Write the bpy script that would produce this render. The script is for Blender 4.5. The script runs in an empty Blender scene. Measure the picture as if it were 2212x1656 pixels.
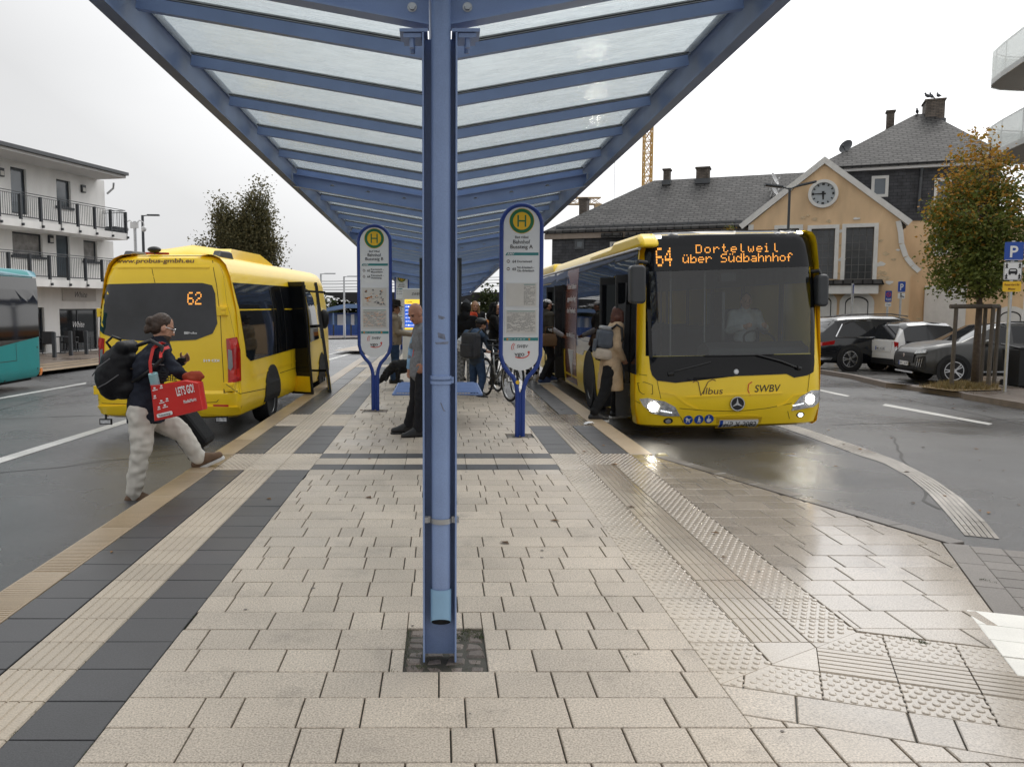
import bpy, bmesh, math, random
from mathutils import Vector, Matrix, noise
R = math.radians
sin, cos, pi = math.sin, math.cos, math.pi
sc = bpy.context.scene
col = sc.collection
V = Vector
rnd = random.Random(11)

# ---------------------------------------------------------------- survey helpers
# the photograph's measured geometry: focal length, principal point, pitch, eye height
FP, CX, CY, EYE = 1850.0, 950.0, 828.0, 1.55
TH = math.atan(167 / 1850.0)
def ray(u, v):
    a = (u - CX) / FP; b = (CY - v) / FP
    return V((a, cos(TH) + b * sin(TH), -sin(TH) + b * cos(TH)))
def atY(u, v, Y):
    d = ray(u, v); return V((0, 0, EYE)) + d * (Y / d.y)
def atZ(u, v, z):
    d = ray(u, v); return V((0, 0, EYE)) + d * ((z - EYE) / d.z)
def onP(u, v, p0, n):
    d = ray(u, v); o = V((0, 0, EYE)); return o + d * ((p0 - o).dot(n) / d.dot(n))
def sstep(a, b, x):
    t = max(0.0, min(1.0, (x - a) / (b - a))); return t * t * (3 - 2 * t)
def gz(x, y):
    """height of road and plaza: a kerb below the platform, falling gently away"""
    k = max(sstep(4.5, 10, abs(x)), sstep(44, 60, y))
    return -0.25 - 0.011 * max(0.0, y - 5) * k

# ---------------------------------------------------------------- object helpers
def thing(name, label, cat, loc=(0, 0, 0), rotz=0.0, group=None):
    o = bpy.data.objects.new(name, None); col.objects.link(o)
    o.empty_display_size = 0.2
    o.location = loc; o.rotation_euler = (0, 0, rotz)
    o['label'] = label; o['category'] = cat
    if group: o['group'] = group
    return o
def tag(o, label=None, cat=None, group=None, kind=None):
    if label: o['label'] = label
    if cat: o['category'] = cat
    if group: o['group'] = group
    if kind: o['kind'] = kind
    return o
def dup(root, loc, rotz=None, label=None, group=None):
    r = root.copy(); col.objects.link(r); r.location = loc
    if rotz is not None: r.rotation_euler = (0, 0, rotz)
    if label: r['label'] = label
    if group: r['group'] = group
    for ch in list(root.children):
        c = ch.copy(); col.objects.link(c); c.parent = r
        for g in list(ch.children):
            d = g.copy(); col.objects.link(d); d.parent = c
    return r

def frame_of(d, up=V((0, 0, 1))):
    d = d.normalized()
    if abs(d.dot(up)) > .98: up = V((0, 1, 0))
    x = d.cross(up).normalized(); return x, d.cross(x).normalized()

class MB:
    """collects shapes and links them as one mesh object"""
    def __init__(s, org=(0, 0, 0), M=None):
        s.v = []; s.f = []; s.m = []; s.org = V(org); s.M = M
    def add(s, vs, fs, m=0):
        b = len(s.v)
        for p in vs:
            p = V(p)
            if s.M is not None: p = s.M @ p
            s.v.append(p - s.org)
        for f in fs:
            s.f.append(tuple(b + i for i in f)); s.m.append(m)
    def box(s, x0, x1, y0, y1, z0, z1, m=0):
        s.add([(x0,y0,z0),(x1,y0,z0),(x1,y1,z0),(x0,y1,z0),(x0,y0,z1),(x1,y0,z1),(x1,y1,z1),(x0,y1,z1)],
              [(0,3,2,1),(4,5,6,7),(0,1,5,4),(1,2,6,5),(2,3,7,6),(3,0,4,7)], m)
    def obox(s, c, ax, ay, az, m=0):
        """oriented box: centre and three half-axis vectors"""
        c = V(c); ax = V(ax); ay = V(ay); az = V(az)
        if ax.cross(ay).dot(az) < 0: ax = -ax
        vs = [c+ax*i+ay*j+az*k for k in (-1,1) for i,j in ((-1,-1),(1,-1),(1,1),(-1,1))]
        s.add(vs, [(0,3,2,1),(4,5,6,7),(0,1,5,4),(1,2,6,5),(2,3,7,6),(3,0,4,7)], m)
    def bar(s, p, q, w, h, m=0, up=V((0,0,1))):
        p = V(p); q = V(q); x, y = frame_of(q - p, up)
        s.obox((p+q)/2, x*w/2, (q-p)/2, y*h/2, m)
    def tube(s, pts, r, n=8, m=0, caps=True, closed=False):
        pts = [V(p) for p in pts]; k = len(pts)
        rs = r if isinstance(r, (list, tuple)) else [r]*k
        vs = []; fs = []; up = None
        for i, p in enumerate(pts):
            if closed: d = pts[(i+1) % k]-pts[i-1]
            else: d = pts[min(i+1, k-1)]-pts[max(i-1, 0)]
            d.normalize()
            if up is None: x, y = frame_of(d)
            else:
                x = (up - d*up.dot(d))
                x = x.normalized() if x.length > 1e-6 else frame_of(d)[0]
                y = d.cross(x)
            up = x
            for j in range(n):
                a = 2*pi*j/n; vs.append(p + (x*cos(a)+y*sin(a))*rs[i])
        for i in range(k if closed else k-1):
            i2 = (i+1) % k
            for j in range(n):
                fs.append((i*n+j, i*n+(j+1)%n, i2*n+(j+1)%n, i2*n+j))
        if caps and not closed:
            fs.append(tuple(range(n))[::-1]); fs.append(tuple((k-1)*n+j for j in range(n)))
        s.add(vs, fs, m)
    def cyl(s, p, q, r0, r1=None, n=16, m=0):
        s.tube([p, q], [r0, r0 if r1 is None else r1], n, m)
    def ell(s, c, r, nu=14, nv=9, m=0, M=None):
        c = V(c); vs = []; fs = []
        for i in range(nv+1):
            t = pi*i/nv
            for j in range(nu):
                a = 2*pi*j/nu
                p = V((r[0]*sin(t)*cos(a), r[1]*sin(t)*sin(a), r[2]*cos(t)))
                vs.append(c + (M @ p if M is not None else p))
        for i in range(nv):
            for j in range(nu):
                fs.append((i*nu+j, (i+1)*nu+j, (i+1)*nu+(j+1)%nu, i*nu+(j+1)%nu))
        s.add(vs, fs, m)
    def cap(s, p, q, r0, r1, n=12):
        """tapered capsule, for bodies that are remeshed into one surface"""
        p = V(p); q = V(q)
        if (q-p).length > 1e-5: s.tube([p, q], [r0, r1], n)
        s.ell(p, (r0,)*3, n, 8); s.ell(q, (r1,)*3, n, 8)
    def prism(s, poly, o, ux, uy, t0, t1, m=0):
        """2-D outline in the plane o,ux,uy, from t0 to t1 along ux x uy"""
        o = V(o); ux = V(ux); uy = V(uy); n = ux.cross(uy).normalized(); k = len(poly)
        ar = sum(poly[i][0]*poly[(i+1)%k][1]-poly[(i+1)%k][0]*poly[i][1] for i in range(k))
        if ar < 0: poly = poly[::-1]
        if t1 < t0: t0, t1 = t1, t0
        vs = [o+ux*a+uy*b+n*t0 for a, b in poly]+[o+ux*a+uy*b+n*t1 for a, b in poly]
        s.add(vs, [tuple(range(k))[::-1], tuple(range(k, 2*k))]+[(i, (i+1)%k, k+(i+1)%k, k+i) for i in range(k)], m)
    def loft(s, rings, cap0=True, cap1=True, m=0, closed=True):
        n = len(rings[0]); vs = [p for r in rings for p in r]; fs = []
        for i in range(len(rings)-1):
            for j in range(n if closed else n-1):
                fs.append((i*n+j, i*n+(j+1)%n, (i+1)*n+(j+1)%n, (i+1)*n+j))
        if cap0: fs.append(tuple(range(n))[::-1])
        if cap1: fs.append(tuple((len(rings)-1)*n+j for j in range(n)))
        s.add(vs, fs, m)
    def lathe(s, prof, c, axis=V((0,0,1)), n=24, m=0):
        """profile of (radius, height) round an axis"""
        c = V(c); axis = V(axis).normalized(); x, y = frame_of(axis)
        rings = [[c+axis*h+(x*cos(2*pi*j/n)+y*sin(2*pi*j/n))*r for j in range(n)] for r, h in prof]
        s.loft(rings, True, True, m)
    def disc(s, c, nrm, r, t=.004, n=28, m=0, ry=None):
        c = V(c); nrm = V(nrm).normalized(); x, y = frame_of(nrm); ry = ry or r
        a = [c+x*r*cos(2*pi*j/n)+y*ry*sin(2*pi*j/n) for j in range(n)]
        s.loft([a, [p+nrm*t for p in a]], True, True, m)
    def ring(s, c, nrm, r0, r1, t=.004, n=36, m=0):
        c = V(c); nrm = V(nrm).normalized(); x, y = frame_of(nrm)
        def rr(r, h): return [c+nrm*h+(x*cos(2*pi*j/n)+y*sin(2*pi*j/n))*r for j in range(n)]
        s.loft([rr(r0, 0), rr(r0, t), rr(r1, t), rr(r1, 0), rr(r0, 0)], False, False, m)
    def build(s, name, mats, parent=None, smooth=None, bevel=0, kind=None):
        me = bpy.data.meshes.new(name)
        me.from_pydata([tuple(p) for p in s.v], [], s.f)
        for mt in (mats if isinstance(mats, (list, tuple)) else [mats]): me.materials.append(mt)
        if any(s.m): me.polygons.foreach_set('material_index', s.m)
        finish_mesh(me, smooth)
        o = bpy.data.objects.new(name, me); col.objects.link(o)
        if parent is not None: o.parent = parent
        else: o.location = s.org
        if bevel:
            b = o.modifiers.new('bevel', 'BEVEL'); b.width = bevel; b.segments = 2; b.limit_method = 'ANGLE'; b.angle_limit = R(40)
        if kind: o['kind'] = kind
        return o
def finish_mesh(me, smooth):
    uv = me.uv_layers.new(name='plane'); Z = V((0, 0, 1))
    buf = [0.0]*(2*len(me.loops)); vc = [v.co for v in me.vertices]
    for p in me.polygons:
        n = p.normal
        t = Z.cross(n)
        if t.length < .05: t = V((1, 0, 0))
        t.normalize(); b = n.cross(t)
        for li in p.loop_indices:
            c = vc[me.loops[li].vertex_index]
            buf[2*li] = c.dot(t); buf[2*li+1] = c.dot(b)
    uv.data.foreach_set('uv', buf)
    if smooth:
        me.polygons.foreach_set('use_smooth', [True]*len(me.polygons))
        if smooth is not True: me.set_sharp_from_angle(angle=R(smooth))
    me.update()

def evald(o):
    dg = bpy.context.evaluated_depsgraph_get()
    return bpy.data.meshes.new_from_object(o.evaluated_get(dg))
def organic(mb, name, mat, parent, voxel=.014, it=3, fold=0.0, ffreq=14, pos=None):
    """melts overlapping shapes into one continuous surface"""
    me = bpy.data.meshes.new(name); me.from_pydata([tuple(p) for p in mb.v], [], mb.f)
    t = bpy.data.objects.new('melt', me); col.objects.link(t)
    r = t.modifiers.new('r', 'REMESH'); r.mode = 'VOXEL'; r.voxel_size = voxel
    s = t.modifiers.new('s', 'SMOOTH'); s.factor = .5; s.iterations = it
    m2 = evald(t)
    bpy.data.objects.remove(t); bpy.data.meshes.remove(me)
    if fold:
        ns = [v.normal.copy() for v in m2.vertices]
        for v, n in zip(m2.vertices, ns):
            c = v.co
            q = noise.noise(V((c.x*ffreq*.7, c.y*ffreq*.7, c.z*ffreq*1.5)))+.6*noise.noise(V((c.x*ffreq*2, c.y*ffreq*2, c.z*ffreq*1.2+7)))
            v.co = c + n*fold*q
    m2.name = name; m2.materials.clear(); m2.materials.append(mat)
    m2.polygons.foreach_set('use_smooth', [True]*len(m2.polygons)); m2.update()
    o = bpy.data.objects.new(name, m2); col.objects.link(o); o.parent = parent
    return o

_tc = {}
def glyphs(s, bold=0, shear=0, sp=1.0):
    k = (s, bold, shear, sp)
    if k not in _tc:
        cu = bpy.data.curves.new('t', 'FONT'); cu.body = s; cu.size = 1; cu.align_x = 'LEFT'
        cu.offset = bold; cu.shear = shear; cu.resolution_u = 4; cu.space_character = sp
        o = bpy.data.objects.new('t', cu); col.objects.link(o)
        me = evald(o)
        vs = [(v.co.x, v.co.y) for v in me.vertices]; fs = [tuple(p.vertices) for p in me.polygons]
        bpy.data.objects.remove(o); bpy.data.curves.remove(cu); bpy.data.meshes.remove(me)
        xs = [p[0] for p in vs]; ys = [p[1] for p in vs]
        _tc[k] = (vs, fs, min(xs), max(xs), min(ys), max(ys))
    return _tc[k]
def text_on(mb, s, x, y, h, f, w=None, align='C', bold=0.0, shear=0.0, m=0, off=.004, sp=1.0, base=False):
    """writes s with cap height about h at (x, y) of a surface f(x, y, off); w squeezes it to a width"""
    vs, fs, x0, x1, y0, y1 = glyphs(s, bold, shear, sp)
    k = h/.72; kx = k if w is None else w/max(1e-6, x1-x0)
    if align == 'C': ox = x-kx*(x0+x1)/2
    elif align == 'L': ox = x-kx*x0
    else: ox = x-kx*x1
    oy = y-h/2
    mb.add([f(ox+kx*a, oy+k*b, off) for a, b in vs], fs, m)
def panel(mb, poly, f, off=.006, cut=.12, m=0, rim=True):
    """an outline laid on a curved surface f(x, z, off), cut fine enough to follow it"""
    bm = bmesh.new()
    a = sum(poly[i][0]*poly[(i+1)%len(poly)][1]-poly[(i+1)%len(poly)][0]*poly[i][1] for i in range(len(poly)))
    if a < 0: poly = poly[::-1]
    bm.faces.new([bm.verts.new((p[0], p[1], 0)) for p in poly])
    bmesh.ops.triangulate(bm, faces=bm.faces[:])
    for ax in (0, 1):
        lo = min(p[ax] for p in poly); hi = max(p[ax] for p in poly)
        k = int((hi-lo)/cut)
        for i in range(1, k+1):
            c = V((0, 0, 0)); c[ax] = lo+(hi-lo)*i/(k+1); n = V((0, 0, 0)); n[ax] = 1
            bmesh.ops.bisect_plane(bm, geom=bm.verts[:]+bm.edges[:]+bm.faces[:], plane_co=c, plane_no=n)
    bm.verts.index_update()
    vs = [(v.co.x, v.co.y) for v in bm.verts]; fs = [tuple(v.index for v in q.verts) for q in bm.faces]
    be = [(e.verts[0].index, e.verts[1].index) for e in bm.edges if len(e.link_faces) == 1]
    n = len(vs)
    pts = [f(x, y, off) for x, y in vs]
    if rim:
        pts += [f(x, y, -.004) for x, y in vs]
        fs += [(i, j, n+j, n+i) for i, j in be]
    mb.add(pts, fs, m)
    bm.free()
def rrect(x0, x1, y0, y1, r, n=5):
    o = []
    for cx, cy, a0 in ((x1-r, y1-r, 0), (x0+r, y1-r, 90), (x0+r, y0+r, 180), (x1-r, y0+r, 270)):
        for i in range(n+1):
            a = R(a0+90*i/n); o.append((cx+r*cos(a), cy+r*sin(a)))
    return o
def circ(cx, cy, r, n=24, ry=None):
    return [(cx+r*cos(2*pi*i/n), cy+(ry or r)*sin(2*pi*i/n)) for i in range(n)]
def strip(pts, w):
    """thin outline round a 2-D polyline"""
    L = []; Rr = []
    for i, p in enumerate(pts):
        a = pts[max(i-1, 0)]; b = pts[min(i+1, len(pts)-1)]
        dx, dy = b[0]-a[0], b[1]-a[1]; l = math.hypot(dx, dy) or 1
        nx, ny = -dy/l*w/2, dx/l*w/2
        L.append((p[0]+nx, p[1]+ny)); Rr.append((p[0]-nx, p[1]-ny))
    return L+Rr[::-1]
def line_on(mb, pts, w, f, off=.006, m=0):
    for a, b in zip(pts, pts[1:]):
        panel(mb, strip([a, b], w), f, off, .15, m, False)

# ---------------------------------------------------------------- materials
def lin(h):
    """sRGB 0-255 triple to linear"""
    return tuple((c/255/12.92 if c <= 10 else ((c/255+.055)/1.055)**2.4) for c in h)
_mats = {}
def mat(name, c, rough=.5, metal=0.0, var=.08, vs=6.0, bump=0.0, bs=60.0, spec=.5, coat=0.0, isl=0.0, emit=0.0, rvar=0.0, dirt=0.0, aniso=(1, 1, 1)):
    if name in _mats: return _mats[name]
    m = bpy.data.materials.new(name); m.use_nodes = True; _mats[name] = m
    nt = m.node_tree; N = nt.nodes; L = nt.links; bs_ = N['Principled BSDF']
    bs_.inputs['Roughness'].default_value = rough; bs_.inputs['Metallic'].default_value = metal
    bs_.inputs['Specular IOR Level'].default_value = spec
    if coat: bs_.inputs['Coat Weight'].default_value = coat; bs_.inputs['Coat Roughness'].default_value = .06
    if emit:
        bs_.inputs['Emission Color'].default_value = (*c, 1); bs_.inputs['Emission Strength'].default_value = emit
    tc = N.new('ShaderNodeTexCoord'); mp = N.new('ShaderNodeMapping'); mp.inputs['Scale'].default_value = aniso
    L.new(tc.outputs['Object'], mp.inputs[0])
    cur = None
    def tint(fac, lo, hi, prev):
        mr = N.new('ShaderNodeMapRange'); mr.inputs['From Min'].default_value = .25 if fac.node.type == 'TEX_NOISE' else 0
        mr.inputs['From Max'].default_value = .75 if fac.node.type == 'TEX_NOISE' else 1
        mr.inputs['To Min'].default_value = lo; mr.inputs['To Max'].default_value = hi; L.new(fac, mr.inputs['Value'])
        mx = N.new('ShaderNodeMix'); mx.data_type = 'RGBA'; mx.blend_type = 'MULTIPLY'; mx.inputs['Factor'].default_value = 1
        if prev is None: mx.inputs['A'].default_value = (*c, 1)
        else: L.new(prev, mx.inputs['A'])
        L.new(mr.outputs[0], mx.inputs['B']); return mx.outputs['Result']
    if var:
        nz = N.new('ShaderNodeTexNoise'); nz.inputs['Scale'].default_value = vs; nz.inputs['Detail'].default_value = 5
        L.new(mp.outputs[0], nz.inputs['Vector']); cur = tint(nz.outputs['Fac'], 1-var, 1+var, cur)
        if rvar:
            mr = N.new('ShaderNodeMapRange'); mr.inputs['From Min'].default_value = .3; mr.inputs['From Max'].default_value = .7
            mr.inputs['To Min'].default_value = max(.02, rough-rvar); mr.inputs['To Max'].default_value = min(1, rough+rvar)
            L.new(nz.outputs['Fac'], mr.inputs['Value']); L.new(mr.outputs[0], bs_.inputs['Roughness'])
    if isl:
        g = N.new('ShaderNodeNewGeometry'); cur = tint(g.outputs['Random Per Island'], 1-isl, 1+isl, cur)
    if dirt:
        nz2 = N.new('ShaderNodeTexNoise'); nz2.inputs['Scale'].default_value = 220; nz2.inputs['Detail'].default_value = 2
        L.new(mp.outputs[0], nz2.inputs['Vector']); cur = tint(nz2.outputs['Fac'], 1-dirt, 1+dirt*.6, cur)
    if cur is not None: L.new(cur, bs_.inputs['Base Color'])
    else: bs_.inputs['Base Color'].default_value = (*c, 1)
    if bump:
        nb = N.new('ShaderNodeTexNoise'); nb.inputs['Scale'].default_value = bs; nb.inputs['Detail'].default_value = 4
        L.new(mp.outputs[0], nb.inputs['Vector'])
        bp = N.new('ShaderNodeBump'); bp.inputs['Strength'].default_value = bump; bp.inputs['Distance'].default_value = .01
        L.new(nb.outputs['Fac'], bp.inputs['Height']); L.new(bp.outputs[0], bs_.inputs['Normal'])
    return m
def brickmat(name, c1, c2, mortar, w, h, gap=.012, rough=.6, bump=.6, off=.5, rvar=False):
    m = bpy.data.materials.new(name); m.use_nodes = True; nt = m.node_tree; N = nt.nodes; L = nt.links; b = N['Principled BSDF']
    b.inputs['Roughness'].default_value = rough; b.inputs['Specular IOR Level'].default_value = .3
    tc = N.new('ShaderNodeTexCoord'); br = N.new('ShaderNodeTexBrick')
    L.new(tc.outputs['UV'], br.inputs['Vector'])
    br.inputs['Color1'].default_value = (*c1, 1); br.inputs['Color2'].default_value = (*c2, 1); br.inputs['Mortar'].default_value = (*mortar, 1)
    br.inputs['Scale'].default_value = 1; br.inputs['Brick Width'].default_value = w; br.inputs['Row Height'].default_value = h
    br.inputs['Mortar Size'].default_value = gap; br.inputs['Mortar Smooth'].default_value = .3; br.offset = off
    nz = N.new('ShaderNodeTexNoise'); nz.inputs['Scale'].default_value = 3; nz.inputs['Detail'].default_value = 6
    L.new(tc.outputs['Object'], nz.inputs['Vector'])
    mr = N.new('ShaderNodeMapRange'); mr.inputs['From Min'].default_value = .3; mr.inputs['From Max'].default_value = .7
    mr.inputs['To Min'].default_value = .65; mr.inputs['To Max'].default_value = 1.3; L.new(nz.outputs['Fac'], mr.inputs['Value'])
    mx = N.new('ShaderNodeMix'); mx.data_type = 'RGBA'; mx.blend_type = 'MULTIPLY'; mx.inputs['Factor'].default_value = 1
    L.new(br.outputs['Color'], mx.inputs['A']); L.new(mr.outputs[0], mx.inputs['B']); L.new(mx.outputs['Result'], b.inputs['Base Color'])
    bp = N.new('ShaderNodeBump'); bp.inputs['Strength'].default_value = bump; bp.inputs['Distance'].default_value = .02; bp.invert = True
    L.new(br.outputs['Fac'], bp.inputs['Height']); L.new(bp.outputs[0], b.inputs['Normal'])
    return m
def glassmat(name, tint, refl=.06, rough=.02, dirt=0.0, dcol=(.5, .52, .52), ds=30, bump=0, str_=(1, 1, 1)):
    """a clear pane: see-through with a tint, mirror-like at a glance, a film of rain and dirt"""
    m = bpy.data.materials.new(name); m.use_nodes = True; nt = m.node_tree; N = nt.nodes; L = nt.links
    for n in list(N):
        if n.type != 'OUTPUT_MATERIAL': N.remove(n)
    out = [n for n in N if n.type == 'OUTPUT_MATERIAL'][0]
    tr = N.new('ShaderNodeBsdfTransparent'); tr.inputs[0].default_value = (*tint, 1)
    gl = N.new('ShaderNodeBsdfGlossy'); gl.inputs['Roughness'].default_value = rough; gl.inputs[0].default_value = (1, 1, 1, 1)
    lw = N.new('ShaderNodeFresnel'); ge = N.new('ShaderNodeNewGeometry'); ir = N.new('ShaderNodeMapRange'); ir.inputs['To Min'].default_value = 1.5; ir.inputs['To Max'].default_value = 1/1.5; L.new(ge.outputs['Backfacing'], ir.inputs['Value']); L.new(ir.outputs[0], lw.inputs['IOR'])
    ma = N.new('ShaderNodeMath'); ma.operation = 'ADD'; ma.inputs[1].default_value = refl; ma.use_clamp = True; L.new(lw.outputs[0], ma.inputs[0])
    mx = N.new('ShaderNodeMixShader'); L.new(ma.outputs[0], mx.inputs[0]); L.new(tr.outputs[0], mx.inputs[1]); L.new(gl.outputs[0], mx.inputs[2])
    last = mx
    tc = N.new('ShaderNodeTexCoord'); mp = N.new('ShaderNodeMapping'); mp.inputs['Scale'].default_value = str_; L.new(tc.outputs['Object'], mp.inputs[0])
    if dirt:
        nz = N.new('ShaderNodeTexNoise'); nz.inputs['Scale'].default_value = ds; nz.inputs['Detail'].default_value = 6; nz.inputs['Roughness'].default_value = .7
        L.new(mp.outputs[0], nz.inputs['Vector'])
        mr = N.new('ShaderNodeMapRange'); mr.inputs['From Min'].default_value = .38; mr.inputs['From Max'].default_value = .75
        mr.inputs['To Min'].default_value = dirt*.35; mr.inputs['To Max'].default_value = dirt; L.new(nz.outputs['Fac'], mr.inputs['Value'])
        df = N.new('ShaderNodeBsdfTranslucent'); df.inputs[0].default_value = (*dcol, 1)
        d2 = N.new('ShaderNodeBsdfDiffuse'); d2.inputs[0].default_value = (*dcol, 1)
        ad = N.new('ShaderNodeMixShader'); ad.inputs[0].default_value = .35; L.new(df.outputs[0], ad.inputs[1]); L.new(d2.outputs[0], ad.inputs[2])
        m2 = N.new('ShaderNodeMixShader'); L.new(mr.outputs[0], m2.inputs[0]); L.new(mx.outputs[0], m2.inputs[1]); L.new(ad.outputs[0], m2.inputs[2]); last = m2
    if bump:
        nb = N.new('ShaderNodeTexNoise'); nb.inputs['Scale'].default_value = 70; L.new(mp.outputs[0], nb.inputs['Vector'])
        bp = N.new('ShaderNodeBump'); bp.inputs['Strength'].default_value = bump; bp.inputs['Distance'].default_value = .01
        L.new(nb.outputs['Fac'], bp.inputs['Height']); L.new(bp.outputs[0], gl.inputs['Normal'])
    L.new(last.outputs[0], out.inputs['Surface'])
    return m

YEL = mat('yellow bus paint', (.97, .67, .014), .3, var=.03, vs=3, coat=.25, bump=.02, bs=5, dirt=.03)
YEL2 = mat('yellow van paint', (.97, .66, .016), .32, var=.04, vs=3, coat=.25, bump=.02, bs=4)
BLUE = mat('canopy blue paint', (.24, .33, .55), .40, var=.10, vs=4, bump=.04, bs=80, dirt=.10)
BLUE_L = mat('pale blue pipe paint', (.25, .43, .62), .4, var=.08, vs=9)
BLUE_D = mat('sign blue paint', (.012, .045, .25), .38, var=.08, vs=10)
WHITE = mat('white sign panel', (.74, .76, .77), .35, var=.03, vs=4)
PLAST = mat('black plastic', (.012, .012, .013), .45, var=.15, vs=10)
BLACK = mat('black rubber', (.013, .013, .014), .8, var=.2, vs=20)
DARKG = mat('dark tinted glass', (.008, .009, .011), .03, var=0, spec=.35)
WINDK = mat('dark window glass', (.02, .024, .028), .05, var=.3, vs=1.2, spec=.6)
GREYW = mat('grey reflective pane', (.10, .12, .14), .08, var=.25, vs=.8, spec=.7)
STEEL = mat('galvanised steel', (.45, .46, .47), .4, metal=.9, var=.15, vs=12)
CHROME = mat('polished metal', (.75, .75, .76), .12, metal=1, var=.05)
ANTH = mat('anthracite metal', (.035, .04, .047), .45, var=.12, vs=8)
ORLED = mat('amber led', (1.0, .40, .07), .5, var=0, emit=1.0)
LAMP = mat('lit headlamp', (1.0, .93, .78), .3, var=0, emit=100)
LAMPS = mat('lit marker lamp', (.9, .95, 1.0), .3, var=0, emit=3)
RED = mat('red lamp lens', (.42, .012, .012), .12, var=.1, vs=15, coat=.5)
AMB = mat('amber lens', (.75, .22, .02), .15, var=.1)
SIGNB = mat('traffic sign blue', (.012, .07, .38), .35, var=.04)
INK = mat('black ink', (.015, .015, .017), .5, var=0)
GREYINK = mat('grey ink', (.12, .12, .125), .5, var=0)
TEALINK = mat('teal ink', (.03, .22, .22), .45, var=0)
GREENP = mat('green sign print', (.012, .16, .06), .4, var=0)
YELP = mat('yellow sign print', (.85, .52, .02), .4, var=0)
REDP = mat('red print', (.62, .06, .03), .45, var=0)
ORP = mat('orange print', (.75, .27, .04), .45, var=0)
PAPER = mat('timetable paper', (.60, .58, .54), .5, var=.05, vs=12)
WHITEP = mat('white print', (.80, .80, .80), .45, var=0)
# ---------------------------------------------------------------- camera, sky, sun
cam = bpy.data.cameras.new('camera'); co = bpy.data.objects.new('camera', cam); col.objects.link(co)
co.location = (0, 0, EYE); co.rotation_euler = (pi/2-TH, 0, 0)
cam.sensor_width = 36; cam.lens = 36*FP/2212; cam.shift_x = (1106-CX)/2212; cam.clip_start = .05; cam.clip_end = 3000
sc.camera = co
SUN_EL, SUN_AZ = R(52), R(38)            # azimuth measured from +Y towards +X
w = bpy.data.worlds.new('World'); sc.world = w; w.use_nodes = True
nt = w.node_tree; N = nt.nodes; L = nt.links; bg = N['Background']; bg.inputs['Strength'].default_value = .135
sky = N.new('ShaderNodeTexSky'); sky.sky_type = 'NISHITA'; sky.sun_disc = False
sky.sun_elevation = SUN_EL; sky.sun_rotation = SUN_AZ; sky.dust_density = 4; sky.air_density = 1.5
hs = N.new('ShaderNodeHueSaturation'); hs.inputs['Saturation'].default_value = .2; L.new(sky.outputs[0], hs.inputs['Color'])
tc = N.new('ShaderNodeTexCoord'); mp = N.new('ShaderNodeMapping'); mp.inputs['Scale'].default_value = (1.2, 1.2, 3.2); L.new(tc.outputs['Generated'], mp.inputs[0])
nz = N.new('ShaderNodeTexNoise'); nz.inputs['Scale'].default_value = 1.7; nz.inputs['Detail'].default_value = 4; nz.inputs['Roughness'].default_value = .45
L.new(mp.outputs[0], nz.inputs['Vector'])
# overcast: cloud deck, brighter towards the veiled sun
vd = N.new('ShaderNodeVectorMath'); vd.operation = 'DOT_PRODUCT'; L.new(tc.outputs['Generated'], vd.inputs[0])
vd.inputs[1].default_value = (sin(SUN_AZ)*cos(SUN_EL), cos(SUN_AZ)*cos(SUN_EL), sin(SUN_EL))
m1 = N.new('ShaderNodeMapRange'); m1.inputs['From Min'].default_value = .45; m1.inputs['From Max'].default_value = 1; m1.inputs['To Min'].default_value = 5.3; m1.inputs['To Max'].default_value = 14.5
L.new(vd.outputs['Value'], m1.inputs['Value'])
m2 = N.new('ShaderNodeMapRange'); m2.inputs['From Min'].default_value = .3; m2.inputs['From Max'].default_value = .7; m2.inputs['To Min'].default_value = .93; m2.inputs['To Max'].default_value = 1.06
L.new(nz.outputs['Fac'], m2.inputs['Value'])
mm = N.new('ShaderNodeMath'); mm.operation = 'MULTIPLY'; L.new(m1.outputs[0], mm.inputs[0]); L.new(m2.outputs[0], mm.inputs[1])
cc = N.new('ShaderNodeMix'); cc.data_type = 'RGBA'; cc.blend_type = 'MULTIPLY'; cc.inputs['Factor'].default_value = 1
cc.inputs['A'].default_value = (.985, .99, 1.0, 1); L.new(mm.outputs[0], cc.inputs['B'])
mx = N.new('ShaderNodeMix'); mx.data_type = 'RGBA'; mx.inputs['Factor'].default_value = .93
L.new(hs.outputs[0], mx.inputs['A']); L.new(cc.outputs['Result'], mx.inputs['B']); L.new(mx.outputs['Result'], bg.inputs['Color'])
sl = bpy.data.lights.new('sun', 'SUN'); sl.energy = .7; sl.angle = R(25); sl.color = (1, .96, .9)
so = bpy.data.objects.new('sun', sl); col.objects.link(so)
so.rotation_euler = (pi/2-SUN_EL, 0, pi-SUN_AZ)
vs_ = sc.view_settings; vs_.view_transform = 'Standard'; vs_.look = 'None'; vs_.exposure = .16; vs_.gamma = 1; vs_.use_curve_mapping = False
sc.cycles.max_bounces = 8; sc.cycles.transparent_max_bounces = 24; sc.cycles.caustics_reflective = False; sc.cycles.caustics_refractive = False
sc.cycles.sample_clamp_indirect = 6
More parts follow.
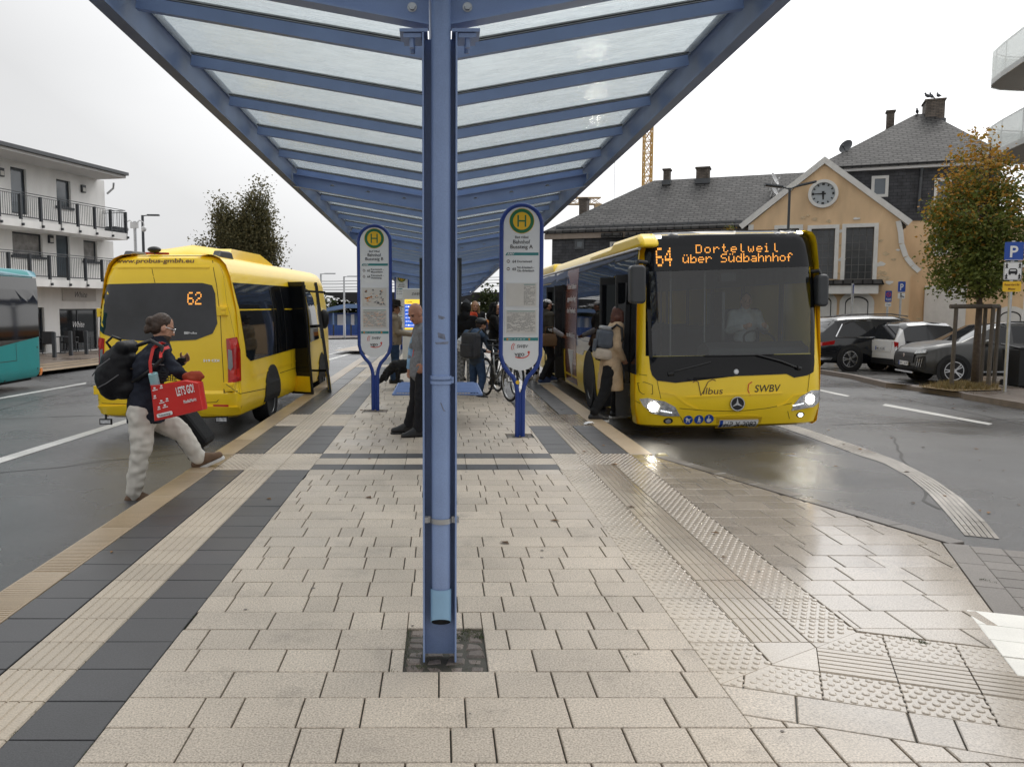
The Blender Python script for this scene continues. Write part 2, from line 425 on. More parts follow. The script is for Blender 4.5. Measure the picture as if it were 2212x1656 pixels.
# ---------------------------------------------------------------- wet ground materials
def wetmat(name, c, dry, wet, var=.12, speck=.2, isl=.06, wetx=None, bump=.15, bs=180, stain=None, wsc=.7, spec=.5, film=0, bd=.006):
    m = bpy.data.materials.new(name); m.use_nodes = True; nt = m.node_tree; N = nt.nodes; L = nt.links; b = N['Principled BSDF']
    g = N.new('ShaderNodeNewGeometry')
    def noise_(scale, det=5, rough=.55):
        n = N.new('ShaderNodeTexNoise'); n.inputs['Scale'].default_value = scale; n.inputs['Detail'].default_value = det; n.inputs['Roughness'].default_value = rough
        L.new(g.outputs['Position'], n.inputs['Vector']); return n.outputs['Fac']
    def rng(sock, a, b_, lo, hi):
        r = N.new('ShaderNodeMapRange'); r.inputs['From Min'].default_value = a; r.inputs['From Max'].default_value = b_
        r.inputs['To Min'].default_value = lo; r.inputs['To Max'].default_value = hi; L.new(sock, r.inputs['Value']); return r.outputs[0]
    def mul(a, b_):
        x = N.new('ShaderNodeMix'); x.data_type = 'RGBA'; x.blend_type = 'MULTIPLY'; x.inputs['Factor'].default_value = 1
        if isinstance(a, tuple): x.inputs['A'].default_value = (*a, 1)
        else: L.new(a, x.inputs['A'])
        L.new(b_, x.inputs['B']); return x.outputs['Result']
    cur = mul(c, rng(noise_(1.1), .3, .7, 1-var, 1+var))
    cur = mul(cur, rng(noise_(130, 3), .32, .68, 1-speck, 1+speck*.7))
    v = N.new('ShaderNodeTexVoronoi'); v.inputs['Scale'].default_value = 95; L.new(g.outputs['Position'], v.inputs['Vector'])
    cur = mul(cur, rng(v.outputs['Distance'], .0, .3, 1-speck*1.3, 1))
    if isl: cur = mul(cur, rng(g.outputs['Random Per Island'], 0, 1, 1-isl, 1+isl))
    if stain: cur = mul(cur, rng(noise_(stain, 6, .7), .55, .72, 1, .72))
    wn = rng(noise_(wsc, 4), .38, .64, 0, 1)
    if wetx:
        sx = N.new('ShaderNodeSeparateXYZ'); L.new(g.outputs['Position'], sx.inputs[0])
        ab = N.new('ShaderNodeMath'); ab.operation = 'MULTIPLY' if film else 'ABSOLUTE'; ab.inputs[1].default_value = 1; L.new(sx.outputs[0], ab.inputs[0])
        wx = rng(ab.outputs[0], wetx[0], wetx[1], 0, 1)
        mn = N.new('ShaderNodeMath'); mn.operation = 'MULTIPLY_ADD'; L.new(wn, mn.inputs[0]); mn.inputs[1].default_value = .35; L.new(wx, mn.inputs[2]); mn.use_clamp = True
        wn = mn.outputs[0]
    L.new(rng(wn, 0, 1, dry, wet), b.inputs['Roughness'])
    cur = mul(cur, rng(wn, 0, 1, 1.0, .80))
    L.new(cur, b.inputs['Base Color']); b.inputs['Specular IOR Level'].default_value = spec
    if film: L.new(rng(wn, .25, 1, 0, film), b.inputs['Coat Weight']); b.inputs['Coat Roughness'].default_value = .11; b.inputs['Coat IOR'].default_value = 1.45
    bp = N.new('ShaderNodeBump'); bp.inputs['Distance'].default_value = bd
    L.new(rng(wn, 0, 1, bump, bump*.45), bp.inputs['Strength']); L.new(noise_(bs, 3), bp.inputs['Height']); L.new(bp.outputs[0], b.inputs['Normal'])
    return m
T_BEIGE = wetmat('beige paving stone', (.485, .415, .335), .55, .21, wetx=(1.0, 1.9), isl=.10, speck=.42, stain=2.5, film=.8)
T_STUD = wetmat('pale tactile stone', (.53, .455, .365), .5, .20, wetx=(1.0, 1.7), isl=.06, speck=.22, film=.8)
T_DARK = wetmat('anthracite paving stone', (.047, .047, .050), .5, .30, wetx=(1.5, 2.6), isl=.14, speck=.3)
T_KERB = wetmat('tan kerb stone', (.43, .325, .21), .55, .3, wetx=(1.8, 2.5), isl=.07, speck=.15)
T_RIB = wetmat('ribbed guide stone', (.47, .395, .305), .55, .20, wetx=(1.1, 1.9), isl=.07, speck=.2, film=.8)
T_WHITE = wetmat('white tactile stone', (.76, .74, .68), .5, .3, isl=.04, speck=.08)
T_JOINT = wetmat('sandy joint', (.055, .05, .036), .8, .5, isl=0, speck=.4)
T_COBBLE = wetmat('grey setts', (.15, .12, .10), .6, .3, isl=.35, speck=.4)
T_GUTTER = wetmat('grey gutter stone', (.15, .133, .118), .45, .2, isl=.2, speck=.25)
ASPH = wetmat('wet asphalt', (.088, .088, .091), .36, .22, isl=0, var=.18, speck=.6, bump=.75, bs=120, wsc=.35, spec=.65, bd=.012)
T_PAVE = wetmat('wet brown pavement', (.17, .135, .11), .45, .2, isl=.1, speck=.3)
T_LOT = wetmat('wet car park paving', (.055, .052, .05), .4, .15, isl=.15, speck=.3)
PAINT_R = wetmat('worn road paint', (.58, .58, .56), .5, .3, isl=0, speck=.25, var=.15)
GUT_W = wetmat('pale concrete tray', (.42, .39, .35), .5, .25, isl=.1, speck=.2)
GRASS_D = mat('dry grass', (.17, .115, .05), .9, var=.35, vs=15)
MOSS = mat('moss', (.045, .06, .015), .9, var=.4, vs=30)

# ---------------------------------------------------------------- ground sheet
def axis_pts():
    xs = [-420, -220, -120, -70, -45, -30, -22, -16, -12] + [x*.5 for x in range(-20, 21)] + [12, 16, 22, 30, 45, 70, 120, 220, 420]
    ys = [-40, -15, -5] + [float(y) for y in range(0, 64, 2)] + [70, 80, 95, 120, 160, 220, 320, 480, 700]
    return xs, ys
xs, ys = axis_pts()
g = MB(); nx = len(xs)
g.add([(x, y, gz(x, y)) for y in ys for x in xs],
      [(j*nx+i, j*nx+i+1, (j+1)*nx+i+1, (j+1)*nx+i) for j in range(len(ys)-1) for i in range(nx-1)])
g.build('ground', ASPH, smooth=True, kind='structure')

def sheet(mb, pts, dz=.004, cut=1.5, m=0):
    """a flat marking draped on the road"""
    panel(mb, pts, lambda x, y, o: V((x, y, gz(x, y)+dz)), 0, cut, m, False)
def ground_poly(uvs, z):
    return [tuple(atZ(u, v, z)[:2]) for u, v in uvs]
rl = MB()
def mark(uvs, z=None):
    p = []
    for u, v in uvs:
        q = atZ(u, v, -.3)
        for _ in range(8): q = atZ(u, v, gz(q.x, q.y))
        p.append((q.x, q.y))
    sheet(rl, p)
mark([(-40, 1001), (-40, 1013), (283, 911), (283, 903)]); mark([(283, 903), (283, 911), (420, 868), (420, 862)])
mark([(-30, 864), (-30, 867), (186, 829), (186, 826)]); mark([(700, 778), (700, 782), (768, 762), (768, 759)])
mark([(1912, 872), (1906, 876), (2136, 918), (2145, 915)]); mark([(1772, 841), (1768, 844), (1830, 857), (1836, 855)])
mark([(690, 770), (690, 772), (768, 752), (768, 750)]); mark([(680, 752), (680, 753.5), (740, 752.5), (740, 751.5)])
ts = MB(); rs = random.Random(12)
for (x0, y0, x1, y1) in ((-9, 6, -3.0, 10.5), (-12, 13.5, -4.9, 14.2), (5.2, 5.6, 12, 10.5), (6.0, 13, 13, 15.5), (4.4, 7.5, 6.4, 12), (-7.5, 9, -8.6, 22), (9, 9, 9.8, 19)):
    P = [(x0+(x1-x0)*i/14+rs.uniform(-.06, .06), y0+(y1-y0)*i/14+rs.uniform(-.06, .06)) for i in range(15)]
    for a_, b_ in zip(P, P[1:]): sheet(ts, strip([a_, b_], rs.uniform(.018, .04)), .003)
ts.build('tar_seam', mat('tar seam', (.022, .022, .023), .35, var=.3, vs=8), kind='structure')
rl.build('road_marking', PAINT_R, kind='structure')
# curved concrete tray between bus bay and carriageway
tr = MB(); up_ = [(1650, 903), (1728, 921.6), (1856, 964), (1945, 997), (2021, 1037), (2078, 1077), (2132, 1130), (2160.6, 1165.5)]
lo_ = [(1610, 908), (1684, 921.6), (1790, 959), (1857, 984), (1906, 999), (1959, 1028), (2003, 1063.5), (2039, 1103.5), (2083, 1157)]
def resample(uv, n):
    P = [atZ(u, v, -.25) for u, v in uv]; d = [0]
    for a, b in zip(P, P[1:]): d.append(d[-1]+(b-a).length)
    o = []
    for i in range(n):
        t = d[-1]*i/(n-1); k = max(j for j in range(len(d)-1) if d[j] <= t+1e-9)
        o.append(P[k].lerp(P[k+1], (t-d[k])/(d[k+1]-d[k])))
    return o
A_, B_ = resample(up_, 40), resample(lo_, 40)
for k in range(6):
    f0, f1 = k/6+.012, (k+1)/6-.012
    for i in range(39):
        q = [A_[i].lerp(B_[i], f0), A_[i].lerp(B_[i], f1), A_[i+1].lerp(B_[i+1], f1), A_[i+1].lerp(B_[i+1], f0)]
        if i % 3 == 2: q[2] = q[2].lerp(q[1], .03); q[3] = q[3].lerp(q[0], .03)
        tr.add([V((p.x, p.y, gz(p.x, p.y)+.006)) for p in q], [(0, 1, 2, 3)], 0)
tr.build('drainage_tray', GUT_W, kind='structure')

# ---------------------------------------------------------------- platform
def clip(poly, planes):
    for (a, b, c) in planes:              # keep a*x+b*y<=c
        out = []
        for i in range(len(poly)):
            p, q = poly[i], poly[(i+1) % len(poly)]
            dp, dq = a*p[0]+b*p[1]-c, a*q[0]+b*q[1]-c
            if dp <= 0: out.append(p)
            if dp*dq < 0:
                t = dp/(dp-dq); out.append((p[0]+(q[0]-p[0])*t, p[1]+(q[1]-p[1])*t))
        poly = out
        if len(poly) < 3: return []
    return poly
def area(p): return sum(p[i][0]*p[(i+1) % len(p)][1]-p[(i+1) % len(p)][0]*p[i][1] for i in range(len(p)))/2
def tile(mb, poly, z=0.0, bev=.004, m=0):
    a = area(poly)
    if abs(a) < .0012: return
    if a < 0: poly = poly[::-1]
    z += rnd.uniform(-.0012, .0012); k = len(poly)
    cx = sum(p[0] for p in poly)/k; cy = sum(p[1] for p in poly)/k
    tx, ty = rnd.uniform(-.004, .004), rnd.uniform(-.004, .004)
    hh = lambda x, y, d: (x, y, z+d+tx*(x-cx)+ty*(y-cy))
    ins = []
    for x, y in poly:
        d = math.hypot(x-cx, y-cy) or 1; ins.append((x-(x-cx)/d*bev*1.3, y-(y-cy)/d*bev*1.3))
    r0 = [hh(x, y, -.025) for x, y in poly]; r1 = [hh(x, y, -bev*.8) for x, y in poly]; r2 = [hh(x, y, 0) for x, y in ins]
    mb.loft([r0, r1, r2], False, True, m)
def field(mb, planes, x0, x1, y0, y1, pitch=.243, gx=.007, gy=.0045, T=None, z=0.0, seed=1, bev=.004, holes=()):
    """multi-format slabs in rows; T turns row coordinates to x, y"""
    rn = random.Random(seed); y = y0
    T = T or (lambda x, y: (x, y))
    while y < y1-.02:
        x = x0-rn.uniform(0, .38)
        while x < x1:
            wd = rn.choice((.396, .396, .238, .238, .238, .157, .157))
            q = [(x+gx/2, y+gy/2), (x+wd-gx/2, y+gy/2), (x+wd-gx/2, y+pitch-gy/2), (x+gx/2, y+pitch-gy/2)]
            polys = [[T(*p) for p in q]]
            for (hx0, hx1, hy0, hy1) in holes:
                nw = []
                for p in polys:
                    xs_ = [c[0] for c in p]; ys_ = [c[1] for c in p]
                    if max(xs_) < hx0 or min(xs_) > hx1 or max(ys_) < hy0 or min(ys_) > hy1: nw.append(p); continue
                    nw.append(clip(p, [(1, 0, hx0-.004)])); nw.append(clip(p, [(-1, 0, -hx1-.004)]))
                    mid = clip(p, [(-1, 0, -hx0), (1, 0, hx1)])
                    nw.append(clip(mid, [(0, 1, hy0-.004)]) if mid else []); nw.append(clip(mid, [(0, -1, -hy1-.004)]) if mid else [])
                polys = [p for p in nw if len(p) > 2]
            for p in polys:
                p = clip(p, planes)
                if p: tile(mb, p, z, bev)
            x += wd
        y += pitch
PATCH = [(-.155, .205, 3.53, 4.02), (.80, 1.12, 10.02, 10.36), (-1.13, -.78, 12.5, 12.8)]
XL, XR = -1.237, 1.155
Y_B0, Y_B1 = 8.05, 8.95
bn = V((.358, .934)); bd = V((.934, -.358))
off = lambda p: p[0]*bn.x+p[1]*bn.y
pv = MB()
field(pv, [(-1, 0, -XL), (1, 0, XR)], XL, XR, 3.527, Y_B0, pitch=(Y_B0-3.527)/19, seed=3, holes=PATCH)
field(pv, [(-1, 0, -1.155), (bn.x, bn.y, 3.343)], XL, 1.6, 3.04, 3.527, pitch=.2435, seed=4)
field(pv, [(-1, 0, -XL), (1, 0, 1.155)], XL, 1.6, 3.04, 3.527, pitch=.2435, seed=4, holes=PATCH)
field(pv, [(-1, 0, -XL), (bn.x, bn.y, 3.343)], XL, 3.2, 1.336, 3.04, pitch=.2434, seed=5)
field(pv, [(-1, 0, -XL), (1, 0, XR)], XL, XR, Y_B1, 30, pitch=.243, seed=6, holes=PATCH, bev=.003)
field(pv, [(-1, 0, -XL), (1, 0, XR)], XL, XR, 30.0, 46.5, pitch=.243, seed=16, bev=.003)
# right-hand field out to the curved kerb, and the turned row beside the turned tactile strip
EDGE = [(2.2, 8.8), (3.31, 5.54), (2.81, 4.23)]
def plane_of(a, b):   # keep the side left of a->b in the sense of smaller x going down
    dx, dy = b[0]-a[0], b[1]-a[1]; n = (-dy, dx); l = math.hypot(*n); n = (n[0]/l, n[1]/l)
    return (n[0], n[1], n[0]*a[0]+n[1]*a[1])
pe1, pe2 = plane_of(EDGE[0], EDGE[1]), plane_of(EDGE[1], EDGE[2])
field(pv, [(-1, 0, -2.003), pe1, pe2, (-bn.x, -bn.y, -4.44)], 2.0, 3.5, 3.77, 9.3, pitch=.2435, seed=7)
TB = lambda s, t: (bd.x*s+bn.x*t, bd.y*s+bn.y*t)
field(pv, [(-1, 0, -1.158)], -.4, 3.0, 3.352, 3.59, pitch=.243, T=TB, z=-.002, seed=8)
pv.build('platform_paving', T_BEIGE, kind='structure')
base = MB(); base.prism([(-2.38, .6), (3.4, .6), (3.2, 4.1), (2.79, 4.22), (3.28, 5.54), (2.19, 8.85), (2.19, 46.6), (-2.38, 46.6)], (0, 0, 0), (1, 0, 0), (0, 1, 0), -.5, -.0135)
base.build('platform', T_JOINT, kind='structure')

def ribbed(mb, x0, x1, y0, y1, T=None, across=False, z=0.0, n=6):
    """one guide slab with its ribs running along (or across) the platform"""
    T = T or (lambda a, b: (a, b)); g_ = .003
    x0 += g_; x1 -= g_; y0 += g_; y1 -= g_
    prof = []; wd = (y1-y0 if across else x1-x0); lo = y0 if across else x0
    for i in range(n):
        a = lo+wd*i/n; s_ = wd/n
        prof += [(a+s_*.06, -.005), (a+s_*.14, 0), (a+s_*.86, 0), (a+s_*.94, -.005)]
    prof = [(lo, -.005)]+prof+[(lo+wd, -.005)]
    prof = [(lo, -.025)]+prof+[(lo+wd, -.025)]
    e0, e1 = (x0, x1) if across else (y0, y1); dz = rnd.uniform(-.001, .001)+z
    def P(a, h, e):
        xy = T(e, a) if across else T(a, e); return (xy[0], xy[1], h+dz)
    mb.loft([[P(a, h, e0) for a, h in prof], [P(a, h, e1) for a, h in prof]], True, True)
def studded(mb, x0, x1, y0, y1, T=None, planes=(), n=6, z=0.0, r=.0165):
    T = T or (lambda a, b: (a, b)); g_ = .003
    p = clip([T(x0+g_, y0+g_), T(x1-g_, y0+g_), T(x1-g_, y1-g_), T(x0+g_, y1-g_)], list(planes))
    if not p: return
    tile(mb, p, z-.003, .003)
    for i in range(n):
        for j in range(n):
            cx = x0+(x1-x0)*(i+.5+(.25 if j % 2 else -.25))/n; cy = y0+(y1-y0)*(j+.5)/n
            q = T(cx, cy)
            if any(a*q[0]+b*q[1] > c-.02 for a, b, c in planes): continue
            k = 8; rings = []
            for rr, h in ((r, -.005), (r*.9, -.0008), (r*.6, .0012)):
                rings.append([(q[0]+rr*cos(2*pi*u/k), q[1]+rr*sin(2*pi*u/k), h+z) for u in range(k)])
            mb.loft(rings, False, True)
dk, rb, st = MB(), MB(), MB()
LC = [-2.16, -1.86, -1.553, XL]                 # left columns: dark, ribbed, dark
RC = [XR, 1.447, 1.72, 2.0]
XSLAB = [2.98, 3.28]
def bands(y): return (8.05 <= y < 8.94)
nrow = 0; y = 1.3 - .0
y = 8.05-.3*24
while y < 46.4:
    y1 = y+.3; near = y < 14; c = y+.15
    b1 = 8.05 <= c < 8.95
    b2 = 11.2 <= c < 12.4 or (22 <= c < 22.9)
    # left
    for (a, b_) in ((LC[0], LC[1]), (LC[2], LC[3])):
        if b1 or b2: studded(st, a, b_, y, y1, n=6 if near else 4)
        else: tile(dk, [(a+.003, y+.003), (b_-.003, y+.003), (b_-.003, y1-.003), (a+.003, y1-.003)], 0, .003)
    if b1: studded(st, LC[1], LC[2], y, y1, n=6)
    else: ribbed(rb, LC[1], LC[2], y, y1)
    # right
    if c > 8.95:
        for (a, b_) in ((RC[0], RC[1]), (RC[2], RC[3])):
            if b2: ribbed(rb, a, b_, y, y1, across=False)
            else: tile(dk, [(a+.003, y+.003), (b_-.003, y+.003), (b_-.003, y1-.003), (a+.003, y1-.003)], 0, .003)
        ribbed(rb, RC[1], RC[2], y, y1)
    else:
        pd = plane_of((2.0, 3.98), (1.155, 3.41))
        pd = (-pd[0], -pd[1], -pd[2]) if pd[0]*1.2+pd[1]*6 > pd[2] else pd
        if c > 3.3:
            studded(st, RC[0], RC[1], y, y1, planes=[pd]); studded(st, RC[2], RC[3], y, y1, planes=[pd])
            if c > 4.0 and c < 8.3: ribbed(rb, RC[1], RC[2], y, y1)
            elif c >= 8.3: studded(st, RC[1], RC[2], y, y1)
            else:
                tile(st, clip([(RC[1]+.003, y+.003), (RC[2]-.003, y+.003), (RC[2]-.003, y1-.003), (RC[1]+.003, y1-.003)], [pd]), 0, .003) if clip([(RC[1], y), (RC[2], y), (RC[2], y1), (RC[1], y1)], [pd]) else None
    y = y1
pn = (-pd[0], -pd[1], -pd[2])
for i in range(9):                              # the strip turned towards the crossing
    s0 = 2.62-3.598*0+(-2.7)+.3*i + .0
    s0 = -.35+.3*i
    for k in range(3):
        t0 = 3.60+.278*k
        q = [TB(s0, t0), TB(s0+.3, t0), TB(s0+.3, t0+.278), TB(s0, t0+.278)]
        if all(pn[0]*p[0]+pn[1]*p[1] > pn[2] for p in q): continue
        if k != 1: studded(st, s0, s0+.3, t0, t0+.278, T=TB, planes=[pn], z=-.0015)
        elif all(pn[0]*p[0]+pn[1]*p[1] <= pn[2]+.05 for p in q): ribbed(rb, s0, s0+.3, t0, t0+.278, T=TB, across=True, z=-.0015, n=6)
        else: tile(st, clip(q, [pn]), -.003, .003)
# the cross band in the middle field: black, white, black
for k, x in enumerate([XL+.2991*i for i in range(8)]):
    for (a, b_, mbx) in ((Y_B0, Y_B0+.28, dk), (Y_B1-.28, Y_B1, dk)):
        tile(mbx, [(x+.002, a+.003), (x+.297, a+.003), (x+.297, b_-.003), (x+.002, b_-.003)], 0, .003)
    ribbed(st, x, x+.299, Y_B0+.28, Y_B1-.28, across=True, n=7)
dk.build('dark_paving', T_DARK, kind='structure'); rb.build('ribbed_guide_paving', T_RIB, kind='structure'); st.build('studded_paving', T_STUD, kind='structure')
wt = MB()
for i in range(2):
    for j in range(4):
        a = V((2.70, 4.27))+V((.46, -.18))*i+V((-.12, -.36))*j*.55
        tile(wt, [tuple(a+V(d)) for d in ((0, 0), (.45, -.17), (.45-.065, -.17-.19), (-.065, -.19))], .002, .003)
wt.build('white_paving', T_WHITE, kind='structure')
# kerbs: one-metre stones with a fine ribbed top
kb = MB()
def kerbstone(mb, x0, x1, y0, y1, zb=-.42):
    tile(mb, [(x0+.002, y0+.003), (x1-.002, y0+.003), (x1-.002, y1-.003), (x0+.002, y1-.003)], .001, .005)
    mb.box(x0+.004, x1-.004, y0+.004, y1-.004, zb, -.02)
y = .9
while y < 46.4:
    kerbstone(kb, -2.40, -2.16, y, y+1)
    for i in range(32 if y < 9 else 0):
        kb.box(-2.385, -2.175, y+.015+i*.0305, y+.031+i*.0305, -.002, .0026)
    if y > 8.8: kerbstone(kb, 2.0, 2.24, y, y+1)
    y += 1
kb.build('kerb', T_KERB, kind='structure')
gt = MB()                                       # flush grey edging and setts along the curve
def along(pts, w0, w1, step, mb, z0, z1, gap=.006):
    for a, b in zip(pts, pts[1:]):
        a, b = V(a), V(b); l = (b-a).length; n = max(1, round(l/step)); d = (b-a)/n; o = V((-d.y, d.x)).normalized()
        if o.x < 0: o = -o
        for i in range(n):
            p = a+d*i; q = p+d*(1-gap/step)
            poly = [tuple(p+o*w0), tuple(q+o*w0), tuple(q+o*w1), tuple(p+o*w1)]
            if area(poly) < 0: poly = poly[::-1]
            tile(mb, poly, z1, .005)
            mb.prism(poly, (0, 0, 0), (1, 0, 0), (0, 1, 0), z0, z1-.02)
along([(2.24, 8.8), (3.36, 5.52)], .0, .13, .5, gt, -.4, -.004); along([(3.318, 5.535), (2.818, 4.225)], .0, .15, .5, gt, -.4, -.004)
along([(2.42, 8.8), (3.56, 5.50)], .0, .16, .17, gt, -.4, -.10); along([(3.463, 5.480), (2.963, 4.170)], .0, .18, .17, gt, -.4, -.010)
along([(3.636, 5.414), (3.136, 4.104)], .0, .18, .17, gt, -.4, -.014); along([(3.809, 5.348), (3.309, 4.038)], .0, .18, .17, gt, -.4, -.018)
along([(3.981, 5.282), (3.481, 3.972)], .0, .18, .17, gt, -.4, -.022); along([(4.154, 5.216), (3.654, 3.906)], .0, .18, .17, gt, -.4, -.026)
fl_ = MB(); fl_.prism([(2.24, 9.0), (3.36, 5.52), (2.75, 4.0), (4.1, 3.6), (4.6, 5.2), (3.75, 5.5), (2.55, 9.0)], (0, 0, 0), (1, 0, 0), (0, 1, 0), -.45, -.125); fl_.build('gutter_bed', T_JOINT, kind='structure')
gt.build('kerb_edging', T_GUTTER, kind='structure')
cb = MB()
for (x0, x1, y0, y1) in PATCH:
    nx = max(3, round((x1-x0)/.085)); ny = max(3, round((y1-y0)/.085))
    for j in range(ny):
        for i in range(nx):
            ax, ay = x0+(x1-x0)*i/nx, y0+(y1-y0)*j/ny; bx, by = ax+(x1-x0)/nx, ay+(y1-y0)/ny; jt = lambda: rnd.uniform(-.002, .020)
            tile(cb, [(ax+jt(), ay+jt()), (bx-jt(), ay+jt()), (bx-jt(), by-jt()), (ax+jt(), by-jt())], -.006+rnd.uniform(-.007, .005), .012)
cb.build('cobble_patch', T_COBBLE, kind='structure')
ms = MB()                                       # moss and weeds in joints and round the post
def tuft(x, y, n, s, z=-.006):
    for i in range(n):
        a = rnd.uniform(0, 2*pi); h = rnd.uniform(.4, 1)*s; dx, dy = cos(a), sin(a); px, py = x+rnd.gauss(0, s*.6), y+rnd.gauss(0, s*.6)
        ms.add([(px-dy*.0015, py+dx*.0015, z), (px+dy*.0015, py-dx*.0015, z), (px+dx*h*.6, py+dy*h*.6, z+h*.8)], [(0, 1, 2)])
for i in range(26): tuft(.13+rnd.uniform(-.05, .07), 3.94+rnd.uniform(-.06, .07), 14, .016)
for i in range(60): tuft(rnd.uniform(-.15, .2), rnd.uniform(3.54, 4.0), 5, .009, -.012)
for i in range(14): tuft(-.15, 3.6+i*.03, 8, .02)
for (u, v, n) in ((600, 1563, 25), (840, 1450, 30), (1357, 1415, 20), (1990, 1385, 60), (2010, 1300, 40), (905, 1440, 25), (1960, 1375, 50), (2025, 1250, 40), (2130, 1253, 30), (940, 1560, 0)):
    p = atZ(u, v, 0)
    for i in range(5): tuft(p.x+rnd.gauss(0, .02), p.y+rnd.gauss(0, .02), n//3, .016)
for k in range(70):
    y = rnd.uniform(2.2, 4.2); tuft(XL-.0, y, 6, .010)
for k in range(50):
    y = rnd.uniform(2.2, 4.0); tuft(-1.553, y, 5, .008)
tag(ms.build('moss', MOSS), None, None, None, 'stuff')
lt = MB()                                       # chewing-gum spots, flattened litter
for i in range(34):
    x, y = rnd.uniform(-1.1, 1.9), rnd.uniform(1.9, 9)
    r_ = rnd.uniform(.005, .014); lt.add([(x+r_*cos(a)*rnd.uniform(.7, 1.2), y+r_*sin(a)*rnd.uniform(.7, 1.2), .0022) for a in [k*pi/5 for k in range(10)]], [tuple(range(10))])
tag(lt.build('gum_spots', mat('old gum', (.17, .15, .135), .8)), None, None, None, 'stuff')
lv = MB(); rl_ = random.Random(77)
for i in range(190):
    if i < 60: x, y, z = rl_.uniform(-2.1, 3.0), rl_.uniform(4.5, 30), .004
    elif i < 130: x, y = rl_.uniform(9.5, 16), rl_.uniform(15.5, 21.5); z = gz(x, y)+.012
    else: x, y = rl_.uniform(2.8, 8), rl_.uniform(4.5, 14); z = gz(x, y)+.008
    if i < 60 and x > 1.9 and y > 5: continue
    a = rl_.uniform(0, 6.3); s_ = rl_.uniform(.018, .04); d = V((cos(a), sin(a), 0)); n_ = V((-d.y, d.x, 0)); c = V((x, y, z))
    lv.add([c-d*s_, c+n_*s_*.6+V((0, 0, s_*.3)), c+d*s_*1.2, c-n_*s_*.6+V((0, 0, s_*.2))], [(0, 1, 2), (0, 2, 3)])
tag(lv.build('fallen_leaves', mat('brown fallen leaf', (.16, .075, .02), .7, isl=.6)), kind='stuff')
p = atZ(1272, 917, 0)
tis = MB(p); rn = random.Random(3)
tis.add([(p.x+i*.022-.06+rn.uniform(-.008, .008), p.y+j*.025+rn.uniform(-.01, .01), .004+rn.uniform(.0, .035)*(1 if 0 < i < 6 else .3)) for j in range(4) for i in range(7)],
        [(j*7+i, j*7+i+1, (j+1)*7+i+1, (j+1)*7+i) for j in range(3) for i in range(6)])
tag(tis.build('tissue', mat('white tissue', (.8, .8, .8), .9), smooth=True), 'crumpled white tissue lying on the paving beside the right stop sign', 'litter')
p = atZ(1430, 985, -.2)
rf = MB(p); rf.loft([[(p.x-.07*k+.0, p.y-.05*k, p.z), (p.x+.07*k, p.y-.05*k, p.z), (p.x+.07*k, p.y+.05*k, p.z), (p.x-.07*k, p.y+.05*k, p.z)] if k == 1 else [(p.x-.045, p.y-.03, p.z+.03), (p.x+.045, p.y-.03, p.z+.03), (p.x+.045, p.y+.03, p.z+.03), (p.x-.045, p.y+.03, p.z+.03)] for k in (1, 2)])
tag(rf.build('road_stud', mat('cream reflector', (.7, .6, .35), .3)), 'small cream reflector stud in the gutter just ahead of the big bus', 'road stud')
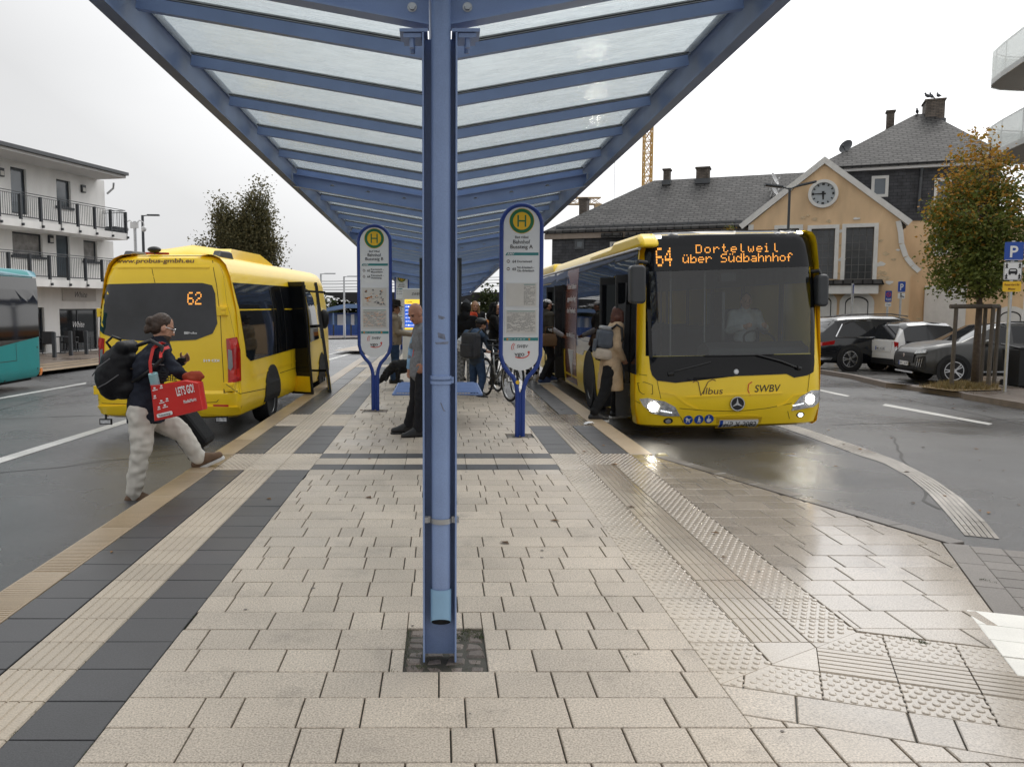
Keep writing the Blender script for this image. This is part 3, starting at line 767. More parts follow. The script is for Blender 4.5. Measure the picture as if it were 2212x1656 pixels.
# ---------------------------------------------------------------- the canopy
PY0, PSP, NP = 3.69, 6.0, 8
def zs(A, y): return EYE+A-.02*y
can = thing('platform_canopy', 'long blue steel butterfly canopy with glass panes over the bus platform', 'canopy', (0, PY0, 0))
ORG = (0, PY0, 0)
GLASSROOF = glassmat('rain-wet roof glass', (.90, .935, .945), refl=-.01, rough=.04, dirt=.46, dcol=(.52, .56, .57), ds=14, bump=.25, str_=(.35, 3, 1))
GASKET = mat('black gasket', (.02, .02, .022), .6, var=.2)
HW = 1.63
post_t = None
def hcol(y, top):
    m = MB(ORG)
    m.box(-.073, -.065, y-.07, y+.07, 0.0, top); m.box(.065, .073, y-.07, y+.07, 0.0, top)
    m.box(-.065, .065, y-.004+.03, y+.004+.03, 0, top)
    return m
for i in range(NP):
    y = PY0+PSP*i
    hcol(y, zs(1.19, y)).build('post', BLUE, can, bevel=.0015)
    for s in (-1, 1):                               # head plates with bolts
        hp = MB(ORG)
        hp.box(min(s*.05, s*.165), max(s*.05, s*.165), y-.07, y+.07, zs(1.192, y), zs(1.205, y))
        hp.box(min(s*.076, s*.15), max(s*.076, s*.15), y-.06, y+.06, zs(1.172, y), zs(1.189, y))
        for dy in (-.04, .04):
            hp.cyl((s*.115, y+dy, zs(1.135, y)), (s*.115, y+dy, zs(1.172, y)), .011, n=6)
        hp.build('head_plate', BLUE, can)
    # tapered I-beams each side, with round holes and slots in the web
    for s in (-1, 1):
        b = MB(ORG)
        def lo(x): return zs(1.228+(1.528-1.228)*x/HW, y)
        def hi(x): return zs(1.374+.169*x, y)
        def P(x, z, d): return (s*x, y+d, z)
        xs_ = [0.045, .33, .47, .73, .87, 1.13, 1.27, HW]
        for k in range(len(xs_)-1):
            a, c = xs_[k], xs_[k+1]
            if k % 2 == 0:
                q = [(a, lo(a)), (c, lo(c)), (c, hi(c)), (a, hi(a))]
                vs = [P(x, z, d) for d in (-.004, .004) for x, z in q]
                b.add(vs, [(0, 1, 2, 3), (7, 6, 5, 4), (0, 4, 5, 1), (1, 5, 6, 2), (2, 6, 7, 3), (3, 7, 4, 0)])
            else:
                cx = (a+c)/2; cz = (lo(cx)+hi(cx))/2; n = 24
                hole = [(cx+.029*cos(2*pi*j/n), cz+.029*sin(2*pi*j/n)) for j in range(n)]
                outr = []
                for j in range(n):
                    t = 2*pi*j/n; ca, sa = cos(t), sin(t); kk = .07/max(abs(ca), abs(sa)) ; x = cx+ca*kk
                    zz = lo(x)+(hi(x)-lo(x))*(.5+.5*sa*kk/.07); outr.append((x, zz))
                for d in (-.004, .004):
                    vs = [P(x, z, d) for x, z in hole]+[P(x, z, d) for x, z in outr]
                    b.add(vs, [(j, (j+1) % n, n+(j+1) % n, n+j) for j in range(n)])
                b.add([P(x, z, -.004) for x, z in hole]+[P(x, z, .004) for x, z in hole], [(j, (j+1) % n, n+(j+1) % n, n+j) for j in range(n)])
        for (f, t) in ((lo, -1), (hi, 1)):
            for k in range(1):
                a, c = .045, HW
                z0, z1 = f(a), f(c); e = .008*t
                vs = [P(a, z0, -.045), P(c, z1, -.045), P(c, z1, .045), P(a, z0, .045), P(a, z0+e, -.045), P(c, z1+e, -.045), P(c, z1+e, .045), P(a, z0+e, .045)]
                b.add(vs, [(0, 1, 2, 3), (7, 6, 5, 4), (0, 4, 5, 1), (1, 5, 6, 2), (2, 6, 7, 3), (3, 7, 4, 0)])
        bo = b.build('beam', BLUE, can)
        if i < 2:
            for (x, dz) in ((.115, .06), (.115, .13)):
                bt = MB(ORG); bt.cyl((s*x, y-.02, lo(x)+dz), (s*x, y-.004, lo(x)+dz), .014, n=6); bt.disc((s*x, y-.005, lo(x)+dz), (0, -1, 0), .02, .002)
                bt.build('bolt', STEEL, bo)
# purlins, glazing
NB = int(PSP)*(NP-1)
for k in range(-1, NB+1):
    y = PY0+k+(.0 if k % 6 else .075)
    for s in (-1, 1):
        p = MB(ORG)
        x0, x1 = (.06 if k % 6 else .09), 1.598
        z0, z1 = zs(1.395+.17*(x0-.08)+.035, y), zs(1.395+.17*(x1-.08)+.035, y)
        p.bar((s*x0, y, z0), (s*x1, y, z1), .045, .066)
        p.bar((s*x0, y+.006, z0+.0485), (s*x1, y+.006, z1+.0485), .062, .016, 1); p.bar((s*x0, y, z0+.0395), (s*x1, y, z1+.0395), .05, .004, 2)
        p.build('purlin', [BLUE, GASKET, STEEL], can)
        if k < NB:
            g = MB(ORG); ya, yb = PY0+k+.012, PY0+k+1-.012
            vs = []
            for yy in (ya, yb):
                for (xx, tt) in ((x0+.02, 0), (1.62, 0), (1.62, .008), (x0+.02, .008)):
                    vs.append((s*xx, yy, zs(1.395+.17*(xx-.08)+.082+tt, yy)))
            g.add(vs, [(0, 1, 2, 3), (7, 6, 5, 4), (0, 4, 5, 1), (1, 5, 6, 2), (2, 6, 7, 3), (3, 7, 4, 0)])
            g.build('glass_pane', GLASSROOF, can)
ya, yb = PY0-1.06, PY0+NB+.35
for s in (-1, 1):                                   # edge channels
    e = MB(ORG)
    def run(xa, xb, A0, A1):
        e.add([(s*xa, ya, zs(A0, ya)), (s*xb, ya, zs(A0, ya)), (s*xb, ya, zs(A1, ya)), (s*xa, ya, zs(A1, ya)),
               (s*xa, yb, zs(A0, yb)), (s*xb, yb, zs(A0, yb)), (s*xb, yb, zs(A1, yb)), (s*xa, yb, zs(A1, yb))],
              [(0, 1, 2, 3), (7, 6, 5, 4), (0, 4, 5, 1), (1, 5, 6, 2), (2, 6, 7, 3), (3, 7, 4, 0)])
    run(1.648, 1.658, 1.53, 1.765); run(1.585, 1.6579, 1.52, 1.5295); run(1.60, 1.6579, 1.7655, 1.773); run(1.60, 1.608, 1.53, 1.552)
    e.build('edge_channel', mat('shade-darkened channel blue', (.11, .16, .29), .45, var=.18, vs=3, dirt=.1), can)  # canopy blue darkened: the shade inside the channel is put into the colour
v = MB(ORG)
v.add([(x, yy, zs(A, yy)) for yy in (ya, yb) for x, A in ((-.055, 1.46), (-.045, 1.40), (.045, 1.40), (.055, 1.46), (.05, 1.47), (.04, 1.412), (-.04, 1.412), (-.05, 1.47))],
      [(i, (i+1) % 8, 8+(i+1) % 8, 8+i) for i in range(8)])
v.build('gutter', BLUE, can)
# downpipe nested in the nearest post, its clamps and peeled stickers
dp = MB(ORG); ypp = PY0-.052
dp.tube([(0.005, ypp, .31), (0.005, ypp, 3.0)], .0405, 28, 0)
dpo = dp.build('downpipe', BLUE, can, smooth=40)
le = MB(ORG); n = 28
def pr(z, r, tilt=0): return [(0.005+r*cos(2*pi*j/n), ypp+r*sin(2*pi*j/n), z+tilt*sin(2*pi*j/n)) for j in range(n)]
le.loft([pr(.33, .0455), pr(.175, .0455, -.028), pr(.175, .0415, -.028)], False, False); le.loft([pr(.175, .0414, -.028), pr(.30, .041)], False, True, 1)
le.build('pipe_sleeve', [BLUE_L, BLACK], can, smooth=40)  # inner wall coloured black to paint in the darkness of the pipe mouth
for z, kind in ((.63, 1), (1.245, 0), (1.232, 0)):
    c = MB(ORG)
    c.loft([pr(z-.011, .047), pr(z+.011, .047), pr(z+.011, .041), pr(z-.011, .041), pr(z-.011, .047)], False, False)
    if kind:
        for s in (-1, 1):
            c.box(.005+min(s*.045, s*.078), .005+max(s*.045, s*.078), ypp+.004, ypp+.012, z-.014, z+.014); c.box(.005+s*.066-.010, .005+s*.066+.010, ypp-.010, ypp+.004, z-.012, z+.012)
    else: c.box(.048, .060, ypp-.014, ypp+.002, z-.008, z+.006)
    c.build('pipe_clamp', STEEL if kind else BLUE, can, smooth=40)
REM = mat('sticker residue', (.16, .18, .24), .7, var=.5, vs=40)
def onpipe(a, z, off): return V((0.005+(.0405+off)*sin(a/.0405), ypp-(.0405+off)*cos(a/.0405), z))
for poly in ([(-.012, 1.512), (.012, 1.506), (.02, 1.500), (.004, 1.494), (-.010, 1.498)], [(-.014, 1.440), (.016, 1.432), (.020, 1.408), (-.012, 1.418)],
             [(-.028, 1.398), (.036, 1.402), (.034, 1.391), (-.02, 1.390)], [(-.004, 1.145), (.002, 1.142), (.012, 1.115), (.022, 1.106), (.010, 1.108)]):
    k = MB(ORG); panel(k, poly, onpipe, .0008, .01); k.build('sticker_residue', REM, can)
# ---------------------------------------------------------------- vehicles: bodies lofted from plan outlines
class Shell:
    """a bus body: half-width and end setback by height, rounded in plan"""
    def __init__(s, lev, L, r, bulge, loc, rot):
        s.lev = lev; s.L = L; s.r = r; s.bu = bulge
        s.M = Matrix.Translation(V(loc)) @ Matrix.Rotation(rot[2], 4, 'Z') @ Matrix.Rotation(rot[1], 4, 'Y')
        s.I = s.M.inverted(); s.loc = loc; s.rot = rot
    def ip(s, z, k):
        a = s.lev
        if z <= a[0][0]: return a[0][k]
        for p, q in zip(a, a[1:]):
            if z <= q[0]: return p[k]+(q[k]-p[k])*(z-p[0])/(q[0]-p[0])
        return a[-1][k]
    def hw(s, z): return s.ip(z, 1)
    def yf(s, x, z):
        h = s.hw(z); x = max(-h, min(h, x)); d = abs(x)-(h-s.r)
        return s.ip(z, 2)+s.bu*(x/h)**2+((s.r-math.sqrt(max(0, s.r*s.r-d*d))) if d > 0 else 0)
    def F(s, x, z, off):
        h = s.hw(z)-.002; x = max(-h, min(h, x)); y = s.yf(x, z)
        gx = (s.yf(min(h, x+.01), z)-s.yf(max(-h, x-.01), z))/.02; gzz = (s.yf(x, z+.02)-s.yf(x, z-.02))/.04
        n = V((gx, -1, gzz)).normalized(); return V((x, y, z))+n*off
    def S(s, sd):
        return lambda y, z, off: V((sd*(s.hw(z)+off), y, z))
    def front(s, u, v):
        o = s.I @ V((0, 0, EYE)); d = (s.I.to_3x3() @ ray(u, v)); y = .15
        for _ in range(6):
            p = o+d*((y-o.y)/d.y); y = s.yf(p.x, p.z)
        return (p.x, p.z)
    def fp(s, uvs): return [s.front(u, v) for u, v in uvs]
    def side(s, u, v, sd=1):
        o = s.I @ V((0, 0, EYE)); d = (s.I.to_3x3() @ ray(u, v)); x = sd*s.hw(1.2)
        for _ in range(6):
            p = o+d*((x-o.x)/d.x); x = sd*s.hw(p.z)
        return (p.y, p.z)
    def sp(s, uvs, sd=1): return [s.side(u, v, sd) for u, v in uvs]
    def body(s, hole=None, nf=28, sides=None):
        mb = MB(); rings = []
        ys = sides or [0.3+(s.L-.6)*i/16 for i in range(17)]
        for z, h, e in [l[:3] for l in s.lev]:
            fr = []
            for i in range(nf+1):
                x = h*sin((i/nf*2-1)*pi/2)*.9999; fr.append(V((x, s.yf(x, z), z)))
            rt = [V((h, y, z)) for y in ys]; rr = .14
            bk = [V((h-.03, s.L-.05, z)), V((h-rr, s.L, z)), V((-h+rr, s.L, z)), V((-h+.03, s.L-.05, z))]
            lf = [V((-h, y, z)) for y in ys[::-1]]
            rings.append(fr+rt+bk+lf)
        n = len(rings[0]); vs = [p for r_ in rings for p in r_]; fs = []
        for i in range(len(rings)-1):
            for j in range(n):
                c = (rings[i][j]+rings[i][(j+1) % n]+rings[i+1][(j+1) % n]+rings[i+1][j])/4
                if hole and hole(c, j < nf): continue
                fs.append((i*n+j, i*n+(j+1) % n, (i+1)*n+(j+1) % n, (i+1)*n+j))
        fs.append(tuple(range(n))[::-1]); fs.append(tuple((len(rings)-1)*n+j for j in range(n)))
        mb.add(vs, fs); return mb
def dens(lev, step=.12):
    o = []
    for a, b in zip(lev, lev[1:]):
        k = max(1, int((b[0]-a[0])/step))
        for i in range(k): t = i/k; o.append(tuple(a[j]+(b[j]-a[j])*t for j in range(3)))
    return o+[lev[-1]]
FONT = {'6': '01110 10000 10000 11110 10001 10001 01110', '4': '00010 00110 01010 10010 11111 00010 00010', '2': '01110 10001 00001 00110 01000 10000 11111',
 'D': '11110 10001 10001 10001 10001 10001 11110', 'o': '00000 00000 01110 10001 10001 10001 01110', 'r': '00000 00000 10110 11001 10000 10000 10000',
 't': '01000 01000 11100 01000 01000 01001 00110', 'e': '00000 00000 01110 10001 11111 10000 01110', 'l': '01000 01000 01000 01000 01000 01000 00110',
 'w': '00000 00000 10001 10001 10101 10101 01010', 'i': '01000 00000 11000 01000 01000 01000 11100', 'ü': '01010 00000 10001 10001 10001 10011 01101',
 'b': '10000 10000 10110 11001 10001 10001 11110', 'S': '01111 10000 10000 01110 00001 00001 11110', 'd': '00001 00001 01101 10011 10001 10001 01111',
 'a': '00000 00000 01110 00001 01111 10001 01111', 'h': '10000 10000 10110 11001 10001 10001 10001', 'n': '00000 00000 10110 11001 10001 10001 10001',
 'f': '00110 01001 01000 11100 01000 01000 01000', ' ': '00000 00000 00000 00000 00000 00000 00000'}
def led(mb, s, x0, x1, z0, z1, f, off=.008, gap=1, fill=.78):
    cols = sum(6 for c in s)-1+ (gap-1)*(len(s)-1); px = (x1-x0)/cols; pz = (z1-z0)/7; cx = 0
    for c in s:
        for j, row in enumerate(FONT[c].split()):
            for i, b in enumerate(row):
                if b == '1':
                    a, d = x0+(cx+i)*px, z1-(j+1)*pz
                    mb.add([f(a, d, off), f(a+px*fill, d, off), f(a+px*fill, d+pz*fill, off), f(a, d+pz*fill, off)], [(0, 1, 2, 3)])
        cx += 5+gap
def wheel(parent, c, r, w, ax, rimmat, spokes=0, hub=.62):
    """tyre with its rim as a sub-part; ax points outward"""
    c = V(c); ax = V(ax).normalized(); t = MB()
    t.lathe([(r*hub, -w/2), (r*.93, -w/2), (r, -w*.36), (r, w*.36), (r*.93, w/2), (r*.70, w/2), (r*hub, w*.42)], c, ax, 32)
    o = t.build('wheel', BLACK, parent, smooth=40)
    rm = MB(); x, y = frame_of(ax)
    if spokes:
        rm.lathe([(r*hub, w*.20), (r*(hub+.03), w*.46), (r*(hub-.04), w*.46), (r*(hub-.07), w*.2)], c, ax, 32)
        rm.disc(c+ax*w*.1, ax, r*hub*.98, .004, 28, 1)
        for k in range(spokes):
            for da in (-.16, .16):
                a = 2*pi*k/spokes; d0 = x*cos(a)+y*sin(a); d1 = x*cos(a+da)+y*sin(a+da)
                rm.bar(c+ax*w*.42+d0*r*.1, c+ax*w*.44+d1*r*(hub-.03), .028, .03, 0, ax)
        rm.disc(c+ax*w*.38, ax, r*.15, .03, 16)
    else:
        rm.lathe([(.01, w*.05), (r*.24, w*.05), (r*.26, w*.22), (r*.16, w*.24), (r*.16, w*.3), (.01, w*.3)], c, ax, 24)
        rm.lathe([(r*.26, w*.05), (r*.5, -w*.02), (r*.58, w*.3), (r*hub, w*.44), (r*hub, w*.40), (r*.5, -w*.1), (r*.26, 0)], c, ax, 28)
    rm.build('rim', [rimmat, BLACK], o, smooth=40)
    return o
RIMG = mat('grey steel rim', (.30, .30, .30), .35, metal=.8, var=.15, vs=9)
RIMS = mat('silver alloy', (.62, .62, .63), .25, metal=.9, var=.05)
SEAM = mat('panel gap', (.10, .06, .006), .7, var=0)

# ================================================================ the big bus
bus = Shell(dens([(.17, 1.17, .16), (.21, 1.235, .07), (.42, 1.265, .0), (.62, 1.272, .0), (.95, 1.272, .03), (1.15, 1.27, .06), (1.20, 1.268, .068), (1.8, 1.25, .13), (2.28, 1.225, .18), (2.36, 1.22, .19), (2.62, 1.19, .215), (2.72, 1.165, .24), (2.775, 1.12, .28), (2.80, 1.03, .38)]),
            12, .24, .13, (3.95, 11.38, -.25), (0, R(-1.1), 0))
BT = thing('city_bus', 'big yellow city bus standing at the kerb with lit headlights and amber destination display', 'bus', bus.loc); BT.rotation_euler = (0, R(-1.1), 0)
bx = lambda zx, zy: (1152+.2957*zx, 489.6+.2957*zy)
BZ = lambda pts: bus.fp([bx(*p) for p in pts])
def hole_(c, fr): return (fr and 1.12 < c.z < 2.34 and abs(c.x) < bus.hw(c.z)*.92) or (c.x < -1 and .55 < c.y < 1.85 and .2 < c.z < 2.3) or (c.x < -1 and 7.0 < c.y < 8.45 and .2 < c.z < 2.3)
sy = [.3, .55] + [.55+1.3*i/5 for i in range(1, 6)] + [2.5+.75*i for i in range(6)] + [7.0, 7.5, 8.0, 8.45, 9.2, 10, 11, 11.7]
bus.body(hole_, sides=sy).build('body', YEL, BT, smooth=35)
b = MB()                                            # black mask: destination box and wind-screen surround
panel(b, BZ([(806, 62), (1000, 50), (1400, 36), (1800, 22), (2004, 20), (2020, 120), (2046, 292), (1440, 312), (822, 330), (815, 200)]), bus.F, .014, .05)
b.build('destination_box', DARKG, BT, smooth=30)
b = MB()
panel(b, BZ([(846, 950), (1480, 935), (2050, 930), (2052, 985), (2045, 1060), (2000, 1085), (1905, 1102), (1850, 1075), (1480, 1090), (1100, 1104), (1040, 1140), (905, 1124), (868, 1085), (855, 1040)]), bus.F, .006, .08)
panel(b, BZ([(820, 328), (846, 326), (872, 950), (846, 952)]), bus.F, .0055, .08); panel(b, BZ([(2022, 292), (2046, 290), (2052, 935), (2026, 937)]), bus.F, .0055, .08)
b.build('windscreen_surround', mat('black glazed band', (.006, .006, .007), .06, var=0, spec=.3), BT, smooth=30)
b = MB(); panel(b, BZ([(838, 330), (1440, 312), (2036, 292), (2040, 938), (1480, 942), (866, 956)]), bus.F, .003, .09, rim=False)
WSG = glassmat('windscreen glass', (.56, .62, .62), refl=.025, rough=.015)
b.build('windscreen', WSG, BT, smooth=30)
b = MB(); F_ = bus.F                                # amber display
(x0, z0), (x1, z1) = BZ([(898, 292), (1012, 150)]); led(b, '64', x0, x1, z0, z1, F_, .019)
(x0, z0), (x1, z1) = BZ([(1185, 196), (1790, 126)]); led(b, 'Dortelweil', x0, x1, z0+.0, z0+.115, F_, .019, gap=2)
(x0, z0), (x1, z1) = BZ([(1090, 268), (1890, 240)]); led(b, 'über Südbahnhof', x0, x1, z0, z0+.115, F_, .019)
b.build('destination_text', ORLED, BT)
for q in ((910, 82), (1943, 50)):
    (x, z), = BZ([q]); m_ = MB(); panel(m_, rrect(x-.045, x+.045, z-.016, z+.016, .012), F_, .024, .1); m_.build('marker_lamp', LAMPS, BT)
# head lamps: clear housing, reflector, burning projector
LENS = mat('headlamp housing', (.55, .56, .57), .12, metal=.55, var=.5, vs=28)
for sd, pts, lp in ((-1, [(780, 1256), (835, 1250), (960, 1275), (1035, 1315), (1072, 1380), (960, 1380), (860, 1358), (805, 1305)], (878, 1312)),
                    (1, [(1884, 1340), (1900, 1300), (1950, 1240), (2030, 1194), (2088, 1190), (2086, 1270), (2045, 1312)], (2018, 1258))):
    h = MB(); panel(h, BZ(pts), F_, .014, .05); ho = h.build('headlight', LENS, BT, smooth=30)
    (x, z), = BZ([lp]); k = MB(); panel(k, circ(x, z, .056, 20), F_, .020, .05); k.build('bulb', LAMP, ho)
    k = MB()
    for d in range(7): panel(k, circ(x-sd*(.10+.022*d), z-.055-.004*d, .009, 8), F_, .019, .05)
    k.build('led_strip', mat('led daylight strip', (.9, .95, 1.0), .3, var=0, emit=1.1), ho)
for q, r_, mt in (((985, 1417), .05, CHROME), ((1950, 1372), .046, LAMPS)):
    (x, z), = BZ([q]); k = MB(); panel(k, circ(x, z, r_*1.25, 20, r_*.85), F_, .004, .05); ko = k.build('fog_light', PLAST, BT)
    k = MB(); panel(k, circ(x, z, r_*.75, 16, r_*.6), F_, .012, .05); k.build('lens', mt, ko)
(p0, p1) = BZ([(1352, 1468), (1634, 1398)])          # number plate
def plate(parent, x0, x1, z0, z1, f, txt, off=.012):
    k = MB(); panel(k, rrect(x0, x1, z0, z1, .008), f, off, .1); ko = k.build('number_plate', WHITEP, parent)
    k = MB(); panel(k, [(x0+.004, z0+.004), (x0+(x1-x0)*.085, z0+.004), (x0+(x1-x0)*.085, z1-.004), (x0+.004, z1-.004)], f, off+.002, .1); k.build('country_band', SIGNB, ko)
    k = MB(); text_on(k, txt, (x0+x1)/2+(x1-x0)*.04, (z0+z1)/2, (z1-z0)*.62, f, (x1-x0)*.82, bold=.004, off=off+.003)
    h_ = (z1-z0)
    for (a, c, d, e) in ((x0, x1, z0, z0+.004), (x0, x1, z1-.004, z1), (x0, x0+.004, z0, z1), (x1-.004, x1, z0, z1)): panel(k, [(a, d), (c, d), (c, e), (a, e)], f, off+.0015, .2, 0, False)
    k.build('plate_number', INK, ko)
xc = (p0[0]+p1[0])/2; zc = (p0[1]+p1[1])/2
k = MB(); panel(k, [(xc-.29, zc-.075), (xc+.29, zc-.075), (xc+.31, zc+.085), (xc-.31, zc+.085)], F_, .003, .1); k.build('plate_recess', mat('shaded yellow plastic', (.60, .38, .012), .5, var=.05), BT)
plate(BT, xc-.26, xc+.26, zc-.055, zc+.055, F_, 'HP M 2082')
(x, z), = BZ([(1488, 1291)])                         # star-in-ring badge
k = MB(); panel(k, circ(x, z, .093, 32), F_, .012, .06); ko = k.build('badge', PLAST, BT)
k = MB()
c = F_(x, z, .014); k.ring(c, (0, -1, 0), .084, .096, .012, 40)
for i in range(3):
    a = R(90+120*i); px, pz = -sin(a), cos(a); t = (x+.085*cos(a), z+.085*sin(a))
    panel(k, [(x+px*.016, z+pz*.016), (x-cos(a)*.012, z-sin(a)*.012), (x-px*.016, z-pz*.016), t], F_, .020, .1)
k.build('star', CHROME, ko)
(x, z), = BZ([(1481, 1058)]); k = MB(); panel(k, circ(x, z, .034, 20), F_, .012, .06); ko = k.build('round_emblem', STEEL, BT); k = MB(); panel(k, circ(x, z, .022, 16), F_, .015, .06); k.build('emblem_face', WHITEP, ko)
for q, kind in (((1131, 1409), 0), ((1209, 1406), 1), ((1283, 1402), 2)):   # pram, walker, wheelchair
    (x, z), = BZ([q]); k = MB(); panel(k, circ(x, z, .060, 28), F_, .010, .06); ko = k.build('pictogram_sticker', SIGNB, BT); k = MB(); n_ = 1
    def pn_(pts): panel(k, [(x+a*.01, z+c*.01) for a, c in pts], F_, .013, .06, 0, False)
    if kind == 0:
        pn_([(-3.6, 1.5), (2.6, 1.5), (1.6, -1), (-2.4, -1)]); pn_([(-3.6, 1.5), (-3.2, 2.8), (-1.8, 3.6), (-.2, 1.5)]); pn_([(2.2, 1.3), (4, 3.0), (4, 2.4), (2.5, .7)])
        for dx in (-2, 1.4): pn_([(dx+1.0*cos(R(a)), -2.4+1.0*sin(R(a))) for a in range(0, 360, 40)])
    elif kind == 1:
        pn_([(1.0*cos(R(a)), 3.7+1.0*sin(R(a))) for a in range(0, 360, 40)]); pn_([(-1.1, 2.5), (1.1, 2.5), (1.3, -.6), (-1.3, -.6)]); pn_([(-1.2, -.6), (-.1, -.6), (-.5, -4.2), (-1.6, -4.2)]); pn_([(.1, -.6), (1.2, -.6), (1.7, -4.2), (.7, -4.2)]); pn_([(1, 2.3), (2.4, -.3), (1.9, -.6), (.8, 1.2)]); pn_([(2.1, -.4), (2.5, -.4), (2.7, -4), (2.3, -4)])
    else:
        pn_([(-.8+.9*cos(R(a)), 3.8+.9*sin(R(a))) for a in range(0, 360, 40)]); pn_([(-1.3, 2.6), (-.3, 2.6), (-.1, .2), (-1.1, .2)]); pn_([(-1.0, 1.0), (2, .8), (2, .1), (-1, .1)]); pn_([(1.3, .5), (2.0, .5), (3.2, -2.6), (2.6, -2.9)])
        ar = [(-.4+2.5*cos(R(a)), -1.4+2.5*sin(R(a))) for a in range(110, 371, 20)]; pn_(strip(ar, .7))
    k.build('pictogram', WHITEP, ko)
k = MB(); text_on(k, 'ilbus', BZ([(1312, 1197)])[0][0], BZ([(1312, 1197)])[0][1], .09, F_, .26, shear=.15)
(x, z), = BZ([(1222, 1187)])
line_on(k, [(x-.10, z+.09), (x-.07, z+.115), (x-.03, z+.10), (x, z-.08), (x+.03, z-.04), (x+.10, z+.10), (x+.16, z+.13), (x+.20, z+.11)], .010, F_, .007)
k.build('lettering', mat('brown ink', (.10, .045, .02), .5, var=0), BT)
k = MB(); (x, z), = BZ([(1712, 1178)]); text_on(k, 'SWBV', x, z, .098, F_, .36, shear=.2, bold=.004); k.build('lettering', INK, BT)
k = MB(); (x, z), = BZ([(1583, 1182)]); line_on(k, [(x+.03, z+.09), (x-.02, z+.06), (x-.03, z-.02), (x+.0, z-.09)], .012, F_, .007); k.build('lettering', REDP, BT)
k = MB()                                             # panel gaps
for pts in ([(905, 1124), (915, 1180), (932, 1256)], [(718, 1263), (760, 1278), (782, 1290)], [(1068, 1326), (1230, 1340), (1480, 1347), (1700, 1326), (1890, 1288)], [(2018, 1075), (2010, 1150), (2003, 1205)], [(1075, 1385), (1095, 1430), (1105, 1476)],
            [(1858, 1345), (1870, 1400), (1858, 1445)], [(762, 1140), (815, 1135), (870, 1155), (872, 1222), (800, 1222), (775, 1200), (762, 1140)], [(832, 1086), (780, 1078), (722, 1098)]):
    line_on(k, BZ(pts), .007, F_, .003)
k.build('panel_gap', SEAM, BT)
k = MB()                                             # pressed creases in the front
for pts in ([(930, 1205), (1030, 1225), (1110, 1290), (1200, 1330)], [(2000, 1215), (1900, 1235), (1840, 1290), (1780, 1312)], [(1120, 1247), (1480, 1225), (1820, 1215)], [(1310, 1386), (1500, 1376), (1640, 1380)]):
    P_ = BZ(pts)
    for a, c in zip(P_, P_[1:]): panel(k, strip([a, c], .02), F_, .007, .1)
k.build('crease', YEL, BT)
k = MB()                                             # wipers
def wp(q, off): (x, z), = BZ([q]); return F_(x, z, off)
k.tube([wp((985, 1075), .03), wp((1040, 1055), .05), wp((1290, 992), .05)], .012, 6); k.tube([wp((1250, 944), .04), wp((1500, 942), .045), wp((1745, 934), .04)], .011, 6)
k.tube([wp((1935, 1035), .03), wp((1800, 985), .05), wp((1630, 940), .05)], .012, 6); k.tube([wp((985, 1078), .03), wp((1025, 1070), .04)], .03, 8); k.tube([wp((1920, 1030), .03), wp((1945, 1036), .03)], .03, 8)
k.build('wiper', PLAST, BT)
for pts, dy in (([(712, 300), (826, 262), (808, 566), (696, 560)], -.05), ([(2066, 345), (2148, 352), (2146, 585), (2072, 580)], .25)):   # mirrors
    ps = [bus.I @ atY(*bx(*p), 11.38+dy) for p in pts]; cx = sum(p.x for p in ps)/4; cz = sum(p.z for p in ps)/4; wx = (ps[1].x-ps[0].x+ps[2].x-ps[3].x)/4; hz = (ps[0].z+ps[1].z-ps[2].z-ps[3].z)/4
    k = MB()
    k.prism(rrect(cx-wx, cx+wx, cz-hz, cz+hz, .055), (0, dy+.13, 0), (1, 0, 0), (0, 0, 1), 0, .20)
    k.build('mirror', mat('grey mirror shell', (.045, .048, .052), .42, var=.1, vs=7), BT, smooth=40, bevel=.03)
    a = MB(); sx = 1 if cx > 0 else -1
    a.tube([(cx, dy+.05, cz+hz), (cx-sx*.02, dy+.05, cz+hz+.05), (cx-sx*.14, dy+.12, cz+hz+.04), (sx*1.1, .42, cz+hz+.02)], .028, 8); a.build('mirror_arm', PLAST, BT, smooth=40)
# the kerb side: glass band, doors, panels, wheel
SL = bus.S(-1)
k = MB(); panel(k, [(.20, .90), (.55, .90), (.55, 2.58), (.40, 2.58), (.30, 2.2)], SL, .006, .3); k.build('side_window', DARKG, BT, smooth=30); k = MB(); panel(k, [(.55, 2.28), (1.88, 2.28), (1.88, 2.58), (.55, 2.58)], SL, .006, .3); k.build('door_header', DARKG, BT, smooth=30); k = MB()
panel(k, [(1.88, .92), (3.2, .92), (3.45, 1.02), (4.3, 1.02), (4.5, .92), (7.0, .92), (7.0, 2.58), (1.88, 2.58)], SL, .006, .4); k.build('side_window', DARKG, BT, smooth=30); k = MB(); panel(k, [(7, 2.28), (8.5, 2.28), (8.5, 2.58), (7, 2.58)], SL, .006, .4); k.build('door_header', DARKG, BT, smooth=30); k = MB(); panel(k, [(8.5, .92), (11.8, .92), (11.8, 2.58), (8.5, 2.58)], SL, .006, .5)
k.build('side_window', DARKG, BT, smooth=30)
k = MB(); panel(k, [(5.3, .28), (6.75, .28), (6.75, 2.58), (5.3, 2.58)], SL, .009, .4); AD = k.build('advert_panel', mat('rust brown film', (.17, .045, .02), .22, var=.25, vs=1.5), BT)
SLm = lambda y, z, off: SL(-y, z, off)
k = MB(); panel(k, [(5.6, .95), (6.3, .95), (5.9, .38)], SL, .012, .3); ko = k.build('logo_shield', WHITEP, AD)
k = MB()
for i, (s_, z) in enumerate((('In der Südbahn', 2.22), ('gegenüber liegt', 1.98), ('die Freiheit', 1.74), ('zum Mitfahren', 1.25))): text_on(k, s_, -6.0, z, .10, SLm, 1.1, bold=.01, off=.013)
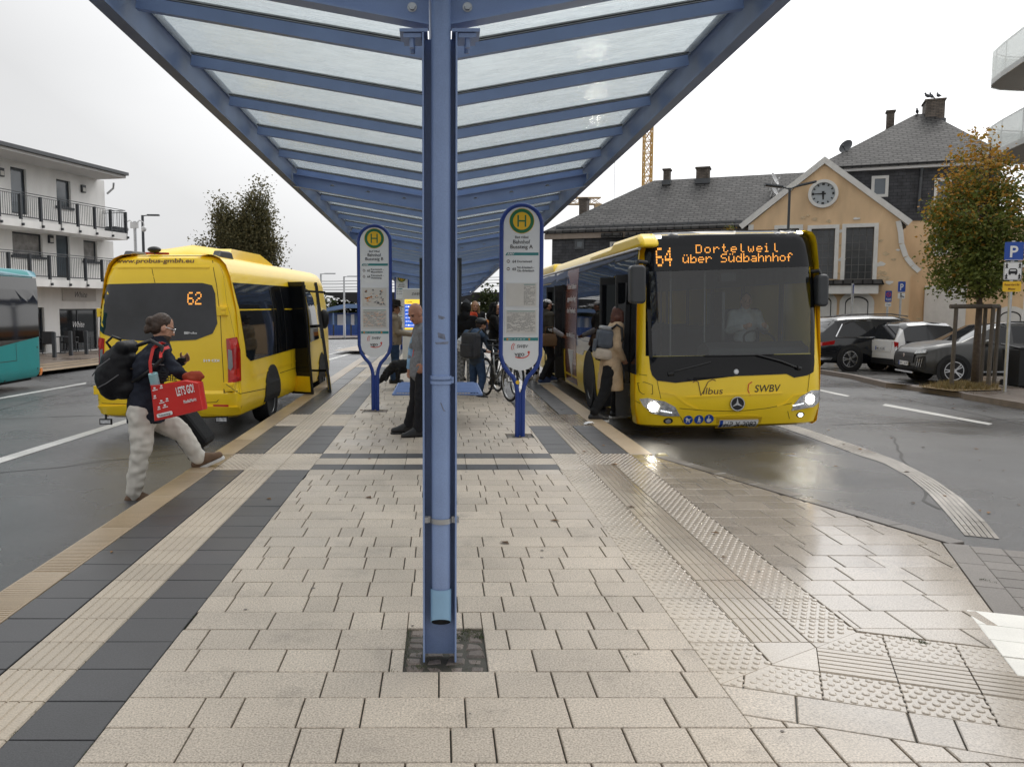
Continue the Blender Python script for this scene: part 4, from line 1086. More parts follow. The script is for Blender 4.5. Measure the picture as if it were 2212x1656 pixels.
k.build('advert_text', WHITEP, AD)
k = MB(); panel(k, rrect(2.35, 2.55, .78, .98, .04), SL, .03, .1); k.build('vent_cap', PLAST, BT)
k = MB(); panel(k, [p for p in circ(3.85, .42, .62, 40) if p[1] > .22], SL, .012, .1); k.build('wheel_arch', BLACK, BT)
wheel(BT, (-1.13, 3.85, .48), .48, .30, (-1, 0, 0), RIMG); wheel(BT, (1.13, 3.85, .48), .48, .30, (1, 0, 0), RIMG); wheel(BT, (-1.13, 9.9, .48), .48, .30, (-1, 0, 0), RIMG); wheel(BT, (1.13, 9.9, .48), .48, .30, (1, 0, 0), RIMG)
k = MB(); k.box(-.95, .95, .5, 11.4, .30, .34); k.build('underbody', BLACK, BT)
for (ya, yb) in ((.62, 1.80), (7.05, 8.40)):          # folded door leaves at each side of the openings
    for (yy, s_) in ((ya, 1), (yb, -1)):
        k = MB(); k.box(-1.46, -1.15, yy-.02, yy+.02, .28, 2.26); ko = k.build('door_leaf', PLAST, BT)
        k = MB(); k.box(-1.43, -1.18, yy-.024, yy+.024, .75, 2.15); k.build('pane', DARKG, ko)
    k = MB(); k.tube([(-1.28, yb-.08, .85), (-1.36, yb-.1, 1.0), (-1.36, yb-.1, 1.4)], .018, 8); k.build('grab_rail', mat('orange handrail', (.6, .18, .02), .4), BT)
    k = MB(); k.box(-1.26, -.3, ya, yb, .30, .33); k.box(-1.285, -1.25, ya, yb, .27, .315, 1); k.build('entrance_step', [mat('grey bus floor', (.10, .10, .105), .5, var=.2, vs=30), STEEL], BT)
k = MB(); k.prism([(0.05, 2.60), (.12, 2.70), (.30, 2.79), (1.9, 2.80), (2.1, 2.74), (3.9, 2.72), (4.15, 2.60)], (-1.235, 0, 0), (0, 1, 0), (0, 0, 1), 0, .25)
k.build('roof_fairing', YEL, BT, smooth=35, bevel=.05); k = MB()
k.prism([(9.0, 2.60), (9.2, 2.82), (11.6, 2.82), (11.8, 2.6)], (-1.2, 0, 0), (0, 1, 0), (0, 0, 1), 0, 2.3)
k.build('engine_cover', YEL, BT, smooth=35, bevel=.05)
k = MB(); k.tube([(-1.215, y, 2.595) for y in (.25, 3, 6, 9, 11.8)], .022, 8); k.build('rain_gutter', STEEL, BT)
# inside: lining, floor, dash, seats, poles
k = MB(); k.box(-1.10, 1.14, .5, 11.6, .31, .33)
k.add([(-1.13, 2.0, .3), (-1.13, 6.9, .3), (-1.13, 6.9, 2.3), (-1.13, 2.0, 2.3)], [(0, 1, 2, 3)]); k.add([(-1.13, 8.5, .3), (-1.13, 11.6, .3), (-1.13, 11.6, 2.3), (-1.13, 8.5, 2.3)], [(0, 1, 2, 3)])
k.box(1.13, 1.15, .45, 11.6, .3, 1.15); k.box(1.13, 1.15, .45, 11.6, 2.1, 2.4); k.box(-1.1, 1.1, 11.55, 11.6, .3, 2.3); k.box(-1.13, 1.14, .5, 11.6, 2.33, 2.36)
for yy in (1.3, 2.9, 4.5, 6.1, 7.7, 9.3): k.box(1.125, 1.155, yy, yy+.12, 1.1, 2.15)
k.build('interior_lining', mat('grey interior lining', (.16, .165, .17), .6, var=.1), BT)
k = MB()
k.prism([(.30, 1.02), (.32, 1.22), (.55, 1.30), (.85, 1.22), (.95, .4), (.35, .4)], (-.25, 0, 0), (0, 1, 0), (0, 0, 1), 0, 1.36)
k.prism([(.30, 1.02), (.32, 1.12), (.55, 1.12), (.58, .4), (.35, .4)], (-1.1, 0, 0), (0, 1, 0), (0, 0, 1), 0, .84)
k.build('dashboard', mat('dash plastic', (.03, .032, .035), .5, var=.1), BT)
k = MB(); k.tube([(.62+.22*cos(a), .80+.16*sin(a), 1.30+.14*sin(a)) for a in [2*pi*i/20 for i in range(20)]], .016, 8, closed=True); k.build('steering_wheel', PLAST, BT)
k = MB(); k.box(.35, .9, 1.52, 1.66, .9, 1.75); k.box(.33, .92, 1.05, 1.6, .75, .9); k.build('driver_seat', mat('seat cloth', (.03, .04, .08), .9, var=.2), BT, bevel=.04)
for i, y in enumerate((2.6, 3.5, 4.4, 5.3, 6.2, 7.9, 8.8)):
    for x in (-.75, .75):
        if x < 0 and y > 7: continue
        k = MB(); k.box(x-.38, x+.38, y, y+.10, .75, 1.42); k.box(x-.38, x+.38, y-.4, y, .70, .78); k.box(x-.04, x+.04, y-.3, y-.1, .33, .7); k.build('passenger_seat', _mats['seat cloth'], BT, bevel=.03)
for (x, y) in ((-.35, 1.9), (.30, 2.3), (-.35, 5.0), (.3, 5.0), (-.4, 7.0)):
    k = MB(); k.cyl((x, y, .33), (x, y, 2.33), .018, n=8); k.build('pole', STEEL, BT)
k = MB(); k.box(.15, .19, 1.0, 1.7, .4, 2.0); k.build('driver_screen', WSG, BT)
k = MB(); (x, z), = BZ([(1440, 360)]); k.box(x-.10, x+.10, .25, .40, z-.07, z+.05); k.build('sensor_box', PLAST, BT)

# ================================================================ the minibus
van = Shell(dens([(.27, .90, .16), (.31, .965, .05), (.44, 1.0, .0), (.62, 1.005, .0), (.66, .995, .035), (1.25, .985, .05), (1.75, .95, .085), (2.2, .875, .15), (2.36, .82, .19), (2.45, .74, .235), (2.495, .63, .32), (2.51, .45, .45)]),
            7.0, .17, .07, (-3.735, 11.52, -.25), (0, 0, R(-3.2)))
VT = thing('minibus', 'yellow minibus seen from behind with an amber 62 in its rear window', 'bus', van.loc, R(-3.2))
vx = lambda zx, zy: (172.8+.2783*zx, 489.6+.2783*zy)
VZ = lambda pts: van.fp([vx(*p) for p in pts]); VS = lambda pts: van.sp([vx(*p) for p in pts]); F_ = van.F; SR = van.S(1)
vs = [.25, .6, 1.2, 1.9, 2.6, 3.3, 3.75, 4.9, 5.5, 6.2, 6.7]
van.body(lambda c, fr: c.x > .5 and 3.75 < c.y < 4.9 and .4 < c.z < 2.15, sides=vs).build('body', YEL2, VT, smooth=35)
k = MB(); panel(k, VZ([(140, 780), (138, 640), (152, 500), (176, 462), (232, 446), (580, 438), (950, 437), (1026, 455), (1050, 520), (1066, 750), (1030, 828), (900, 878), (600, 892), (300, 872), (182, 832)]), F_, .006, .09); RW = k.build('rear_window', mat('smoked glass with painted reflections', (.020, .021, .024), .06, var=.75, vs=1.6, spec=.5, bump=.03, bs=2), VT, smooth=30)  # mottling in the glass colour stands in for uneven reflections
k = MB(); (a, c) = VZ([(835, 605), (947, 506)]); led(k, '62', a[0], c[0], a[1], c[1], F_, .010); k.build('line_number', ORLED, RW)
k = MB(); (a, c) = VZ([(842, 824), (908, 824)]); text_on(k, 'ProBus', (a[0]+c[0])/2, a[1], .028, F_, c[0]-a[0], bold=.012, off=.009)
for q in (810, 818, 826, 834): (a, c) = VZ([(q, 834), (q+5, 815)]); panel(k, [(a[0], a[1]), (c[0], a[1]), (c[0], c[1]), (a[0], c[1])], F_, .009, .1, 0, False)
k.build('window_lettering', WHITEP, RW)
k = MB(); (a, c) = VZ([(290, 268), (886, 268)]); text_on(k, 'www.probus-gmbh.eu', (a[0]+c[0])/2, a[1], .058, F_, c[0]-a[0], bold=.025, off=.004); k.build('web_address', mat('bronze lettering', (.16, .075, .02), .5, var=0), VT)
k = MB(); (a, c) = VZ([(958, 1038), (1082, 1038)]); text_on(k, '519 CDI', (a[0]+c[0])/2, a[1], .032, F_, c[0]-a[0], bold=.03, off=.008); k.build('type_badge', CHROME, VT)
k = MB()
for pts in ([(583, 205), (583, 436)], [(583, 892), (583, 1370)], [(350, 1376), (180, 1370), (130, 1310), (105, 900), (125, 480), (150, 300), (160, 265), (190, 236), (583, 230), (1000, 228), (1030, 268), (1060, 450), (1090, 700), (1117, 1290), (1060, 1360), (950, 1366), (350, 1376)]): line_on(k, VZ(pts), .008, F_, .003)
for pts in ([(1115, 1216), (1122, 1290), (1225, 1275)],): line_on(k, VZ(pts), .008, F_, .003)
for pts in ([(1130, 1220), (1240, 1296), (1470, 1250)], [(1240, 1296), (1230, 1200)], [(1550, 1135), (1690, 1090)], [(1480, 1130), (1540, 1130)], [(1636, 905), (1640, 1090)], [(1010, 225), (1090, 310), (1140, 600), (1205, 880)]): line_on(k, VS(pts), .010, SR, .003)
k.build('panel_gap', SEAM, VT)
k = MB(); P_ = VZ([(190, 322), (600, 314), (1005, 316)])
for a, c in zip(P_, P_[1:]): panel(k, strip([a, c], .022), F_, .010, .1)
k.build('crease', YEL2, VT)
k = MB(); panel(k, VZ([(490, 202), (690, 202), (692, 216), (488, 216)]), F_, .02, .1); k.build('brake_light', RED, VT)
k = MB(); (x, z), = VZ([(592, 180)]); c = F_(x, z, .05); k.ell(c, (.095, .08, .045)); k.build('rear_camera', PLAST, VT, smooth=True)
for (a, c, d, e) in ((60, 125, 645, 688), (1066, 1145, 632, 677), (52, 130, 1233, 1287), (1115, 1202, 1215, 1270)):
    k = MB(); P_ = VZ([((a+c)/2, (d+e)/2)])[0]; hw_, hh = (c-a)*.2783*11.6/1850/2, .06; P_ = (max(-.96, min(.95, P_[0])), P_[1])
    q = F_(P_[0], P_[1], 0); sg = 1 if P_[0] > 0 else -1
    k.box(q.x-hw_, q.x+hw_, q.y-.035, q.y+.05, q.z-hh, q.z+hh); k.box(q.x-hw_*.1, q.x+hw_*.8, q.y-.045, q.y-.036, q.z+.012, q.z+hh*.75); k.box(q.x-hw_*.1, q.x+hw_*.8, q.y-.045, q.y-.036, q.z-hh*.75, q.z-.012); k.build('hinge', YEL2, VT, bevel=.012)
TLG = mat('grey lamp lens', (.25, .25, .26), .15, var=.2)
for sd in (-1, 1):                                     # tall tail lamps that wrap the corner
    k = MB(); pts = [(sd*.70, .0)]
    P = lambda x, z, o: F_(sd*x, z, o)
    poly = [(.84, 1.36), (.955, 1.38), (.985, 1.2), (.99, .78), (.86, .75), (.86, 1.0)]
    panel(k, poly, P, .012, .05); ko = k.build('tail_lamp', RED, VT, smooth=30)
    k = MB(); panel(k, [(.862, 1.22), (.905, 1.2), (.915, .98), (.89, .93), (.862, .96)], P, .016, .05); k.build('clear_lens', TLG, ko)
    k = MB(); panel(k, [(.87, 1.35), (.95, 1.36), (.97, 1.24), (.90, 1.22)], P, .015, .05); k.build('bright_lens', mat('bright red lens', (.62, .03, .02), .1, coat=.5), ko); k = MB(); panel(k, [(.88, .92), (.975, .96), (.98, .82), (.88, .80)], P, .015, .05); k.build('bright_lens', _mats['bright red lens'], ko)
    k = MB(); k.box(sd*.28-.09, sd*.28+.09, .05, .30, .0, .0001) if 0 else None
for (a, c, d, e) in ((105, 207, 1398, 1413), (1035, 1152, 1380, 1396)): k = MB(); panel(k, VZ([(a, e), (c, e), (c, d), (a, d)]), F_, .008, .06); k.build('reflector', RED, VT)
for sd in (-1, 1): k = MB(); panel(k, [(sd*.40, .40), (sd*.44, .46), (sd*.97, .44), (sd*.985, .33), (sd*.6, .34)], F_, .02, .06); k.build('bumper_moulding', YEL2, VT, smooth=30)
for q in ((188, 1516), (1107, 1492)):
    p = van.I @ atY(*vx(*q), 11.62); k = MB(); k.box(p.x-.085, p.x+.085, .09, .12, p.z-.04, p.z+.04, 1); k.box(p.x-.07, p.x+.07, .085, .095, p.z-.025, p.z+.025); k.box(p.x-.012, p.x+.012, .10, .12, p.z+.04, .35, 1); k.build('hanging_lamp', [LENS, PLAST], VT)
k = MB(); panel(k, rrect(*(lambda a, c: (a[0], c[0], a[1], c[1]))(*VZ([(420, 1340), (560, 1290)])), .01), F_, .01, .1); k.build('number_plate', WHITEP, VT)
# kerb-side glazing, doorway with open leaves, wheels
k = MB(); G_ = [(.30, 2.12), (.55, 1.10), (.75, 1.02), (3.72, 1.06), (3.72, 2.14)]
panel(k, G_, SR, .006, .3); k.build('side_window', DARKG, VT, smooth=30); k = MB(); panel(k, [(4.93, 1.12), (5.75, 1.15), (5.55, 1.95), (5.3, 2.1), (4.93, 2.14)], SR, .006, .3); k.build('side_window', DARKG, VT, smooth=30)
k = MB(); line_on(k, [(2.25, 1.05), (2.25, 2.12)], .03, SR, .008); k.build('window_pillar', PLAST, VT); k = MB(); line_on(k, [(2.95, 1.05), (2.95, 2.12)], .02, SR, .008); k.build('window_pillar', PLAST, VT)
k = MB(); line_on(k, [(.8, .80), (3.7, .84)], .02, SR, .008); k.build('rub_strip', YEL2, VT)
k = MB(); panel(k, [p for p in circ(1.95, .42, .47, 40) if p[1] > .30], SR, .016, .1); k.build('wheel_arch', BLACK, VT); k = MB(); panel(k, [p for p in circ(6.05, .42, .45, 40) if p[1] > .30], SR, .016, .1); k.build('wheel_arch', BLACK, VT)
for y in (1.95, 6.05):
    for sd in (-1, 1): wheel(VT, (sd*.87, y, .355), .355, .25, (sd, 0, 0), RIMG)
k = MB(); k.box(-.8, .8, .4, 6.7, .34, .38); k.box(.3, .97, 3.78, 4.88, .42, .45); k.build('underbody', BLACK, VT)
k = MB(); k.box(-.9, -.88, .4, 6.5, .4, 2.2); k.box(.0, .9, 3.7, 3.72, .45, 2.2); k.box(.0, .9, 4.95, 4.97, .45, 2.2); k.build('interior_lining', mat('dark cabin lining', (.03, .03, .032), .7), VT)
k = MB(); k.tube([(.82, 4.0, 1.0), (.80, 4.25, 1.28), (.80, 4.3, 1.9)], .018, 8); k.build('grab_rail', mat('yellow handrail', (.7, .45, .03), .4), VT)
def leaf(p, q, z0, z1, lean=0):
    p = V((*p, 0)); q = V((*q, 0)); d = (q-p).normalized(); n = V((-d.y, d.x, 0))*.022
    k = MB(); zt = V((-lean, 0, z1)); zb = V((0, 0, z0))
    def quad(a, c, f0, f1, t, m):
        A = [a+zb+(zt-zb)*f0, c+zb+(zt-zb)*f0, c+zb+(zt-zb)*f1, a+zb+(zt-zb)*f1]
        k.add([x-n*t for x in A]+[x+n*t for x in A], [(3, 2, 1, 0), (4, 5, 6, 7), (0, 1, 5, 4), (1, 2, 6, 5), (2, 3, 7, 6), (3, 0, 4, 7)], m)
    quad(p, q, 0, 1, 1, 1); quad(p+d*.03, q-d*.03, .02, .16, 1.25, 0); quad(p+d*.035, q-d*.035, .2, .97, 1.25, 2)
    return k
wl = lambda X, Y: tuple((van.I @ V((X, Y, 0)))[:2])
leaf(wl(-2.62, 15.15), wl(-2.22, 14.95), .26, 2.22, .14).build('door_leaf', [YEL2, PLAST, DARKG], VT)
leaf(wl(-1.97, 15.35), wl(-2.14, 16.4), .26, 2.22, .24).build('door_leaf', [YEL2, PLAST, DARKG], VT)
k = MB(); a, c = wl(-2.1, 15.7), wl(-2.5, 16.0); k.tube([(*a, 2.05), (*c, 2.08)], .022, 6); k.tube([(*a, .62), (*c, .60)], .022, 6); k.build('door_arm', PLAST, VT)
k = MB(); p = van.I @ V((-2.25, 16.7, 1.3)); k.ell(p, (.10, .09, .19)); k.tube([p+V((-.3, .0, -.15)), p+V((0, 0, -.12))], .03, 8); k.build('mirror', PLAST, VT, smooth=True)
k = MB()                                               # roof pod and rails
rg = []
for y, h, z in ((.95, .60, 2.49), (1.02, .58, 2.56), (1.3, .52, 2.70), (2.9, .52, 2.71), (3.5, .56, 2.58), (3.6, .58, 2.48)):
    rg.append([V((x*h, y, z-(.0 if abs(x) < .8 else .06))) for x in (-1.12, -.8, 0, .8, 1.12)]+[V((1.14*h, y, 2.42)), V((-1.14*h, y, 2.42))])
k.loft(rg); k.build('roof_pod', YEL2, VT, smooth=30)
for sd in (-1, 1):
    k = MB(); k.prism([(.38, 2.46), (.50, 2.565), (.9, 2.575), (1.0, 2.56), (1.1, 2.46)], (sd*.63-.055, 0, 0), (0, 1, 0), (0, 0, 1), 0, .11); k.build('roof_rail', ANTH, VT, bevel=.02)

# ================================================================ the teal bus leaving on the left
TEAL = mat('teal bus paint', (.006, .22, .225), .42, var=.06, vs=2, spec=.3, coat=.0, bump=.02, bs=3)
tl = Shell(dens([(.26, 1.22, .12), (.32, 1.26, .04), (.5, 1.275, 0), (1.2, 1.275, .0), (2.3, 1.25, .04), (2.66, 1.20, .09), (2.80, 1.10, .16), (2.86, .9, .3)]), 12, .22, .03, (-11.1, 21.2, gz(-10, 21)), (0, 0, R(180)))
TT = thing('coach', 'teal bus cut off by the left edge with a dark rear side window', 'bus', tl.loc, R(180)-R(-1.5)*0)
tl.body().build('body', TEAL, TT, smooth=35)
SN = tl.S(-1)
def tside(pts): return tl.sp([(.191*a, 547+.191*c) for a, c in pts], -1)
w_ = tside([(-900, 210), (-900, 1240), (0, 1052), (440, 940), (428, 700), (402, 285), (300, 275), (0, 255)])
k = MB(); panel(k, w_, SN, .006, .3); k.build('side_window', mat('brown tinted glass', (.012, .011, .010), .05, var=0, spec=.6), TT)
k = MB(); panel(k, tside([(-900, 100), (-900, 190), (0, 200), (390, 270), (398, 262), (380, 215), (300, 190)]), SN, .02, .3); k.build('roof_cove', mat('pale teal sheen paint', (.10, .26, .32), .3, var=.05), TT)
k = MB()
for pts in ([(0, 1235), (190, 1212), (178, 1020)], [(445, 1395), (450, 1330), (445, 1098), (480, 1100)], [(205, 1420), (200, 1385)]): line_on(k, tside(pts), .014, SN, .004)
for q in ((420, 1060), (427, 1300), (52, 1445)): c = tside([q])[0]; panel(k, circ(c[0], c[1], .025, 10), SN, .006, .1)
k.build('panel_gap', PLAST, TT)
c = tside([(462, 1338)])[0]; k = MB(); panel(k, rrect(c[0]-.06, c[0]+.06, c[1]-.09, c[1]+.09, .02), SN, .015, .1); k.build('marker_lamp', AMB, TT)
k = MB(); k.box(-1.1, 1.1, .3, 11.7, .18, .3); k.build('underbody', BLACK, TT)
for y in (3.2, 9.4):
    for sd in (-1, 1): wheel(TT, (sd*1.12, y, .48), .48, .3, (sd, 0, 0), RIMG)
# ---------------------------------------------------------------- buildings
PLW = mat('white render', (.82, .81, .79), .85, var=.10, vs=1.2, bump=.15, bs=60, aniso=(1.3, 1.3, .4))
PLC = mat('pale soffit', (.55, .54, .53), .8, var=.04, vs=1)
ROOFD = mat('dark roof sheet', (.07, .075, .082), .5, var=.15, vs=2)
OCH = mat('apricot render', (.68, .485, .295), .85, var=.17, vs=1.3, bump=.25, bs=25, aniso=(1.3, 1.3, .45))
OCHP = mat('peeled paint', (.55, .42, .27), .9, var=.25, vs=9)
TRIM = mat('white window trim', (.68, .67, .64), .7, var=.07, vs=5)
SLATE = brickmat('roof slate', (.036, .035, .035), (.074, .071, .069), (.006, .006, .006), .38, .22, .034, .62, 1.0)
SLATEW = brickmat('wall slate', (.045, .046, .052), (.062, .063, .07), (.012, .012, .013), .34, .15, .008, .45, .5)
BRICKC = brickmat('chimney brick', (.12, .10, .085), (.17, .14, .115), (.07, .065, .06), .24, .075, .012, .8, .5)
SHUT = brickmat('roller shutter', (.30, .29, .28), (.32, .31, .30), (.16, .155, .15), 8.0, .055, .006, .6, .6)
class Facade:
    def __init__(s, o, u, n): s.o = V(o); s.u = V((*u, 0)).normalized(); s.n = V((*n, 0)).normalized()
    def T(s, a, h, d=0.0): return s.o+s.u*a+V((0, 0, h))+s.n*d
    def hit(s, u, v, d=0.0):
        p = onP(u, v, s.o+s.n*d, s.n)-s.o; return p.dot(s.u), p.z
    def box(s, mb, a0, a1, h0, h1, d0, d1, m=0):
        mb.obox(s.T((a0+a1)/2, (h0+h1)/2, (d0+d1)/2), s.u*(a1-a0)/2, s.n*(d1-d0)/2, V((0, 0, (h1-h0)/2)), m)
    def poly(s, mb, pts, d0, d1, m=0):
        k = len(pts); ar = area(pts)
        if ar < 0: pts = pts[::-1]
        if s.u.cross(V((0, 0, 1))).dot(s.n) < 0: pts = pts[::-1]
        vs = [s.T(a, h, d0) for a, h in pts]+[s.T(a, h, d1) for a, h in pts]
        mb.add(vs, [tuple(range(k))[::-1], tuple(range(k, 2*k))]+[(i, (i+1) % k, k+(i+1) % k, k+i) for i in range(k)], m)
    def wall(s, mb, a0, a1, h0, h1, ops, depth=.2, m=0):
        A = sorted({a0, a1, *[x for o in ops for x in o[:2]]}); H = sorted({h0, h1, *[x for o in ops for x in o[2:4]]})
        A = [x for x in A if a0 <= x <= a1]; H = [x for x in H if h0 <= x <= h1]
        for i in range(len(A)-1):
            for j in range(len(H)-1):
                ca, ch = (A[i]+A[i+1])/2, (H[j]+H[j+1])/2
                if any(o[0] < ca < o[1] and o[2] < ch < o[3] for o in ops): continue
                mb.add([s.T(A[i], H[j]), s.T(A[i+1], H[j]), s.T(A[i+1], H[j+1]), s.T(A[i], H[j+1])], [(0, 1, 2, 3)], m)
        for o in ops:
            q = [(o[0], o[2]), (o[1], o[2]), (o[1], o[3]), (o[0], o[3])]
            for i in range(4):
                p, r_ = q[i], q[(i+1) % 4]
                mb.add([s.T(*p), s.T(*r_), s.T(*r_, -depth), s.T(*p, -depth)], [(0, 1, 2, 3)], m)
    def f(s, d0): return lambda a, h, off: s.T(a, h, d0+off)
def window(F_, a0, a1, h0, h1, d, parent, fr=.06, mats=(None, None), mull=(), cross=()):
    k = MB(parent.location if not parent.rotation_euler.z else 0)
    for (p, q, r_, t) in ((a0, a1, h0, h0+fr), (a0, a1, h1-fr, h1), (a0, a0+fr, h0+fr, h1-fr), (a1-fr, a1, h0+fr, h1-fr)): F_.box(k, p, q, r_, t, d-.03, d+.03)
    for x in mull: F_.box(k, x-fr*.35, x+fr*.35, h0+fr, h1-fr, d-.02, d+.025)
    for y in cross: F_.box(k, a0+fr, a1-fr, y-fr*.3, y+fr*.3, d-.018, d+.02)
    o = k.build('window', mats[0], parent)
    k = MB(parent.location); F_.box(k, a0+fr*.5, a1-fr*.5, h0+fr*.5, h1-fr*.5, d-.012, d-.004); k.build('pane', mats[1], o)
    return o
# ---- white block of flats with a cafe, on the left
o = (-15.85, 42, gz(-15.85, 42)); LB = Facade(o, (-.25, -.97), (.97, -.25))
lb = thing('apartment_building', 'white rendered flats with railed balconies above a corner cafe', 'building', o)
k = MB(o); hit = LB.hit
def R4(x0, x1, y0, y1, d=0):
    a, b_ = hit(x0, y0, d), hit(x1, y1, d); c, e = hit(x0, y1, d), hit(x1, y0, d)
    return (min(a[0], b_[0]), max(a[0], b_[0]), (c[1]+b_[1])/2, (a[1]+e[1])/2)
sc_ = hit(226, 420)[0]
ops = {'udoor': R4(22, 60, 363, 462), 'uwin': R4(121, 154, 389, 447), 'lsh': R4(26, 93, 503, 553), 'ldoor': R4(120.5, 153.4, 503, 598), 'rsh': R4(180, 211, 520, 564),
       'shop': R4(128, 214, 667, 757), 'cdoor': R4(66, 99, 664, 762), 'cdoor2': R4(-60, -20, 664, 765)}
far = {'u2': (9.2, 10.4, 6.3, 8.6), 'l2': (9.5, 12.5, 4.0, 5.2)}
hU = hit(120, 495)[1]-.25; hL = hit(120, 607)[1]-.3
hTop = hit(226, 391)[1]
LB.wall(k, 0, 24, 0, hU, [ops[x] for x in ('lsh', 'ldoor', 'rsh', 'shop', 'cdoor')]+[far['l2']])
LB.wall(k, sc_, 24, hU, hTop, [ops['udoor'], ops['uwin'], (10.5, 11.6, hU+.2, hU+2.4)])
LB.box(k, 0, 24, 0, hU, -10, -.21); LB.box(k, sc_, 24, hU, hTop, -10, -.21)
LB.box(k, -.002, .2, 0, hU, -.21, -.001); LB.box(k, sc_-.002, sc_+.2, hU, hTop, -.21, -.001)
k.build('wall', PLW, lb)
t_ = hit(278, 384, 1.7)
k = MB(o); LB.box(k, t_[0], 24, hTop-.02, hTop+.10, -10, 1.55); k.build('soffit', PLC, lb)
k = MB(o); LB.box(k, t_[0]-.05, 24, hTop+.105, hTop+.24, -10, 1.68); LB.box(k, t_[0]+2.5, 24, hTop+.245, hTop+.5, -9, .7); k.build('roof', ROOFD, lb)
for nm, hh, tip in (('up', hU, hit(276, 500, 1.3)[0]), ('lo', hL, hit(290, 610, 1.3)[0])):
    k = MB(o); LB.box(k, tip, 24, hh, hh+.30, .003, 1.3); ko = k.build('balcony_slab', PLW, lb)
    r_ = MB(o); a = tip+.06; zt = hh+.30
    for z in (1.07, .98): r_.tube([LB.T(a, zt+z, 1.24), LB.T(24, zt+z, 1.24)], .018 if z > 1 else .014, 6); r_.tube([LB.T(a, zt+z, .02), LB.T(a, zt+z, 1.24)], .018, 6)
    r_.bar(LB.T(a, zt+.12, 1.24), LB.T(24, zt+.12, 1.24), .03, .04); r_.bar(LB.T(a, zt+.12, .02), LB.T(a, zt+.12, 1.24), .03, .04)
    n_ = 0; x = a
    while x < 14:
        if n_ % 10 == 0: LB.box(r_, x-.05, x+.05, zt-.22, zt+1.0, 1.20, 1.30); LB.box(r_, x-.03, x+.03, zt-.24, zt-.14, 1.26, 1.40)
        else: r_.bar(LB.T(x, zt+.12, 1.24), LB.T(x, zt+.98, 1.24), .014, .014)
        x += .115; n_ += 1
    for j in range(10): r_.bar(LB.T(a, zt+.12, .1+j*.115), LB.T(a, zt+.98, .1+j*.115), .014, .014)
    r_.build('railing', ANTH, ko)
for nm, sh in (('udoor', 0), ('uwin', 0), ('ldoor', 0), ('shop', 0), ('cdoor', 0), ('lsh', 1), ('rsh', 1)):
    a0, a1, h0, h1 = ops[nm]
    window(LB, a0, a1, h0, h1, -.13, lb, .07, (ANTH, SHUT if sh else (WINDK if nm in ('shop', 'cdoor') else GREYW)), mull=[(a0+a1)/2] if nm == 'shop' else [])
    if sh or nm == 'uwin':
        k = MB(o); LB.box(k, a0-.12, a1+.12, h0-.10, h0+.0, .002, .09); k.build('window_sill', ANTH, lb)
for (x, y) in ((178, 408), (107.5, 517), (0, 372)):
    a, h = hit(x, y); k = MB(o); LB.box(k, a-.14, a+.14, h-.17, h+.17, .002, .10); LB.box(k, a-.10, a+.10, h-.13, h+.05, .10, .12, 1); k.build('wall_lamp', [ANTH, PAPER], lb, bevel=.02)
a0, a1, h0, h1 = R4(135, 208, 616, 650, .06)
k = MB(o); LB.box(k, a0, a1, h0, h1, .002, .06); sg = k.build('shop_sign', mat('sign board cream', (.55, .53, .51), .7, var=.05), lb)
fl = lambda a, h, off: LB.T(-a, h, .06+off)
k = MB(o); a, h = hit(175, 636, .06); text_on(k, 'White', -a, h, .27, fl, .85, shear=.35, off=.006); k.build('sign_lettering', INK, sg)
k = MB(o); a, h = hit(169, 700, -.12); text_on(k, 'White', -a, h, .27, lambda a_, h_, off: LB.T(-a_, h_, -.10+off), .8, shear=.35, off=.006); k.build('window_lettering', WHITEP, lb)
k = MB(o); k.tube([LB.T(sc_-.02, hTop-.1, .5), LB.T(sc_-.05, hTop-.35, .45), LB.T(sc_-.05, hTop-.6, .1)], .05, 8); k.build('downpipe', STEEL, lb)
k = MB(o); LB.box(k, .15, 1.1, hU+.3, hU+.62, .35, .95); tag(k.build('planter_box', ANTH, None, bevel=.03), 'dark planter box on the upper balcony corner of the white flats', 'planter')
# cafe terrace: chairs, tables, bollards
def gp(u, v):
    q = atZ(u, v, -.5)
    for _ in range(8): q = atZ(u, v, gz(q.x, q.y)+.12 if q.x < -11.3 and q.y > 25 else gz(q.x, q.y))
    return q
WICK = mat('dark wicker', (.03, .03, .033), .7, var=.3, vs=60)
ch = None
for i, (u, v, rz, lab) in enumerate(((106, 763, R(200), 'dark wicker cafe armchair nearest the teal bus'), (155, 760, R(190), 'dark wicker cafe armchair in front of the lettered cafe window'), (180, 758, R(170), 'dark wicker cafe armchair half hidden behind the yellow minibus'))):
    p = gp(u, v)
    if ch is None:
        ch = thing('cafe_chair', lab, 'chair', p, rz, 'cafe terrace chairs')
        k = MB(); k.box(-.25, .25, -.25, .22, .40, .46); k.build('seat', WICK, ch, bevel=.015)
        k = MB(); k.prism([(-.25, .44), (.25, .44), (.23, .95), (-.23, .95)], (0, .24, 0), (1, 0, 0), (0, .08, 1), -.02, .02); k.build('backrest', WICK, ch)
        for sx in (-1, 1):
            for sy in (-1, 1): k = MB(); k.cyl((sx*.24, sy*.22, 0), (sx*.24, sy*.22, .64 if sy < 0 else .45), .016, n=6); k.build('leg', ANTH, ch)
            k = MB(); k.bar((sx*.25, -.24, .65), (sx*.25, .27, .68), .05, .025); k.build('armrest', ANTH, ch)
    else: dup(ch, p, rz, lab)
p = gp(131, 763); t = thing('cafe_table', 'small dark cafe table between the wicker armchairs', 'table', p)
